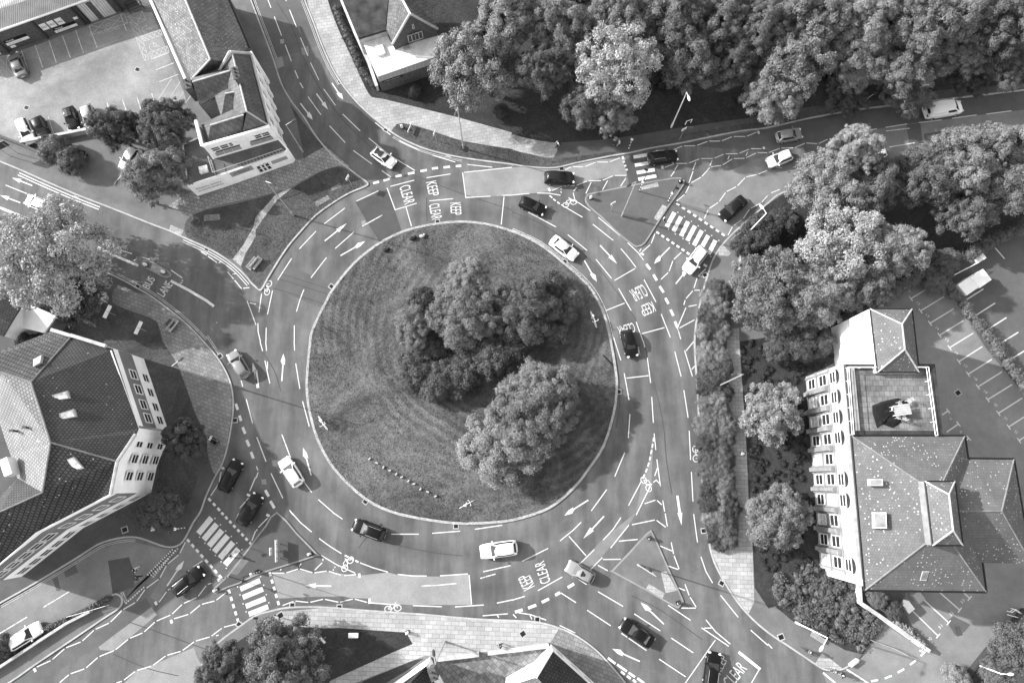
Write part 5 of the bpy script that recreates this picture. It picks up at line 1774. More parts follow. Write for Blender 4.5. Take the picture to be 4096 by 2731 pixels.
# ------------------------------------------------------------------ lamps, beacons, signs
def solve_h(base, top, z0=KT):
    g = at(base, z0)
    best = min(((at(top, z).to_2d() - g.to_2d()).length, z) for z in np.arange(1.0, 14, .05))
    return float(best[1])
def lamp(s, label, light=False, z0=KT, rpole=.09):
    base, top, head = P(s)
    h = solve_h(base, top, z0)
    g = at(base, z0)
    hd = at(head, h + .15)
    t = thing('street_lamp', label, 'street lamp', g)
    mat = M['whitepaint'] if light else M['galv']
    m = MB()
    m.tube((0, 0, 0), (0, 0, 1.2), rpole * 1.5, n=10)
    m.tube((0, 0, 1.2), (0, 0, h - z0), rpole, rpole * .65, n=10)
    m.build('pole', mat, t)
    v = Vector((hd.x - g.x, hd.y - g.y, 0))
    d = v.normalized() if v.length > .05 else Vector((1, 0, 0))
    tip = Vector((0, 0, h - z0)) + d * max(.6, min(v.length - .35, 3.0)) + Vector((0, 0, .18))
    m = MB()
    m.tube((0, 0, h - z0 - .03), tip, rpole * .6, rpole * .45, n=8)
    m.build('arm', mat, t)
    m = MB()
    c = tip + d * .35
    m.sphere(c, .4, 12, 8, sc=(1, .45, .22))
    k = m.build('lantern', M['whitepaint'] if light else M['darkmetal'], t, smooth=False)
    # turn the lantern to its arm
    a = math.atan2(d.y, d.x)
    R = Matrix.Translation(c) @ Matrix.Rotation(a, 4, 'Z') @ Matrix.Translation(-c)
    k.data.transform(R)
    m = MB()
    m.sphere(c - Vector((0, 0, .06)), .25, 8, 5, sc=(1.1, .6, .25))
    gl = m.build('glass', M['lamp'], k)
    gl.data.transform(R)
lamp("20 1462,1170 1597,848 1620,890", "tall white street lamp leaning over the verge by the north footway", True)
lamp("10 1905,1365 1855,990 1835,1045", "slim street lamp in the grass strip along the north paving")
lamp("11 345,410 88,100 160,125", "street lamp with a dark lantern on the lawn in front of the pub")
lamp("21 1010,415 1130,98 1075,135", "street lamp in the middle of the triangular island at the top right")
lamp("21 2130,610 2330,385 2297,338", "white street lamp among the dark ivy at the north-east bend", True)
lamp("22 1885,413 2120,297 2040,303", "street lamp rising from the hedge beside the east footpath")
lamp("02 1960,355 1582,218 1660,165", "street lamp with a dark lantern on the west paving")
lamp("13 1735,1185 1637,1388 1632,1290", "street lamp on the south paving in front of the white gable")
lamp("23 1155,480 1315,605 1262,525", "street lamp on the triangular island at the lower right", z0=KT)
lamp("33 255,1010 545,1160 490,1250", "white street lamp beside the rough planting at the lower right", True)
lamp("33 1905,1390 2140,1480 2150,1486", "white lamp post next to the pale ramp at the bottom right", True, .0)
lamp("10 430,1395 280,1145 350,1108", "street lamp on the dark paving beside the pub's side wall")
lamp("30 830,1000 920,885 940,884", "thin lamp on the north footway under the overhanging trees")
lamp("01 1440,305 1115,40 1068,110", "street lamp leaning through the tree at the pub's car park exit")
lamp("30 915,715 1000,615 1010,600", "pale lamp pole sticking up inside the wood")

def beacon(s, label, z0=KT):
    base, globe, arm_, fl = P(s)
    h = max(2.6, min(3.6, solve_h(base, globe, z0)))
    g = at(base, z0)
    t = thing('belisha_beacon', label, 'crossing beacon', g)
    m = MB()
    for k in range(7):
        m.tube((0, 0, h * k / 7), (0, 0, h * (k + 1) / 7), .06, n=10, mi=k % 2)
    m.build('striped_pole', [M['black'], M['whitepaint']], t)
    m = MB()
    m.sphere((0, 0, h + .16), .2, 12, 8)
    m.build('globe', M['lamp'], t, smooth=True)
    h2 = solve_h(base, arm_, z0)
    h2 = max(h + 1.2, min(h2, 6.0))
    m = MB()
    m.tube((0, 0, h + .3), (0, 0, h2), .045, n=8)
    m.build('upper_pole', M['black'], t)
    f = at(fl, h2)
    v = Vector((f.x - g.x, f.y - g.y, 0))
    v = v.normalized() * max(.4, min(v.length, 1.3))
    m = MB()
    m.tube((0, 0, h2 - .05), v + Vector((0, 0, h2)), .035, n=6)
    k = m.build('bracket', M['black'], t)
    m = MB()
    m.box(v + Vector((0, 0, h2 - .02)), (.5, .22, .16), math.atan2(v.y, v.x) + 1.2)
    m.build('floodlight', M['black'], t)
beacon("20 1068,1378 1095,1288 1118,1240 1132,1205", "striped beacon at the footway end of the north zebra crossing")
beacon("21 1168,190 1195,112 1225,40 1232,-5", "striped beacon on the triangular island beside the north zebra")
beacon("21 1428,290 1465,215 1505,135 1515,165", "striped beacon on the triangular island beside the north-east zebra")
beacon("03 1712,140 1617,152 1520,165 1550,200", "striped beacon on the west footway by the south-west zebra")
beacon("03 2108,590 2022,617 1940,640 1947,585", "striped beacon at the tip of the south-west island")
beacon("03 2395,540 2310,557 2232,580 2245,630", "striped beacon on the south-west island facing the southern zebra")
beacon("13 175,945 92,982 12,1022 0,970", "striped beacon on the south footway by the southern zebra")

def sign_board(s, rz, w, hh, zb, label, col='whitepaint', txt=None, name='sign', posts=1, face=None, cat='sign', tilt=0.0, z0=KT):
    g = G(s, z0)[0]
    t = thing(name, label, cat, g, math.radians(rz))
    ys = [0] if posts == 1 else [-.35 * w, .35 * w] if posts == 2 else [-.38 * w, 0, .38 * w]
    for y in ys:
        m = MB()
        m.tube((.05, y, 0), (.05, y, zb + hh * .9), .035, n=8)
        m.build('post', M['galv'], t)
    m = MB()
    m.box((0, 0, zb + hh / 2), (.05, w, hh))
    k = m.build('panel', M[col], t)
    if face:
        m = MB()
        for (y0, z0_, y1, z1) in face[1]:
            m.box((-.03, (y0 + y1) / 2 * w, zb + (z0_ + z1) / 2 * hh), (.012, abs(y1 - y0) * w, abs(z1 - z0_) * hh))
        m.build('lettering', M[face[0]], k)
    if txt:
        m = MB()
        text_on(m, txt, Vector((-.031, 0, zb + hh / 2)), Vector((0, -w * .8, 0)), Vector((0, 0, hh * .4)))
        m.build('lettering', M['black'], k)
    return t
# chevron board on the south-west island: white panel, black arrow
t = thing('chevron_board', "large white direction board with a black arrow on the south-west island", 'road sign', G("13 215,345", KT)[0], math.radians(5))
for y in (-.95, -.1, .75):
    m = MB()
    m.tube((.05, y, 0), (.05, y, 1.3), .05, n=8)
    m.build('post', M['galv'], t)
m = MB()
m.box((-.05, 0, 1.05), (.06, 2.6, .75))
k = m.build('panel', M['whitepaint'], t)
m = MB()
m.box((-.09, .1, 1.05), (.012, 1.9, .4))
m.build('black_band', M['black'], k)
m = MB()
for sgn in (-1, 1):
    m.box((-.09, -1.02, 1.05 + sgn * .11), (.014, .34, .1))
m.build('arrowhead', M['black'], k)
sign_board("13 165,350", 5, .9, .95, .7, "small white sign with a dark oval in front of the chevron board", face=('darkmetal', [(-.25, .55, .25, .8), (-.35, .2, .35, .3)]), name='road_sign', cat='road sign')
sign_board("13 640,1145", 45, .95, .7, 1.2, "white street sign on a post at the edge of the southern lawn", face=('darkmetal', [(-.2, .5, .2, .85), (-.4, .12, .4, .3)]), name='street_sign')
sign_board("03 1480,128", -10, .9, .9, 1.4, "white square sign by the dark shrub near the south-west crossing", name='road_sign', cat='road sign', face=('darkmetal', [(-.3, .2, .3, .35)]))
for s, lab in (("01 1060,1325", "white notice board in the dark lawn under the big pale-leaved tree"), ("01 1340,1470", "white notice board on the dark lawn, nearer the cabinet")):
    sign_board(s, -20, 1.75, .8, 1.5, lab, name='notice_board', cat='notice board', face=('greypaint', [(-.4, .3, .4, .4), (-.4, .6, .4, .7)]))
sign_board("11 875,130", -25, .8, .6, 2.0, "small road sign standing on the lawn at the top of the roundabout", name='road_sign', cat='road sign', face=('darkmetal', [(-.3, .3, .3, .6)]))
sign_board("10 1655,1295", -20, .8, .6, 2.0, "small white road sign in the grass strip beside the north paving", name='road_sign', cat='road sign', face=('darkmetal', [(-.3, .3, .3, .6)]))
sign_board("20 1538,1275", -60, .75, .6, 2.4, "white sign post on the verge between the north footway and the road", name='road_sign', cat='road sign', face=('darkmetal', [(-.3, .3, .3, .6)]))
sign_board("21 905,365", -60, .7, .6, 2.2, "pale sign post on the top right triangular island", name='road_sign', cat='road sign', face=('darkmetal', [(-.3, .3, .3, .6)]))
sign_board("10 1415,1195", -20, 1.4, .35, .4, "low white street name plate in the grass strip", name='name_plate', posts=2, face=('darkmetal', [(-.4, .3, .4, .7)]))
sign_board("01 2000,1400", 60, .1, .1, .3, "short post behind the bench on the west paving", name='post', cat='post', z0=KT)
# lane direction sign at the left
t = thing('lane_sign', "dark lane sign with two white upward arrows at the left footway", 'road sign', G("00 130,1420", KT)[0], math.radians(-62))
for y in (-.5, .5):
    m = MB()
    m.tube((.06, y, 0), (.06, y, 3.0), .05, n=8)
    m.build('post', M['galv'], t)
m = MB()
m.box((0, 0, 2.6), (.05, 1.7, 1.25))
k = m.build('panel', M['darkmetal'], t)
for y in (-.4, .4):
    m = MB()
    m.box((-.035, y, 2.4), (.012, .12, .6))
    m.face([(-.042, y - .2, 2.7), (-.042, y + .2, 2.7), (-.042, y, 3.0)])
    m.build('arrow', M['whitepaint'], k)
m = MB()
for a in ((0, 3.21, 1.7, .03), (0, 1.99, 1.7, .03)):
    m.box((-.03, a[0], a[1]), (.02, a[2], a[3]))
m.build('border', M['whitepaint'], k)

def bollard(s, label, name='bollard', z0=KT, dark=False):
    g = G(s, z0)[0]
    t = thing(name, label, 'bollard', g, .4)
    m = MB()
    m.box((0, 0, .35), (.34, .26, .7))
    m.sphere((0, 0, .7), .19, 10, 6, sc=(.9, .7, 1.0))
    m.build('shell', M['darkmetal' if dark else 'whitepaint'], t)
    m = MB()
    m.box((-.18, 0, .5), (.02, .2, .25))
    m.build('face', M['whitepaint' if dark else 'darkmetal'], t)
    m = MB()
    m.box((0, 0, .05), (.5, .42, .1))
    m.build('foot', M['black'], t)
bollard("21 722,255", "white bollard on the west corner of the top right island")
bollard("21 1545,105", "dark bollard on the north corner of the top right island", dark=True)
bollard("23 1525,828", "dark bollard on the lowest corner of the lower right island", dark=True)
bollard("23 1262,238", "dark bollard on the top corner of the lower right island", dark=True)
bollard("13 497,380", "white bollard on the right-hand tip of the south-west island")
bollard("03 1988,712", "pale bollard on the left-hand tip of the south-west island")
bollard("01 1345,868", "pale bollard in the rounded end of the bus lane refuge nearest the big tree")
bollard("01 1512,935", "white square bollard in the rounded end of the bus lane refuge nearest the roundabout")
bollard("13 1393,1100", "white bollard where the southern lawn meets the paving")
bollard("03 640,965", "dark bollard among the scrub of the side street's low wall", dark=True)
bollard("10 1342,1175", "round pale bin at the tip of the grass strip by the north paving", name='litter_bin')
bollard("13 10,545", "black bollard on the south-west island beside the southern zebra", dark=True)

def bench(s, rz, label, w=1.8):
    g = G(s, KT)[0]
    t = thing('bench', label, 'bench', g, math.radians(rz))
    m = MB()
    for k in range(4):
        m.box((0, -.2 + .13 * k, .45), (w, .1, .05))
    m.build('seat', M['galv'], t)
    m = MB()
    for k in range(3):
        m.box((0, .26 + .03 * k, .58 + .13 * k), (w, .04, .1))
    m.build('backrest', M['galv'], t)
    for x in (-w * .4, w * .4):
        m = MB()
        m.box((x, 0, .22), (.07, .5, .44))
        m.build('leg', M['darkmetal'], t)
bench("01 2335,865", 55, "slatted bench on the lawn by the trodden path")
bench("11 20,860", 55, "second slatted bench beside the first on the same lawn")
bench("33 440,1145", -32, "bench between the rough planting and the lower right footway")
bench("01 1605,1430", 55, "bench next to a service cover on the west paving")

# hoop barriers and railings
def railing(name, s, h, label, cat, mat='galv', bars=0, z0=KT, rails=2, r=.03):
    pts = G(s, z0)
    o0 = pts[0]
    t = thing(name, label, cat, o0)
    L_ = [p - o0 for p in pts]
    m = MB()
    for a, c in zip(L_, L_[1:]):
        for k in range(rails):
            z = h * (1 - k * .45)
            m.tube(a + Vector((0, 0, z)), c + Vector((0, 0, z)), r, n=6)
        if bars:
            n = max(2, int((c - a).length / bars))
            for k in range(n):
                q = a.lerp(c, (k + .5) / n)
                m.tube(q + Vector((0, 0, h * .1)), q + Vector((0, 0, h)), r * .5, n=4)
    m.build('rails', M[mat], t)
    for a, c in zip(L_, L_[1:]):
        n = max(1, round((c - a).length / 2.2))
        for k in range(n):
            q = a.lerp(c, k / n)
            m = MB()
            m.tube(q, q + Vector((0, 0, h + .05)), r * 1.3, n=6)
            m.build('post', M[mat], t)
    q = L_[-1]
    m = MB()
    m.tube(q, q + Vector((0, 0, h + .05)), r * 1.3, n=6)
    m.build('post', M[mat], t)
    return t
railing('hoop_barrier', "20 1590,1145 1640,1128", .9, "pale hoop barrier in the grass by the tall white lamp", 'barrier', 'whitepaint', rails=1, r=.05)
railing('guard_rail', "21 2050,710 2075,820 2072,920", 1.0, "pedestrian guard rail at the back of the footway by the north-east bend", 'railing', 'galv', .25)
railing('guard_rail', "21 2080,545 2105,570 2010,640", 1.0, "short railing by the white lamp at the north-east bend", 'railing', 'galv', .3)
railing('guard_rail', "33 930,1165 1100,1225 1245,1298", 1.0, "handrail running down beside the car park access", 'railing', 'galv', 0)
railing('guard_rail', "03 650,950 850,895 1000,850", .8, "pale rail along the top of the side street's low wall", 'railing', 'whitepaint', 0)
railing('goal_post', "31 1650,985 1860,878", 1.6, "white metal pole barrier across the upper car park's bushy corner", 'barrier', 'whitepaint', 0, 0.01, 1, .05)
railing('cycle_rack', "33 2195,905 2230,880 2300,930", .9, "white cycle rack at the right-hand end of the office car park", 'rack', 'whitepaint', 0, .01, 2, .04)
railing('cycle_rack', "33 2200,940 2280,960", .9, "second white cycle rack beside the first", 'rack', 'whitepaint', 0, .01, 2, .04)
railing('trolley_frame', "00 1185,90 1300,30 1330,85 1210,135 1185,90", 1.3, "dark metal trolley frame by the accessible bays", 'frame', 'darkmetal', 0, Z1, 2, .04)

# gully grates and inspection covers
def grate(s, rz, label, z=0.012, w=.5, name='drain_grate'):
    g = G(s, z)[0]
    t = thing(name, label, 'drain', g, math.radians(rz))
    m = MB()
    m.box((0, 0, 0), (w + .22, w + .2, .012))
    m.build('frame', M['kerb'], t)
    m = MB()
    m.box((0, 0, .004), (w, w * .9, .016))
    m.build('grate', M['black'], t)
for s, rz, lab in (("11 1667,468", 5, "gully grate at the top of the island kerb below the CLEAR lettering"), ("11 692,1062", -35, "gully grate at the island kerb beside the tarmac patch"),
    ("22 980,460", 0, "gully grate at the right-hand side of the island kerb"), ("12 1005,1467", -35, "gully grate at the lower left of the island kerb"), ("13 1836,128", 0, "gully grate at the bottom of the island kerb"),
    ("21 483,835", -35, "gully grate beside the white saloon at the island kerb"), ("10 1193,1190", -35, "gully grate in the top road's kerb below the paving"), ("10 1770,1420", -15, "gully grate in the kerb before the north verge"),
    ("01 1262,1065", -30, "gully grate beside the BUS lettering"), ("01 1900,718", -30, "gully grate at the lawn corner on the west road"), ("02 2020,133", -50, "gully grate next to the silver car at the west paving"),
    ("02 2158,722", 5, "gully grate below the dashed line on the west side"), ("13 333,852", 0, "gully grate nearest the southern zebra"), ("13 766,870", 0, "gully grate under the southern zig-zag line"),
    ("23 232,982", 0, "gully grate near the south give-way line"), ("23 1760,170", 5, "gully grate at the lower end of the kerbside hedge"), ("21 1773,958", 20, "gully grate at the kerb below the north-east zebra"),
    ("20 455,1550", 0, "gully grate at the north kerb by the zig-zag"), ("03 2195,1028", -30, "gully grate at the bend below the southern zebra"), ("01 712,222", -30, "gully grate on the west road by the double white lines"),
    ("23 1925,650", -30, "gully grate on the south-east kerb"), ("10 770,750", -60, "gully grate at the top road's bend")):
    grate(s, rz, lab)
for s, rz, lab in (("00 1262,640", -20, "drain cover in the middle of the concrete car park"), ("00 243,990", -20, "drain cover in the car park near the parked white car")):
    grate(s, rz, lab, Z1 + .008, .55)
grate("32 1745,470", 30, "drain cover in the office car park", .012, .6)
for s, rz, lab in (("23 100,1115", 35, "square cover with a pale frame in the south paving"), ("33 120,1145", 20, "white square cover in the lower right footway"), ("13 225,945", 30, "dark cover beside the southern beacon"), ("03 1145,160", 20, "dark cover on the west footway")):
    grate(s, rz, lab, Z3 + .004, .6, 'inspection_cover')
# row of small bedding plants / markers on the island
for i, p in enumerate(G("12 1045,1075 1110,1112 1172,1152 1230,1182 1290,1215 1340,1243 1402,1278 1452,1305 1512,1352 1578,1378 1650,1418", .14)):
    m = MB()
    m.box((0, 0, .12), (.34, .18, .24), .3)
    m.box((.05, 0, .25), (.2, .12, .06), .3)
    o = m.build('marker_block', M['stone'])
    o.location = p
    o.rotation_euler = (0, 0, rng.uniform(-.8, .8))
    tag(o, "small pale block in the curved row on the island lawn", 'block', "row of blocks on the island lawn")
for s, lab, sc in (("11 1440,628", "dark chunk with a white end near the island's upper kerb", 1.0), ("11 1525,605", "pale stone on the worn spot near the island's upper kerb", .8), ("11 1195,735", "dark lump in the grass at the island's upper left", .9)):
    m = MB()
    m.sphere((0, 0, .2), .4 * sc, 7, 5, sc=(1.2, .8, .6))
    m.sphere((.3, .2, .15), .25 * sc, 7, 5)
    o = m.build('rock', M['stone' if 'pale' in lab else 'black'])
    o.location = G(s, .14)[0]
    tag(o, lab, 'rock')
m = MB()
m.box((0, 0, .05), (1.7, .12, .1))
m.box((.4, 0, .12), (.3, .1, .06))
o = m.build('plank', M['black'])
o.location = G("22 880,170", .14)[0]
o.rotation_euler = (0, 0, math.radians(-48))
tag(o, "black plank lying on the grass by the island's right-hand kerb", 'plank')

# cabinets, bins, containers
def cabinet(name, s, rz, size, label, mat, top=None, z0=KT, cat='cabinet'):
    g = G(s, z0)[0]
    t = thing(name, label, cat, g, math.radians(rz))
    m = MB()
    m.box((0, 0, size[2] / 2), size)
    m.build('body', M[mat], t)
    m = MB()
    m.box((0, 0, size[2] + .03), (size[0] + .06, size[1] + .06, .06))
    m.build('lid', M[top or mat], t)
    m = MB()
    m.box((0, -size[1] / 2 - .01, size[2] * .5), (.04, .03, size[2] * .8))
    m.build('door_seam', M['darkmetal'], t)
cabinet('utility_cabinet', "13 912,1112", 0, (1.1, .5, 1.1), "dark utility cabinet with a white lid at the southern lawn's edge", 'darkmetal', 'whitepaint')
cabinet('container', "31 1780,1080", 33, (2.5, 1.7, 1.6), "lower of two white lidded containers by the car park hedge", 'whitepaint', None, .012, 'container')
cabinet('container', "31 1875,1025", 33, (2.0, 1.7, 1.8), "upper of two white lidded containers by the car park hedge", 'whitepaint', None, .012, 'container')
cabinet('cart', "31 1900,825", 30, (1.5, .8, 1.0), "pale cart at the upper car park's bushy edge", 'galv', 'whitepaint', .012, 'cart')
cabinet('planter_box', "01 1580,1410", 55, (.9, .9, .5), "square planter box beside the bench on the west paving", 'stone', 'soil', KT, 'planter')
cabinet('wheelie_bin', "33 1245,855", 35, (.9, 1.1, 1.1), "grey bin in the open store beside the numbered bays", 'greypaint', None, .01, 'bin')
cabinet('wheelie_bin', "33 1340,765", 35, (.9, 1.1, 1.1), "grey bin in the open store, closer to the office eaves", 'greypaint', None, .01, 'bin')
# pale ramp / steps at the bottom right
pts = G("33 1885,1470 2050,1290 2090,1180 2180,1090 2290,1080 2310,1105 2200,1200 2020,1480", 0)
m = MB()
m.prism(pts, 0, .5)
o = m.build('ramp', M['render'])
tag(o, "pale stepped ramp along the car park's lower right edge", 'ramp')
# ------------------------------------------------------------------ buildings
FR = {'pb': (700, 180, 723 / 500.0), 'wh': (0, 0, 1344 / 520.0), 'lb': (0, 1250, 1140 / 700.0), 'sb': (1700, 2500, 1.68)}
def G3(s):
    out, fr = [], None
    for tok in s.split():
        if ',' not in tok:
            fr = FR[tok] if tok in FR else (int(tok[0]) * 1024, ROWY[int(tok[1])], S)
            continue
        q = [float(a) for a in tok.split(',')]
        out.append(at((fr[0] + q[0] / fr[2], fr[1] + q[1] / fr[2]), q[2]))
    return out

class Bld:
    def __init__(self, name, label, cat, ref):
        p = G3(ref)[0]
        self.o = Vector((p.x, p.y, 0))
        self.t = thing(name, label, cat, self.o)
    def part(self, name, mb, mats, parent=None, smooth=False):
        return mb.build(name, mats, parent or self.t, self.o, smooth)
    def roof(self, name, faces, mat, th=0.16, parent=None):
        mb = MB()
        for f in faces:
            p = G3(f) if isinstance(f, str) else f
            if area2(p) < 0:
                p = p[::-1]
            n = len(p)
            mb.add(p, [list(range(n))])
            d = Vector((0, 0, th))
            lo = [q - d for q in p]
            mb.add(p + lo, [[i, n + i, n + (i + 1) % n, (i + 1) % n] for i in range(n)])
            mb.add(lo, [list(range(n))[::-1]])
        return self.part(name, mb, M[mat] if isinstance(mat, str) else mat, parent)
    def wall(self, name, tops, mat, zb=-0.05, drop=0.0, close=False, bands=None):
        """vertical wall under a run of top points; bands: [(z, matindex)]"""
        p = G3(tops) if isinstance(tops, str) else tops
        if close:
            p = p + [p[0]]
        mb = MB()
        for a, c in zip(p, p[1:]):
            lv = [(zb, 0)] + (bands or [])
            for k, (z, mi) in enumerate(lv):
                z1 = lv[k + 1][0] if k + 1 < len(lv) else None
                ta, tc = (a.z - drop, c.z - drop) if z1 is None else (z1, z1)
                mb.face([(a.x, a.y, z), (c.x, c.y, z), (c.x, c.y, tc), (a.x, a.y, ta)], mi)
        return self.part(name, mb, mat if isinstance(mat, list) else M[mat])
    def ridge(self, name, runs, mat, r=.13, parent=None):
        mb = MB()
        for s in runs:
            p = G3(s) if isinstance(s, str) else s
            for a, c in zip(p, p[1:]):
                mb.tube(a + Vector((0, 0, .02)), c + Vector((0, 0, .02)), r, n=6)
        return self.part(name, mb, M[mat], parent)
    def slab_on(self, name, s, h, mat, parent=None, side=None):
        """low box standing on a roof: top outline given at its own height"""
        p = G3(s)
        mb = MB()
        z1 = max(q.z for q in p)
        mb.prism(p, z1 - h, z1)
        return self.part(name, mb, M[mat], parent)

def wframe(bd, A, B, out, u, v, w, h, arch=False, frame='frame', bars=1, pane='pane', name='window', deep=.05):
    """one window on the wall from A to B: frame (part) with its panes (sub-part)"""
    ux = (B - A).to_2d().normalized()
    ux = Vector((ux.x, ux.y, 0))
    n = Vector((ux.y, -ux.x, 0))
    if n.dot(out) < 0:
        n = -n
    c = Vector((A.x, A.y, 0)) + ux * u + Vector((0, 0, v))
    def bx(mb, du, dv, sw, sh, d0, d1):
        pts = [c + ux * (du + a * sw / 2) + Vector((0, 0, dv + b_ * sh / 2)) for a, b_ in ((-1, -1), (1, -1), (1, 1), (-1, 1))]
        vs = [p + n * d0 for p in pts] + [p + n * d1 for p in pts]
        mb.add(vs, [[4, 5, 6, 7], [0, 1, 5, 4], [1, 2, 6, 5], [2, 3, 7, 6], [3, 0, 4, 7]])
    f = MB()
    t = .1
    bx(f, -w / 2 + t / 2, h / 2, t, h, -.02, deep + .03)
    bx(f, w / 2 - t / 2, h / 2, t, h, -.02, deep + .03)
    bx(f, 0, t / 2, w - 2 * t - .002, t, -.02, deep + .05)
    bx(f, 0, h - t / 2, w - 2 * t - .002, t, -.02, deep + .03)
    for k in range(bars):
        bx(f, 0, t + (h - 2 * t) * (k + 1) / (bars + 1), w - 2 * t - .004, .07, -.02, deep + .02)
    fo = bd.part(name, f, M[frame])
    p = MB()
    bx(p, 0, h / 2, w - t * 1.2, h - t * 1.2, -.015, deep - .02)
    if arch:
        r = w / 2 + .12
        fan = [c + ux * (r * math.cos(a)) + Vector((0, 0, h + .05 + r * .95 * math.sin(a))) + n * (deep - .025) for a in [math.pi * k / 10 for k in range(11)]]
        p.add(fan, [list(range(11))])
    p.build('pane', M[pane], fo, bd.o)
    return fo

# ---- the office building at the right
HZ = 10.3
bd = Bld('office_building', "white arcaded office building with lichened hipped roofs, a turret and a tiled terrace", 'office building', "32 1500,900,0")
NW, SWc = G3("32 762,862,10.3")[0], G3("33 885,718,10.3")[0]
eaves = G3("32 762,862,10.3 1808,862,10.3 1838,1070,10.3 2258,1075,10.3 33 2420,470,10.3 1970,465,10.3 2005,733,10.3 885,718,10.3")
rn, rs = G3("32 1552,1395,14.3")[0], G3("33 1605,165,14.3")[0]
NE_, SE_ = eaves[1], eaves[6]
NEc, SEc = G3("32 1905,862,10.3")[0], SE_
r_ = bd.roof('roof', [[NW, SWc, rs, rn], [NW, rn, NE_], [SWc, SE_, rs], [NE_, rn, rs, SE_]], 'tile_h')
# east wing
w0, w1 = G3("32 1838,1070,10.3 2258,1075,10.3")
w2, w3 = G3("33 2420,470,10.3 1970,465,10.3")
wa = G3("32 2110,1552,13.3")[0]
wi = Vector((rn.x + .6, (w0.y + w3.y) / 2, 13.3))
wa = Vector((wa.x, wi.y, 13.9))
bd.roof('wing_roof', [[w0, wi, wa, w1], [w3, w2, wa, wi], [w1, wa, w2]], 'tile_h')
bd.ridge('ridge_tiles', [[NW, rn], [NE_, rn], [SWc, rs], [SE_, rs], [wi, wa], [w1, wa], [w2, wa]], 'ridge', .09, r_)
# turret on the ridge
ta, tb, tc, td = G3("32 1440,1282,14.7 1715,1283,14.7 33 1788,303,14.7 1510,305,14.7")
tr1, tr2 = G3("32 1662,1402,16.6 33 1700,168,16.6")
bd.wall('turret_wall', [ta, tb, tc, td], 'facadestone', 10.6, .05, True)
k = bd.roof('turret_roof', [[ta, tr1, tb], [tb, tr1, tr2, tc], [tc, tr2, td], [td, tr2, tr1, ta]], 'tile_h')
bd.ridge('turret_ridge', [[tr1, tr2], [ta, tr1], [tb, tr1], [tc, tr2], [td, tr2]], 'stone', .09, k)
# north tower
na, nb, nc, nd = G3("31 935,1268,10.3 1322,1270,10.3 32 1388,283,10.3 1003,283,10.3")
n1, n2 = G3("31 1232,1408,12.7 32 1257,70,12.7")
bd.wall('tower_wall', [na, nb, nc, nd], 'render', -.05, .05, True)
k = bd.roof('tower_roof', [[na, n1, nb], [nb, n1, n2, nc], [nc, n2, nd], [nd, n2, n1, na]], 'tile_h')
bd.ridge('tower_ridge', [[n1, n2], [na, n1], [nb, n1], [nc, n2], [nd, n2]], 'stone', .09, k)
# gutters
bd.ridge('gutter', [[eaves[0], eaves[1], eaves[2], eaves[3], eaves[4]]], 'black', .12)
bd.ridge('gutter', [[eaves[5], eaves[6], eaves[7], eaves[0]]], 'black', .12)
bd.ridge('turret_gutter', [[ta, tb, tc, td, ta]], 'black', .1)
bd.ridge('tower_gutter', [[na, nb, nc, nd, na]], 'black', .1)
# walls under the main roofs
def inset(p, d):
    if area2(p) < 0:
        p = p[::-1]
    return offs(p, d, True)
main = inset(eaves, .35)
bd.wall('wall', main, 'render', -.05, .1, True)
s_ = [q for q in main if q.y < min(p.y for p in main) + 1.2]
s0, s1 = min(s_, key=lambda q: q.x), max(s_, key=lambda q: q.x)
for f0 in (.28, .45, .62, .8):
    for v in (1.0, 4.1, 7.1):
        wframe(bd, s0, s1, Vector((0, -1, 0)), (s1 - s0).length * f0, v, 1.3, 1.8)
# west front: from its ground line
A0, B0 = G3("32 342,325,0 33 478,507,0")
T0 = G3("32 700,203,9.9")[0]
A0.z = B0.z = 0
zf = 9.9
ux = (B0 - A0)
LW = ux.length
ux.normalize()
inn = Vector((-ux.y, ux.x, 0))
inn = inn if inn.dot(NW - A0) > 0 else -inn
depth = 1.6
fr = MB()
pts = [A0, B0, B0 + inn * depth, A0 + inn * depth]
fr.prism([(p.x, p.y) for p in pts], -.05, zf)
front = bd.part('front_wall', fr, M['facade'])
cp = MB()
cp.prism([(p.x, p.y) for p in (A0 - inn * .12 - ux * .1, B0 - inn * .12 + ux * .1, B0 + inn * .3 + ux * .1, A0 + inn * .3 - ux * .1)], zf - .02, zf + .14)
bd.part('parapet_coping', cp, M['stone'])
bays = 10
rngw = random.Random(9)
for kbay in range(bays):
    u = LW * (kbay + .52) / bays
    for fl, (v, hh, w) in enumerate(((.85, 2.1, 1.35), (4.0, 2.2, 1.4), (6.95, 1.6, 1.45))):
        wframe(bd, A0, B0, -inn, u, v, w, hh, fl == 2, bars=1, deep=.06, pane='pane' if rngw.random() < .62 else 'skylight')
for kbay in range(1, bays):
    u = LW * kbay / bays
    m = MB()
    c = A0 + ux * u - inn * .16
    m.box((c.x, c.y, 3.2), (.5, .62, 6.3), math.atan2(ux.y, ux.x))
    m.box((c.x, c.y, 6.42), (.62, .8, .2), math.atan2(ux.y, ux.x))
    bd.part('pilaster', m, M['facadestone'])
for kbay in range(bays):
    for du in (-.34, .34):
        u = LW * (kbay + .5 + du) / bays
        m = MB()
        c = A0 + ux * u - inn * .06
        m.box((c.x, c.y, 3.4), (.18, .16, 6.8), math.atan2(ux.y, ux.x))
        bd.part('pier', m, M['facadestone'])
m = MB()
for z in (3.35, 6.75):
    c = A0 + ux * LW / 2 - inn * .05
    m.box((c.x, c.y, z), (LW + .1, .14, .22), math.atan2(ux.y, ux.x))
bd.part('string_course', m, M['facadestone'])
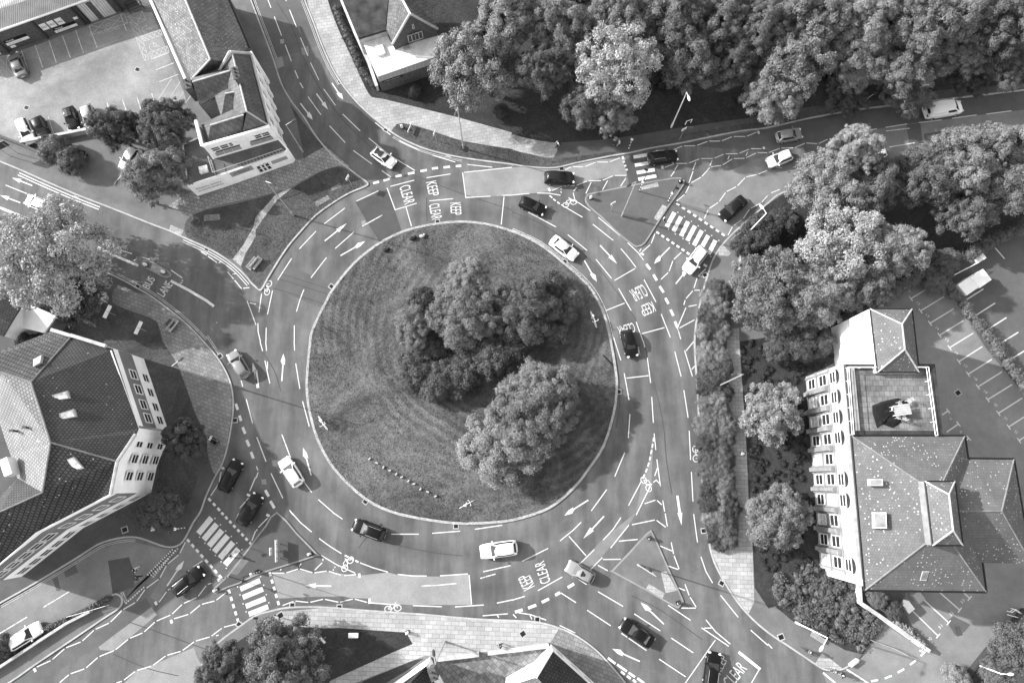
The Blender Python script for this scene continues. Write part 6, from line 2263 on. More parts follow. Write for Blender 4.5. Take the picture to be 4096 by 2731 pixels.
# terrace between the tower and the main roof
tp = G3("32 705,205,9.8 1528,207,9.8 1600,858,9.8 757,858,9.8")
m = MB()
m.prism([(p.x, p.y) for p in tp], -.05, 9.45)
ter = bd.part('terrace_block', m, M['render'])
m = MB()
m.face([(p.x, p.y, 9.46) for p in inset(tp, .5)])
bd.part('terrace_floor', m, M['terrace'])
m = MB()
o_, i_ = inset(tp, 0.0), inset(tp, .5)
for z, mi in ((9.95, 0),):
    n = len(o_)
    vs = [(p.x, p.y, z) for p in o_] + [(p.x, p.y, z) for p in i_] + [(p.x, p.y, 9.4) for p in o_] + [(p.x, p.y, 9.4) for p in i_]
    for i in range(n):
        j = (i + 1) % n
        m.add([vs[q] for q in (i, j, n + j, n + i)], [[0, 1, 2, 3]])
        m.add([vs[q] for q in (i, j, 2 * n + j, 2 * n + i)], [[0, 1, 2, 3]])
        m.add([vs[q] for q in (n + i, n + j, 3 * n + j, 3 * n + i)], [[0, 1, 2, 3]])
bd.part('terrace_parapet', m, M['moss'])
rl = G3("32 1375,232,10.9 1475,232,10.9 1560,860,10.9"), G3("32 1000,232,10.9 742,232,10.9 790,850,10.9")
for run in rl:
    m = MB()
    for a, c in zip(run, run[1:]):
        for dz in (0, -.45):
            m.tube(a + Vector((0, 0, dz)), c + Vector((0, 0, dz)), .04, n=6)
        kk = max(1, int((c - a).length / 1.3))
        for q in range(kk + 1):
            p = a.lerp(c, q / kk)
            m.tube(p, p - Vector((0, 0, 1.1)), .035, n=5)
    bd.part('terrace_railing', m, M['whitepaint'])
# north end block with the lettered white wall
q0, q1 = Vector((na.x, na.y, 0)), Vector((nd.x, nd.y, 0))
d_ = (q1 - q0).normalized()
e_ = Vector((-d_.y, d_.x, 0))
e_ = e_ if e_.x > 0 else -e_
for txt, lw, zz in (("HOWARD", 3.0, 3.9), ("HOUSE", 2.4, 3.1)):
    m = MB()
    c = q0.lerp(q1, .5) - e_ * .03
    c.z = zz
    text_on(m, txt, c, d_ * lw, Vector((0, 0, .62)))
    bd.part('lettering', m, M['darkmetal'])
m = MB()
c = q0.lerp(q1, .42) - e_ * .03
pts = [c + d_ * (.8 * math.cos(a)) + Vector((0, 0, 6.9 + 1.1 * math.sin(a))) for a in [2 * math.pi * k / 18 for k in range(18)]]
m.add(pts, [list(range(18))])
bd.part('oval_plaque', m, M['whitepaint'])
m = MB()
for z in (4.9,):
    c = q0.lerp(q1, .5) - e_ * .015
    m.box((c.x, c.y, z), ((q1 - q0).length, .04, .08), math.atan2(d_.y, d_.x))
bd.part('wall_joint', m, M['stone'])
# rooflights on the slopes
for s, nm in (("32 922,1262,11.7 1048,1262,12.5 1052,1322,12.5 926,1322,11.7", 'rooflight'), ("33 965,0,11.6 1082,0,12.3 1088,148,12.3 968,146,11.6", 'rooflight'), ("33 1415,540,11.6 1475,540,11.6 1450,626,11.0 1392,626,11.0", 'rooflight')):
    p = G3(s)
    m = MB()
    up = Vector((0, 0, .1))
    if area2(p) < 0:
        p = p[::-1]
    m.add([q + up for q in p] + [q - up * 3 for q in p], [[0, 1, 2, 3]] + [[i, i + 4, (i + 1) % 4 + 4, (i + 1) % 4] for i in range(4)])
    k = bd.part(nm, m, M['stone'])
    m = MB()
    cc = sum(p, Vector()) / 4
    m.face([cc + (q - cc) * .84 + up * 1.15 for q in p])
    m.build('glass', M['ridge'], k, bd.o)
# things lying on the terrace
tz = 9.49
cl = G3("32 952,585,9.49 1150,525,9.49 1210,518,9.49 1280,560,9.49 1310,650,9.49 1240,720,9.49 1145,795,9.49 1020,745,9.49 1005,790,9.49 985,725,9.49")
m = MB()
cc = sum(cl, Vector()) / len(cl)
rg3 = random.Random(4)
prev = None
rings3 = []
for f in (1.0, .8, .58, .36, .16):
    rings3.append([cc + (p - cc) * f * rg3.uniform(.96, 1.04) + Vector((0, 0, .02 if f == 1 else rg3.uniform(.03, .3))) for p in crom(cl, 2, True)])
n = len(rings3[0])
for a, c in zip(rings3, rings3[1:]):
    m.add(a + c, [[i, (i + 1) % n, n + (i + 1) % n, n + i] for i in range(n)])
m.add(rings3[-1], [list(range(n))])
o = m.build('tarpaulin', M['tarp'], None, (cc.x, cc.y, tz), smooth=True)
tag(o, "crumpled black tarpaulin spread on the office terrace", 'tarpaulin')
def garden_table(s, rz, label):
    g = G3(s)[0]
    t = thing('table', label, 'table', g, math.radians(rz))
    m = MB()
    for k in range(5):
        m.box((0, -.5 + .25 * k, .74), (1.9, .22, .04))
    m.build('table_top', M['stone'], t)
    for x in (-.8, .8):
        for y in (-.5, .5):
            m = MB()
            m.box((x, y, .36), (.07, .07, .72))
            m.build('leg', M['whitepaint'], t)
garden_table("32 1202,632,9.7", 8, "pale slatted table in the middle of the office terrace")
def chair(s, rz, label):
    g = G3(s)[0]
    t = thing('chair', label, 'chair', g, math.radians(rz))
    m = MB()
    for k in range(4):
        m.box((-.18 + .12 * k, 0, .44), (.1, .48, .03))
    m.build('seat', M['stone'], t)
    m = MB()
    for k in range(3):
        m.box((-.27 - .04 * k, 0, .6 + .15 * k), (.03, .48, .1))
    m.build('backrest', M['stone'], t)
    for x in (-.22, .22):
        for y in (-.22, .22):
            m = MB()
            m.box((x, y, .22), (.045, .045, .44))
            m.build('leg', M['stone'], t)
chair("32 1132,622,9.65", 0, "white folding chair at the table's end nearest the arcade on the terrace")
chair("32 1195,575,9.65", -80, "white folding chair on the upper side of the terrace table")
chair("32 1280,550,9.65", -140, "white folding chair standing off from the terrace table")
chair("32 1180,692,9.65", 80, "white folding chair on the lower side of the terrace table")
chair("32 1232,702,9.65", 110, "dark-seated chair at the terrace table's lower corner")

# ---- tiled building at the left
bd = Bld('apartment_building', "white and grey rendered building with many pantiled hips at the left", 'building', "02 500,700,0")
a_, b_, c_ = "02 285,370,12", "02 465,925,12", "02 390,1385,11.6"
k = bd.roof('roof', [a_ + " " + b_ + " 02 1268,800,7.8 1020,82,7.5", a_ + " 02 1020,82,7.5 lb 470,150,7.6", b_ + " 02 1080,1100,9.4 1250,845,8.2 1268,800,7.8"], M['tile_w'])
bd.roof('roof', [a_ + " lb 470,150,7.6 335,122,7.5 0,250,7.5 -200,328,7.5 -200,310,12 5,385,12"], rooftiles('pantiles_light_tint', 0.09, 0.12, math.radians(20), 0.42, 0.34, 0.45, 0.05, 0.4, 0.2, 0.05))  # north slope's light put into paler tiles than the east slope's
bd.roof('courtyard_roof', [a_ + " " + b_ + " 02 98,1045,7.8 0,760,7.9 -80,480,8.2 lb 5,385,12", b_ + " " + c_ + " 02 160,1255,8.0 98,1045,7.8"], rooftiles('pantiles_sun_tint', 0.2, 0.24, math.radians(-42), 0.42, 0.34, 0.5, 0.03, 0.5, 0.2, 0.05))  # sun on the courtyard slopes painted in as much paler tiles
bd.roof('south_roof', [b_ + " 02 1080,1100,9.4 1018,1402,9.0 03 335,190,9.0 02 330,1412,11.6 " + c_, "02 330,1412,11.6 03 335,190,9.0 0,480,9.0 -300,690,9.0 -300,120,11.6 02 0,1562,11.6"], rooftiles('pantiles_shade_tint', 0.055, 0.07, math.radians(-60), 0.42, 0.34, 0.35, 0.05, 0.4, 0.2, 0.05))  # south slope's shade painted into darker tiles
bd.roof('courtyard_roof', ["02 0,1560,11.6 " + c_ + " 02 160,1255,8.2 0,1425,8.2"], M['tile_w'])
bd.ridge('ridge_tiles', [a_ + " " + b_ + " " + c_ + " 02 0,1562,11.65", a_ + " lb 470,150,7.65", a_ + " lb 5,385,12", b_ + " 02 1080,1100,9.45"], 'ridge', .1, k)
bd.wall('east_wall', "02 1035,60,7.4 1270,770,7.4", [M['render'], M['greywall'], M['render']], -.05, .0, bands=[(3.1, 1), (6.3, 2)])
bd.wall('gable_wall', "02 1270,792,7.6 1247,850,8.1 1082,1100,9.2 1026,1393,8.95", 'render', -.05)
bd.wall('south_wall', "02 1026,1395,8.9 03 335,187,8.9", [M['render'], M['greywall'], M['render']], -.05, .0, bands=[(3.4, 1), (7.9, 2)])
bd.wall('south_wall', "03 335,187,8.9 -300,683,8.9", [M['render'], M['greywall'], M['render']], -.05, .0, bands=[(3.4, 1), (7.9, 2)])
bd.wall('end_wall', "02 1040,60,7.4 lb 470,148,7.4 335,120,7.4", 'render')
bd.wall('back_wall', "lb 335,124,7.4 0,254,7.4 -200,332,7.4", 'greywall')
pp = G3("lb 470,140,8.1 690,205,8.1 720,225,8.1")
m = MB()
m.tube(G3("lb 335,112,7.9")[0], G3("lb 460,150,7.9")[0], .28, n=4)
m.tube(G3("lb 462,148,7.9")[0], G3("lb 690,218,7.9")[0], .28, n=4)
bd.part('parapet_coping', m, M['stone'])
bd.ridge('gable_coping', ["02 1245,850,8.35 1078,1100,9.5 1018,1400,9.15"], 'stone', .2)
for run in ("02 1020,82,7.5 1270,785,7.5", "02 1018,1402,9.0 03 335,190,9.0", "03 335,190,9.0 0,480,9.0 -300,690,9.0"):
    bd.ridge('gutter', [run], 'whitepaint', .09)
A, B_ = G3("02 1035,60,0 1270,770,0")
A, B_ = G3("02 1035,60,7.4 1270,770,7.4")
out = Vector((1, -.2, 0))
Lw = (B_ - A).length
for f in (.3, .5, .7, .88):
    wframe(bd, A, B_, out, Lw * f, 3.7, 1.3, 1.6)
    wframe(bd, A, B_, out, Lw * f, 0.8, 1.2, 1.5)
A, B_ = G3("02 1262,808,7.8 1026,1393,8.95")
Lw = (B_ - A).length
for f in (.2, .45, .72):
    for v in (.8, 3.3, 5.7):
        wframe(bd, A, B_, Vector((1, -.4, 0)), Lw * f, v, 1.15, 1.45)
m = MB()
A, B_ = G3("02 1026,1395,8.9 03 335,187,8.9")
Lw = (B_ - A).length
for f in (.15, .38, .62, .85):
    wframe(bd, A, B_, Vector((.5, -1, 0)), Lw * f, 4.6, 1.3, 1.7)
    wframe(bd, A, B_, Vector((.5, -1, 0)), Lw * f, 0.9, 1.3, 1.5)
A, B_ = G3("03 335,187,8.9 -300,683,8.9")
Lw = (B_ - A).length
for f in (.12, .3, .48, .66, .84):
    wframe(bd, A, B_, Vector((.5, -1, 0)), Lw * f, 4.6, 1.4, 1.7)
    wframe(bd, A, B_, Vector((.5, -1, 0)), Lw * f, 0.9, 1.4, 1.5)
def rooflight(bd, s, up=.12):
    p = G3(s)
    if area2(p) < 0:
        p = p[::-1]
    m = MB()
    u = Vector((0, 0, up))
    m.add([q + u for q in p] + [q - u * 3 for q in p], [[0, 1, 2, 3]] + [[i, i + 4, (i + 1) % 4 + 4, (i + 1) % 4] for i in range(4)])
    k = bd.part('rooflight', m, M['galv'])
    m = MB()
    cc = sum(p, Vector()) / 4
    m.face([cc + (q - cc) * .8 + u * 1.2 for q in p])
    m.build('glass', M['skylight'], k, bd.o)
for s in ("02 482,492,11.2 620,452,10.7 648,520,10.55 500,548,11.0", "02 545,660,11.25 680,618,10.7 708,690,10.55 562,720,11.05", "02 618,1082,11.2 682,1058,11.2 775,1160,10.5 690,1200,10.5", "02 312,165,10.3 386,125,10.1 372,195,10.9 310,230,11.1"):
    rooflight(bd, s)
m = MB()
for s in ("02 115,365,11", "02 140,820,9.6", "02 258,790,10.4"):
    p = G3(s)[0]
    m = MB()
    m.tube(p - Vector((0, 0, .6)), p + Vector((0, 0, .6)), .13, n=8)
    m.box(p + Vector((0, 0, .65)), (.5, .3, .1))
    bd.part('vent_pipe', m, M['darkmetal'])
m = MB()
p = G3("02 90,1150,9.6")[0]
m.box(p, (.9, 2.0, 1.4), .45)
bd.part('dormer', m, M['render'])

# ---- small white building beside the big tree
bd = Bld('outbuilding', "small building with a white flat wing and dark pitched roof by the big tree", 'building', "01 200,1350,0")
bd.roof('flat_roof', ["01 222,1208,3.2 515,1330,3.2 402,1488,3.2 100,1415,3.2"], M['render'], .3)
bd.wall('wall', "01 222,1208,3.0 515,1330,3.0 402,1488,3.0 100,1415,3.0", 'greywall', close=True)
bd.roof('pitched_roof', ["01 -300,940,3.4 225,1200,3.4 100,1400,5.6 -300,1215,5.6", "01 -300,1215,5.6 100,1400,5.6 30,1520,3.4 -300,1400,3.4"], M['tile_s'])
bd.wall('gable_wall', "01 222,1210,3.3 98,1402,5.4 30,1515,3.3", 'render')

# ---- pub on the corner
bd = Bld('corner_pub', "white corner pub with several slate gables, signboards and a flat-roofed front", 'pub', "pb 350,350,0")
SL = rooftiles('pub_slates', 0.1, 0.13, math.radians(17), 0.45, 0.6, 0.7, weath=0.25)
SLD = rooftiles('pub_slates_shade_tint', 0.07, 0.1, math.radians(17), 0.45, 0.6, 0.7, weath=0.25)  # darker slates for the east slope, its shade put into the colour
R1, R2 = "pb 332,52,9.6", "pb 415,385,9.4"
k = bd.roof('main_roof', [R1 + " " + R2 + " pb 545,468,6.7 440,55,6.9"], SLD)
bd.roof('main_roof', [R2 + " pb 545,468,6.7 388,512,6.7"], SL)
bd.roof('main_roof', [R1 + " " + R2 + " pb 350,420,6.4 265,150,6.4"], SL)
bd.roof('wing_roof', ["pb 100,215,7.6 318,150,8.4 300,262,6.6 140,345,5.2", "pb 100,215,7.6 318,150,8.4 300,120,6.6 95,190,6.0"], SL)
bd.roof('dormer_roof', ["pb 290,282,7.9 360,270,7.9 345,395,6.2 268,420,6.0", "pb 290,282,7.9 268,420,6.0 228,292,6.0", "pb 290,282,7.9 360,270,7.9 330,235,6.6 228,290,6.0"], SL)
bd.roof('front_roof', ["pb 205,465,8.2 398,405,8.6 388,505,6.5 190,560,6.3", "pb 205,465,8.2 190,560,6.3 150,460,6.3", "pb 205,465,8.2 398,405,8.6 360,360,6.4 150,458,6.3"], SL)
bd.ridge('ridge_tiles', [R1 + " " + R2, R2 + " pb 545,468,6.75", "pb 205,465,8.25 398,405,8.65", "pb 290,282,7.95 360,270,7.95", "pb 100,215,7.65 318,150,8.4"], 'stone', .1, k)
bd.wall('gable_wall', "pb 262,150,6.6 318,42,9.9 436,50,7.0", 'render')
bd.ridge('gable_coping', ["pb 258,150,6.8 318,40,10.0 438,50,7.1"], 'stone', .2)
bd.wall('east_wall', "pb 436,48,7.0 548,470,6.8", 'render')
bd.wall('front_wall', "pb 548,470,6.8 385,520,6.8 158,585,6.8", 'render')
bd.wall('west_wall', "pb 158,585,6.8 122,440,7.2", 'render')
bd.wall('yard_wall', "pb 150,460,6.2 300,400,6.2", 'render')
bd.wall('yard_wall', "pb 228,292,5.9 268,420,5.9", 'render')
bd.wall('wing_wall', "pb 97,190,6.0 100,215,7.6 140,345,5.1 268,300,5.1", 'brick')
bd.ridge('parapet_coping', ["pb 122,438,7.2 158,585,6.95 385,520,6.95 548,470,6.95"], 'render', .22)
bd.ridge('parapet_coping', ["pb 438,50,7.1 548,470,6.95"], 'stone', .16)
def stack(bd, s, w, l, h, rz, pots=3):
    p = G3(s)[0]
    m = MB()
    m.box(p - Vector((0, 0, h / 2)), (w, l, h), rz)
    m.box(p + Vector((0, 0, .05)), (w + .15, l + .15, .12), rz)
    k = bd.part('chimney', m, M['brick'])
    for q in range(pots):
        m = MB()
        o = Matrix.Rotation(rz, 3, 'Z') @ Vector((0, (q - (pots - 1) / 2) * l / pots, 0))
        m.tube(p + o, p + o + Vector((0, 0, .5)), .13, .11, n=8)
        m.build('chimney_pot', M['darkmetal'], k, bd.o)
stack(bd, "pb 352,165,10.6", .7, 1.6, 1.8, .3)
stack(bd, "pb 72,225,7.2", .9, 1.4, 3.0, .3, 2)
# flat-roofed front with terrace
ff = G3("pb 70,818,3.3 272,752,3.3 645,618,3.3 655,600,3.3 600,540,3.3 225,650,3.3 140,530,3.3 40,575,3.3")
m = MB()
m.prism([(p.x, p.y) for p in ff], -.05, 3.3)
bd.part('flat_front', m, M['render'])
m = MB()
m.face([(p.x, p.y, 3.31) for p in inset(ff, .22)])
bd.part('flat_roof', m, M['flatroof'])
bd.slab_on('rooflight', "pb 135,705,3.75 182,693,3.75 190,728,3.75 142,742,3.75", .45, 'skylight')
m = MB()
run = G3("pb 190,645,4.35 218,738,4.35 618,600,4.35")
for a, c in zip(run, run[1:]):
    for dz in (0, -.9):
        m.tube(a + Vector((0, 0, dz)), c + Vector((0, 0, dz)), .05, n=6)
    kk = max(1, int((c - a).length / .45))
    for q in range(kk + 1):
        p = a.lerp(c, q / kk)
        m.tube(p, p - Vector((0, 0, 1.0)), .03, n=4)
bd.part('roof_railing', m, M['galv'])
A, B_ = G3("pb 158,585,6.8 548,470,6.8")
out = Vector((.3, -1, 0))
Lw = (B_ - A).length
d = (B_ - A).normalized()
d.z = 0
nrm = Vector((d.y, -d.x, 0))
nrm = nrm if nrm.dot(out) > 0 else -nrm
def board(bd, A, d, nrm, u0, u1, v0, v1, mat, name='signboard', txt=None, off=.06, tm='whitepaint'):
    m = MB()
    c = Vector((A.x, A.y, 0)) + d * ((u0 + u1) / 2) + nrm * (off / 2)
    m.box((c.x, c.y, (v0 + v1) / 2), (u1 - u0, off, v1 - v0), math.atan2(d.y, d.x))
    k = bd.part(name, m, M[mat])
    for i, t_ in enumerate(txt or []):
        s_, fu, fv, lu, lv = t_
        m = MB()
        c = Vector((A.x, A.y, 0)) + d * (u0 + (u1 - u0) * fu) + nrm * (off + .012)
        c.z = v0 + (v1 - v0) * fv
        text_on(m, s_, c, d * ((u1 - u0) * lu), Vector((0, 0, (v1 - v0) * lv)))
        m.build('lettering', M[tm], k, bd.o)
    return k
for f0 in (.13, .26, .39, .66, .77, .88):
    wframe(bd, A, B_, out, Lw * f0, 4.9, 1.15, 1.0)
    board(bd, A, d, nrm, Lw * f0 - .55, Lw * f0 + .55, 3.7, 4.5, 'greypaint', 'panel')
board(bd, A, d, nrm, Lw * .1, Lw * .46, 4.55, 4.8, 'darkmetal', 'name_strip')
board(bd, A, d, nrm, Lw * .62, Lw * .93, 4.55, 4.8, 'darkmetal', 'name_strip')
A2, B2 = G3("pb 70,818,3.3 272,752,3.3")
d2 = (B2 - A2).normalized()
d2.z = 0
n2_ = Vector((d2.y, -d2.x, 0))
Lk = (B2 - A2).length
board(bd, A2, d2, n2_, .25, Lk - .25, 1.0, 2.9, 'whitepaint', 'signboard', [("Kitchens Joinery", .5, .5, .8, .3), ("EXTREME SAVINGS", .5, .15, .8, .2)], tm='black')
A3, B3 = G3("pb 272,752,3.3 645,618,3.3")
d3 = (B3 - A3).normalized()
d3.z = 0
n3 = Vector((d3.y, -d3.x, 0))
Lk = (B3 - A3).length
board(bd, A3, d3, n3, Lk * .1, Lk * .44, 2.0, 3.1, 'greypaint', 'signboard', [("LA TERRAZZA", .5, .55, .7, .5)], tm='black')
for f0 in (.52, .58, .64):
    wframe(bd, A3, B3, n3, Lk * f0, .6, .75, 1.9)
board(bd, A3, d3, n3, Lk * .72, Lk * .96, 1.6, 2.4, 'greypaint', 'signboard')
A4, B4 = G3("pb 436,48,7.0 548,470,6.8")
d4 = (B4 - A4).normalized()
d4.z = 0
n4 = Vector((-d4.y, d4.x, 0))
Lk = (B4 - A4).length
for f0 in (.12, .3, .48, .66, .84):
    for v in (1.0, 4.2):
        wframe(bd, A4, B4, n4, Lk * f0, v, 1.1, 1.7)
for f0 in (.0, .21, .39, .57, .75, .95):
    m = MB()
    c = Vector((A4.x, A4.y, 0)) + d4 * (Lk * f0) + n4 * .1
    m.box((c.x, c.y, 3.5), (.5, .26, 7.0), math.atan2(d4.y, d4.x))
    bd.part('pilaster', m, M['render'])

# ---- long slate-roofed range behind the pub
bd = Bld('slate_range', "long range with a lichened hipped slate roof between car park and top road", 'building', "00 1800,300,0")
bd.roof('roof', ["00 1320,-150,5.4 1640,-150,9.2 1930,545,9.2 1755,735,5.4"], M['slate_a'])
bd.roof('roof', ["00 1640,-150,9.2 2040,-150,5.4 2290,440,5.4 2015,560,7.6 1930,545,9.2"], rooftiles('slate_shade_tint', 0.11, 0.15, math.radians(-67), 0.4, 0.3, 0.7, 0.2, 0.3, 0.35))  # east slope's shade put into slightly darker slates
bd.roof('roof', ["00 1930,545,9.2 2015,560,7.6 2000,640,5.4 1755,735,5.4"], M['slate_b'])
bd.wall('wall', "00 1330,-150,5.3 1760,725,5.3 2000,635,5.3 2280,440,5.3 2030,-150,5.3", 'brick', -.05, .05)
bd.ridge('ridge_tiles', ["00 1640,-150,9.25 1930,545,9.25 1755,735,5.5"], 'stone', .12)
bd.ridge('white_verge', ["00 1318,-150,5.5 1752,835,5.5"], 'whitepaint', .2)
bd.ridge('gutter', ["00 2040,-150,5.4 2292,442,5.4"], 'black', .12)

# ---- warehouse at the top left
bd = Bld('warehouse', "warehouse with corrugated roof, dark brick wall, sale posters and a corrugated door", 'warehouse', "00 400,100,0")
WZ = 4.0
bd.roof('roof', ["00 -300,392,4.0 805,0,4.0 1000,-70,4.0 950,-220,5.6 -300,180,5.6"], M['corr'])
bd.roof('rooflights', ["00 -300,240,5.0 130,85,5.0 420,-20,5.0 420,-160,5.9 -300,60,5.9"], M['corrlight'], .05)
bd.ridge('gutter', ["00 -300,392,4.0 805,0,4.0 1000,-70,4.0"], 'whitepaint', .14)
bd.wall('wall', "00 -300,392,3.9 805,0,3.9 1150,-125,3.9", 'brick')
A, B_ = G3("00 -300,392,3.9 805,0,3.9")
d = (B_ - A).normalized()
d.z = 0
nrm = Vector((d.y, -d.x, 0))
def uat(s):
    p = G3(s)[0]
    return (Vector((p.x, p.y, 0)) - Vector((A.x, A.y, 0))).dot(d)
for s in ("00 95,505,0", "00 455,378,0", "00 815,242,0", "00 1135,125,0"):
    u = uat(s)
    for du in (-.28, .28) if '815' in s else (0,):
        m = MB()
        c = Vector((A.x, A.y, 0)) + d * (u + du) + nrm * .12
        m.box((c.x, c.y, 1.95), (.25, .28, 3.9), math.atan2(d.y, d.x))
        bd.part('pilaster', m, M['darkmetal'])
u0, u1 = uat("00 850,225,0"), uat("00 1080,140,0")
board(bd, A, d, nrm, u0, u1, 0, 3.7, 'shutter', 'door')
board(bd, A, d, nrm, u0 + (u1 - u0) * .3, u0 + (u1 - u0) * .5, 0, 3.6, 'brick', 'door_strip', off=.09)
board(bd, A, d, nrm, uat("00 -290,650,0"), uat("00 30,530,0"), 0, 3.7, 'shutter', 'door')
def poster(s0, s1, v0, v1):
    u0, u1 = uat(s0), uat(s1)
    board(bd, A, d, nrm, u0, u1, (v0 + v1) / 2, v1, 'black', 'signboard', [("TRADE", .25, .5, .35, .5)])
    board(bd, A, d, nrm, u0, u1, v0, (v0 + v1) / 2, 'whitepaint', 'signboard', [("BEST TRADE PRICES", .38, .5, .6, .35)], tm='greypaint')
poster("00 130,490,0", "00 330,420,0", 1.1, 2.1)
poster("00 540,345,0", "00 740,275,0", .35, 1.3)
for s in ("00 500,358,0", "00 570,335,0", "00 640,308,0"):
    u = uat(s)
    k = board(bd, A, d, nrm, u - .45, u + .45, 1.5, 2.7, 'whitepaint', 'poster', [("SALE", .5, .5, .8, .3)], tm='black')
for s in ("00 160,480,0", "00 770,260,0"):
    u = uat(s)
    board(bd, A, d, nrm, u - .35, u + .35, .5 if '160' in s else 1.5, .9 if '160' in s else 1.9, 'whitepaint', 'small_sign')

# ---- hall with white flat roof
bd = Bld('church_hall', "stone hall with a white flat roof, a steep gable and a mossy wing", 'hall', "10 1300,350,0")
bd.roof('mossy_roof', ["10 730,-150,5.2 1290,-150,5.2 1198,272,5.2 940,352,5.2"], M['moss'], .4)
bd.wall('wall', "10 730,-150,5.0 940,352,5.0 1198,272,5.0", 'stone')
ws = rooftiles('hall_slates', 0.085, 0.12, math.radians(-67), 0.4, 0.4, 0.6, 0.06, 0.4, 0.4)
bd.roof('gable_roof', ["10 1225,-150,5.2 1345,-150,9.6 1345,0,9.6 1415,128,9.6 1255,402,5.2 1192,262,5.2", "10 1345,-150,9.6 1345,0,9.6 1415,128,9.6 1668,265,5.2 1500,-150,5.2"], ws)
bd.wall('gable_wall', "10 1262,398,5.2 1415,133,9.45 1660,266,5.2", 'brick')
bd.ridge('gable_coping', ["10 1255,405,5.35 1415,128,9.75 1668,268,5.35"], 'stone', .16)
bd.ridge('ridge_tiles', ["10 1345,-150,9.65 1345,0,9.65 1415,128,9.65"], 'render', .14)
A, B_ = G3("10 1262,398,5.2 1660,266,5.2")
for f0 in (.38, .46, .54, .62):
    wframe(bd, A, B_, Vector((.3, -1, 0)), (B_ - A).length * f0, 4.3, .62, 1.5, frame='stone', bars=0)
wframe(bd, A, B_, Vector((.3, -1, 0)), (B_ - A).length * .5, 6.8, .3, .9, frame='stone', bars=0)
bd.roof('flat_roof', ["10 978,385,3.7 1195,305,3.7 1275,448,3.7 1660,310,3.7 1800,470,3.7 1120,702,3.7"], M['membrane'], .3)
bd.wall('wall', "10 978,385,3.5 1120,702,3.5", 'stone')
gl = ["10 1120,702,3.65 1800,472,3.65 1800,530,2.7 1130,752,2.7"]
k = bd.roof('lean_to_roof', gl, M['greypaint'], .06)
p0, p1, p2, p3 = G3(gl[0])
m = MB()
for q in range(19):
    m.tube(p0.lerp(p1, q / 18) + Vector((0, 0, .04)), p3.lerp(p2, q / 18) + Vector((0, 0, .04)), .045, n=4)
m.build('glazing_bar', M['stone'], k, bd.o)
bd.wall('south_wall', "10 1125,750,2.7 1800,530,2.7", 'brick')
A, B_ = G3("10 1125,750,2.7 1800,530,2.7")
d = (B_ - A).normalized()
d.z = 0
nrm = Vector((d.y, -d.x, 0))
Lk = (B_ - A).length
board(bd, A, d, nrm, Lk * .05, Lk * .32, 2.1, 2.5, 'black', 'name_board', [("ST JAMES CHURCH HALL", .47, .5, .84, .5)])
bd.slab_on('rooflight', "10 1085,415,4.1 1155,398,4.1 1190,485,4.1 1118,510,4.1", .45, 'skylight')
bd.slab_on('roof_hatch', "10 1350,425,4.0 1405,410,4.0 1412,440,4.0 1360,455,4.0", .35, 'greypaint')

# ---- two white houses at the bottom edge
bd = Bld('gabled_house', "white house with a dark roof behind the south paving's street lamp", 'house', "13 1500,1560,0")
tp_ = "13 1560,1412,4.5 1660,1600,4.5 1750,1780,4.5 1350,1950,4.5 1120,1720,4.5"
bd.wall('wall', "13 1100,1735,4.4 1340,1568,4.4 1562,1410,4.4 1650,1580,4.4 1760,1790,4.4", 'render')
bd.roof('roof', ["13 1555,1418,4.5 1655,1600,4.5 1755,1790,4.5 1500,1900,7.2 1350,1640,7.2", "13 1555,1418,4.5 1350,1640,7.2 1500,1900,7.2 1100,1900,4.5 1100,1740,4.5"], M['tile_s'])
stack(bd, "13 1625,1490,6.0", .7, 1.2, 2.5, .4, 2)
bd = Bld('tiled_house', "white walled house with a dark tiled roof in the corner of the courtyard", 'house', "23 400,1500,0")
bd.wall('gable_wall', "23 372,1272,3.9 228,1512,7.2 -60,1600,3.9", 'render')
bd.wall('wall', "23 372,1272,3.9 705,1570,3.9 1000,1840,3.9", 'render')
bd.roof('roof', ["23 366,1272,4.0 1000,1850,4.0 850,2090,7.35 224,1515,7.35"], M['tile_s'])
bd.roof('sunny_roof', ["23 224,1515,7.35 850,2090,7.35 600,2200,4.0 -70,1610,4.0"], rooftiles('tiles_sun_tint', 0.12, 0.16, math.radians(-42), 0.3, 0.3, 0.6, 0.03, 0.3, 0.25))  # far slope: sunlight put into the colour as paler tiles
bd.ridge('verge', ["23 368,1274,4.1 224,1515,7.45"], 'whitepaint', .12)
A, B_ = G3("23 372,1272,3.9 1000,1840,3.9")
for f0 in (.12, .34, .55):
    wframe(bd, A, B_, Vector((.7, .7, 0)), (B_ - A).length * f0, 1.4, 1.1, 1.3)

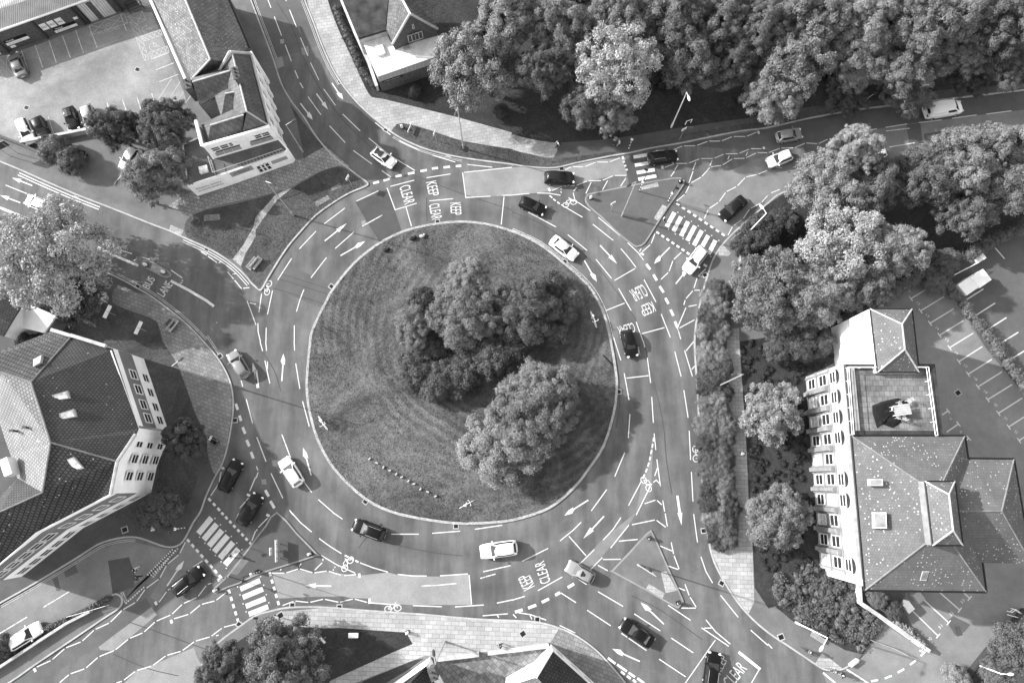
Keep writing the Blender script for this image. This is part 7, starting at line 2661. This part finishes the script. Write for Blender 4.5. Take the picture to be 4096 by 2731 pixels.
# ---- boundary walls and fences
def bwall(s, w, h, mat, label, cat='wall', name='boundary_wall', z0=0.0, cap=None):
    pts = G(s, z0)
    o0 = pts[0]
    a, c = offs(pts, w / 2), offs(pts, -w / 2)
    n = len(pts)
    mb = MB()
    vs = [(p.x, p.y, z0 + h) for p in a] + [(p.x, p.y, z0 + h) for p in c] + [(p.x, p.y, z0 - .05) for p in a] + [(p.x, p.y, z0 - .05) for p in c]
    fs = []
    for i in range(n - 1):
        fs += [[i, n + i, n + i + 1, i + 1], [i, i + 1, 2 * n + i + 1, 2 * n + i], [n + i, 3 * n + i, 3 * n + i + 1, n + i + 1]]
    fs += [[0, 2 * n, 3 * n, n], [n - 1, 2 * n - 1, 4 * n - 1, 3 * n - 1]]
    mb.add(vs, fs)
    t = thing(name, label, cat, o0)
    mb.build('wall', M[mat], t, o0)
    a, c = offs(pts, w / 2 + .05), offs(pts, -w / 2 - .05)
    m = MB()
    z1, z2 = z0 + h + .002, z0 + h + .08
    vs = [(p.x, p.y, z2) for p in a] + [(p.x, p.y, z2) for p in c] + [(p.x, p.y, z1) for p in a] + [(p.x, p.y, z1) for p in c]
    m.add(vs, fs)
    m.build('coping', M[cap or mat], t, o0)
bwall("33 800,590 815,820 1130,1035 1440,1258", .32, 1.0, 'render', "pale boundary wall running from the office corner to the car park mouth", cap='stone')
bwall("13 1660,1335 1850,1312 2050,1288", .4, .9, 'stone', "stone courtyard wall beside the white street lamp base", cap='stone')
bwall("13 2130,1276 2351,1250 23 335,1208", .4, .9, 'stone', "stone courtyard wall ending at the tiled house's white corner", cap='stone')
bwall("00 232,1338 540,1280 835,1222", .3, 1.1, 'stone', "pale wall along the foot of the lowest parking bays")
bwall("00 -200,1175 0,1265 225,1350 420,1440", .25, 1.0, 'brick', "dark wall between the west footway and the parked cars")
bwall("03 -200,1545 30,1410 420,1152 640,1010 860,900", .2, .8, 'stone', "thin low wall between the side street and the south-west road")
bwall("10 740,-100 930,360 1050,620 1125,840", .35, 1.3, 'stone', "mossy stone wall along the hall's side above the footway")
bwall("31 0,1535 260,1532 330,1500", .15, 1.2, 'render', "low white wall at the back of the east footpath near the speckled tree")
bwall("33 1700,1620 1990,1255 2180,1040 2330,880", .15, .9, 'darkmetal', "dark edging wall beside the pale ramp", cap='darkmetal')
bwall("33 735,1400 800,1350 815,1358", .35, .5, 'stone', "short stone stub wall at the corner of the car park mouth")
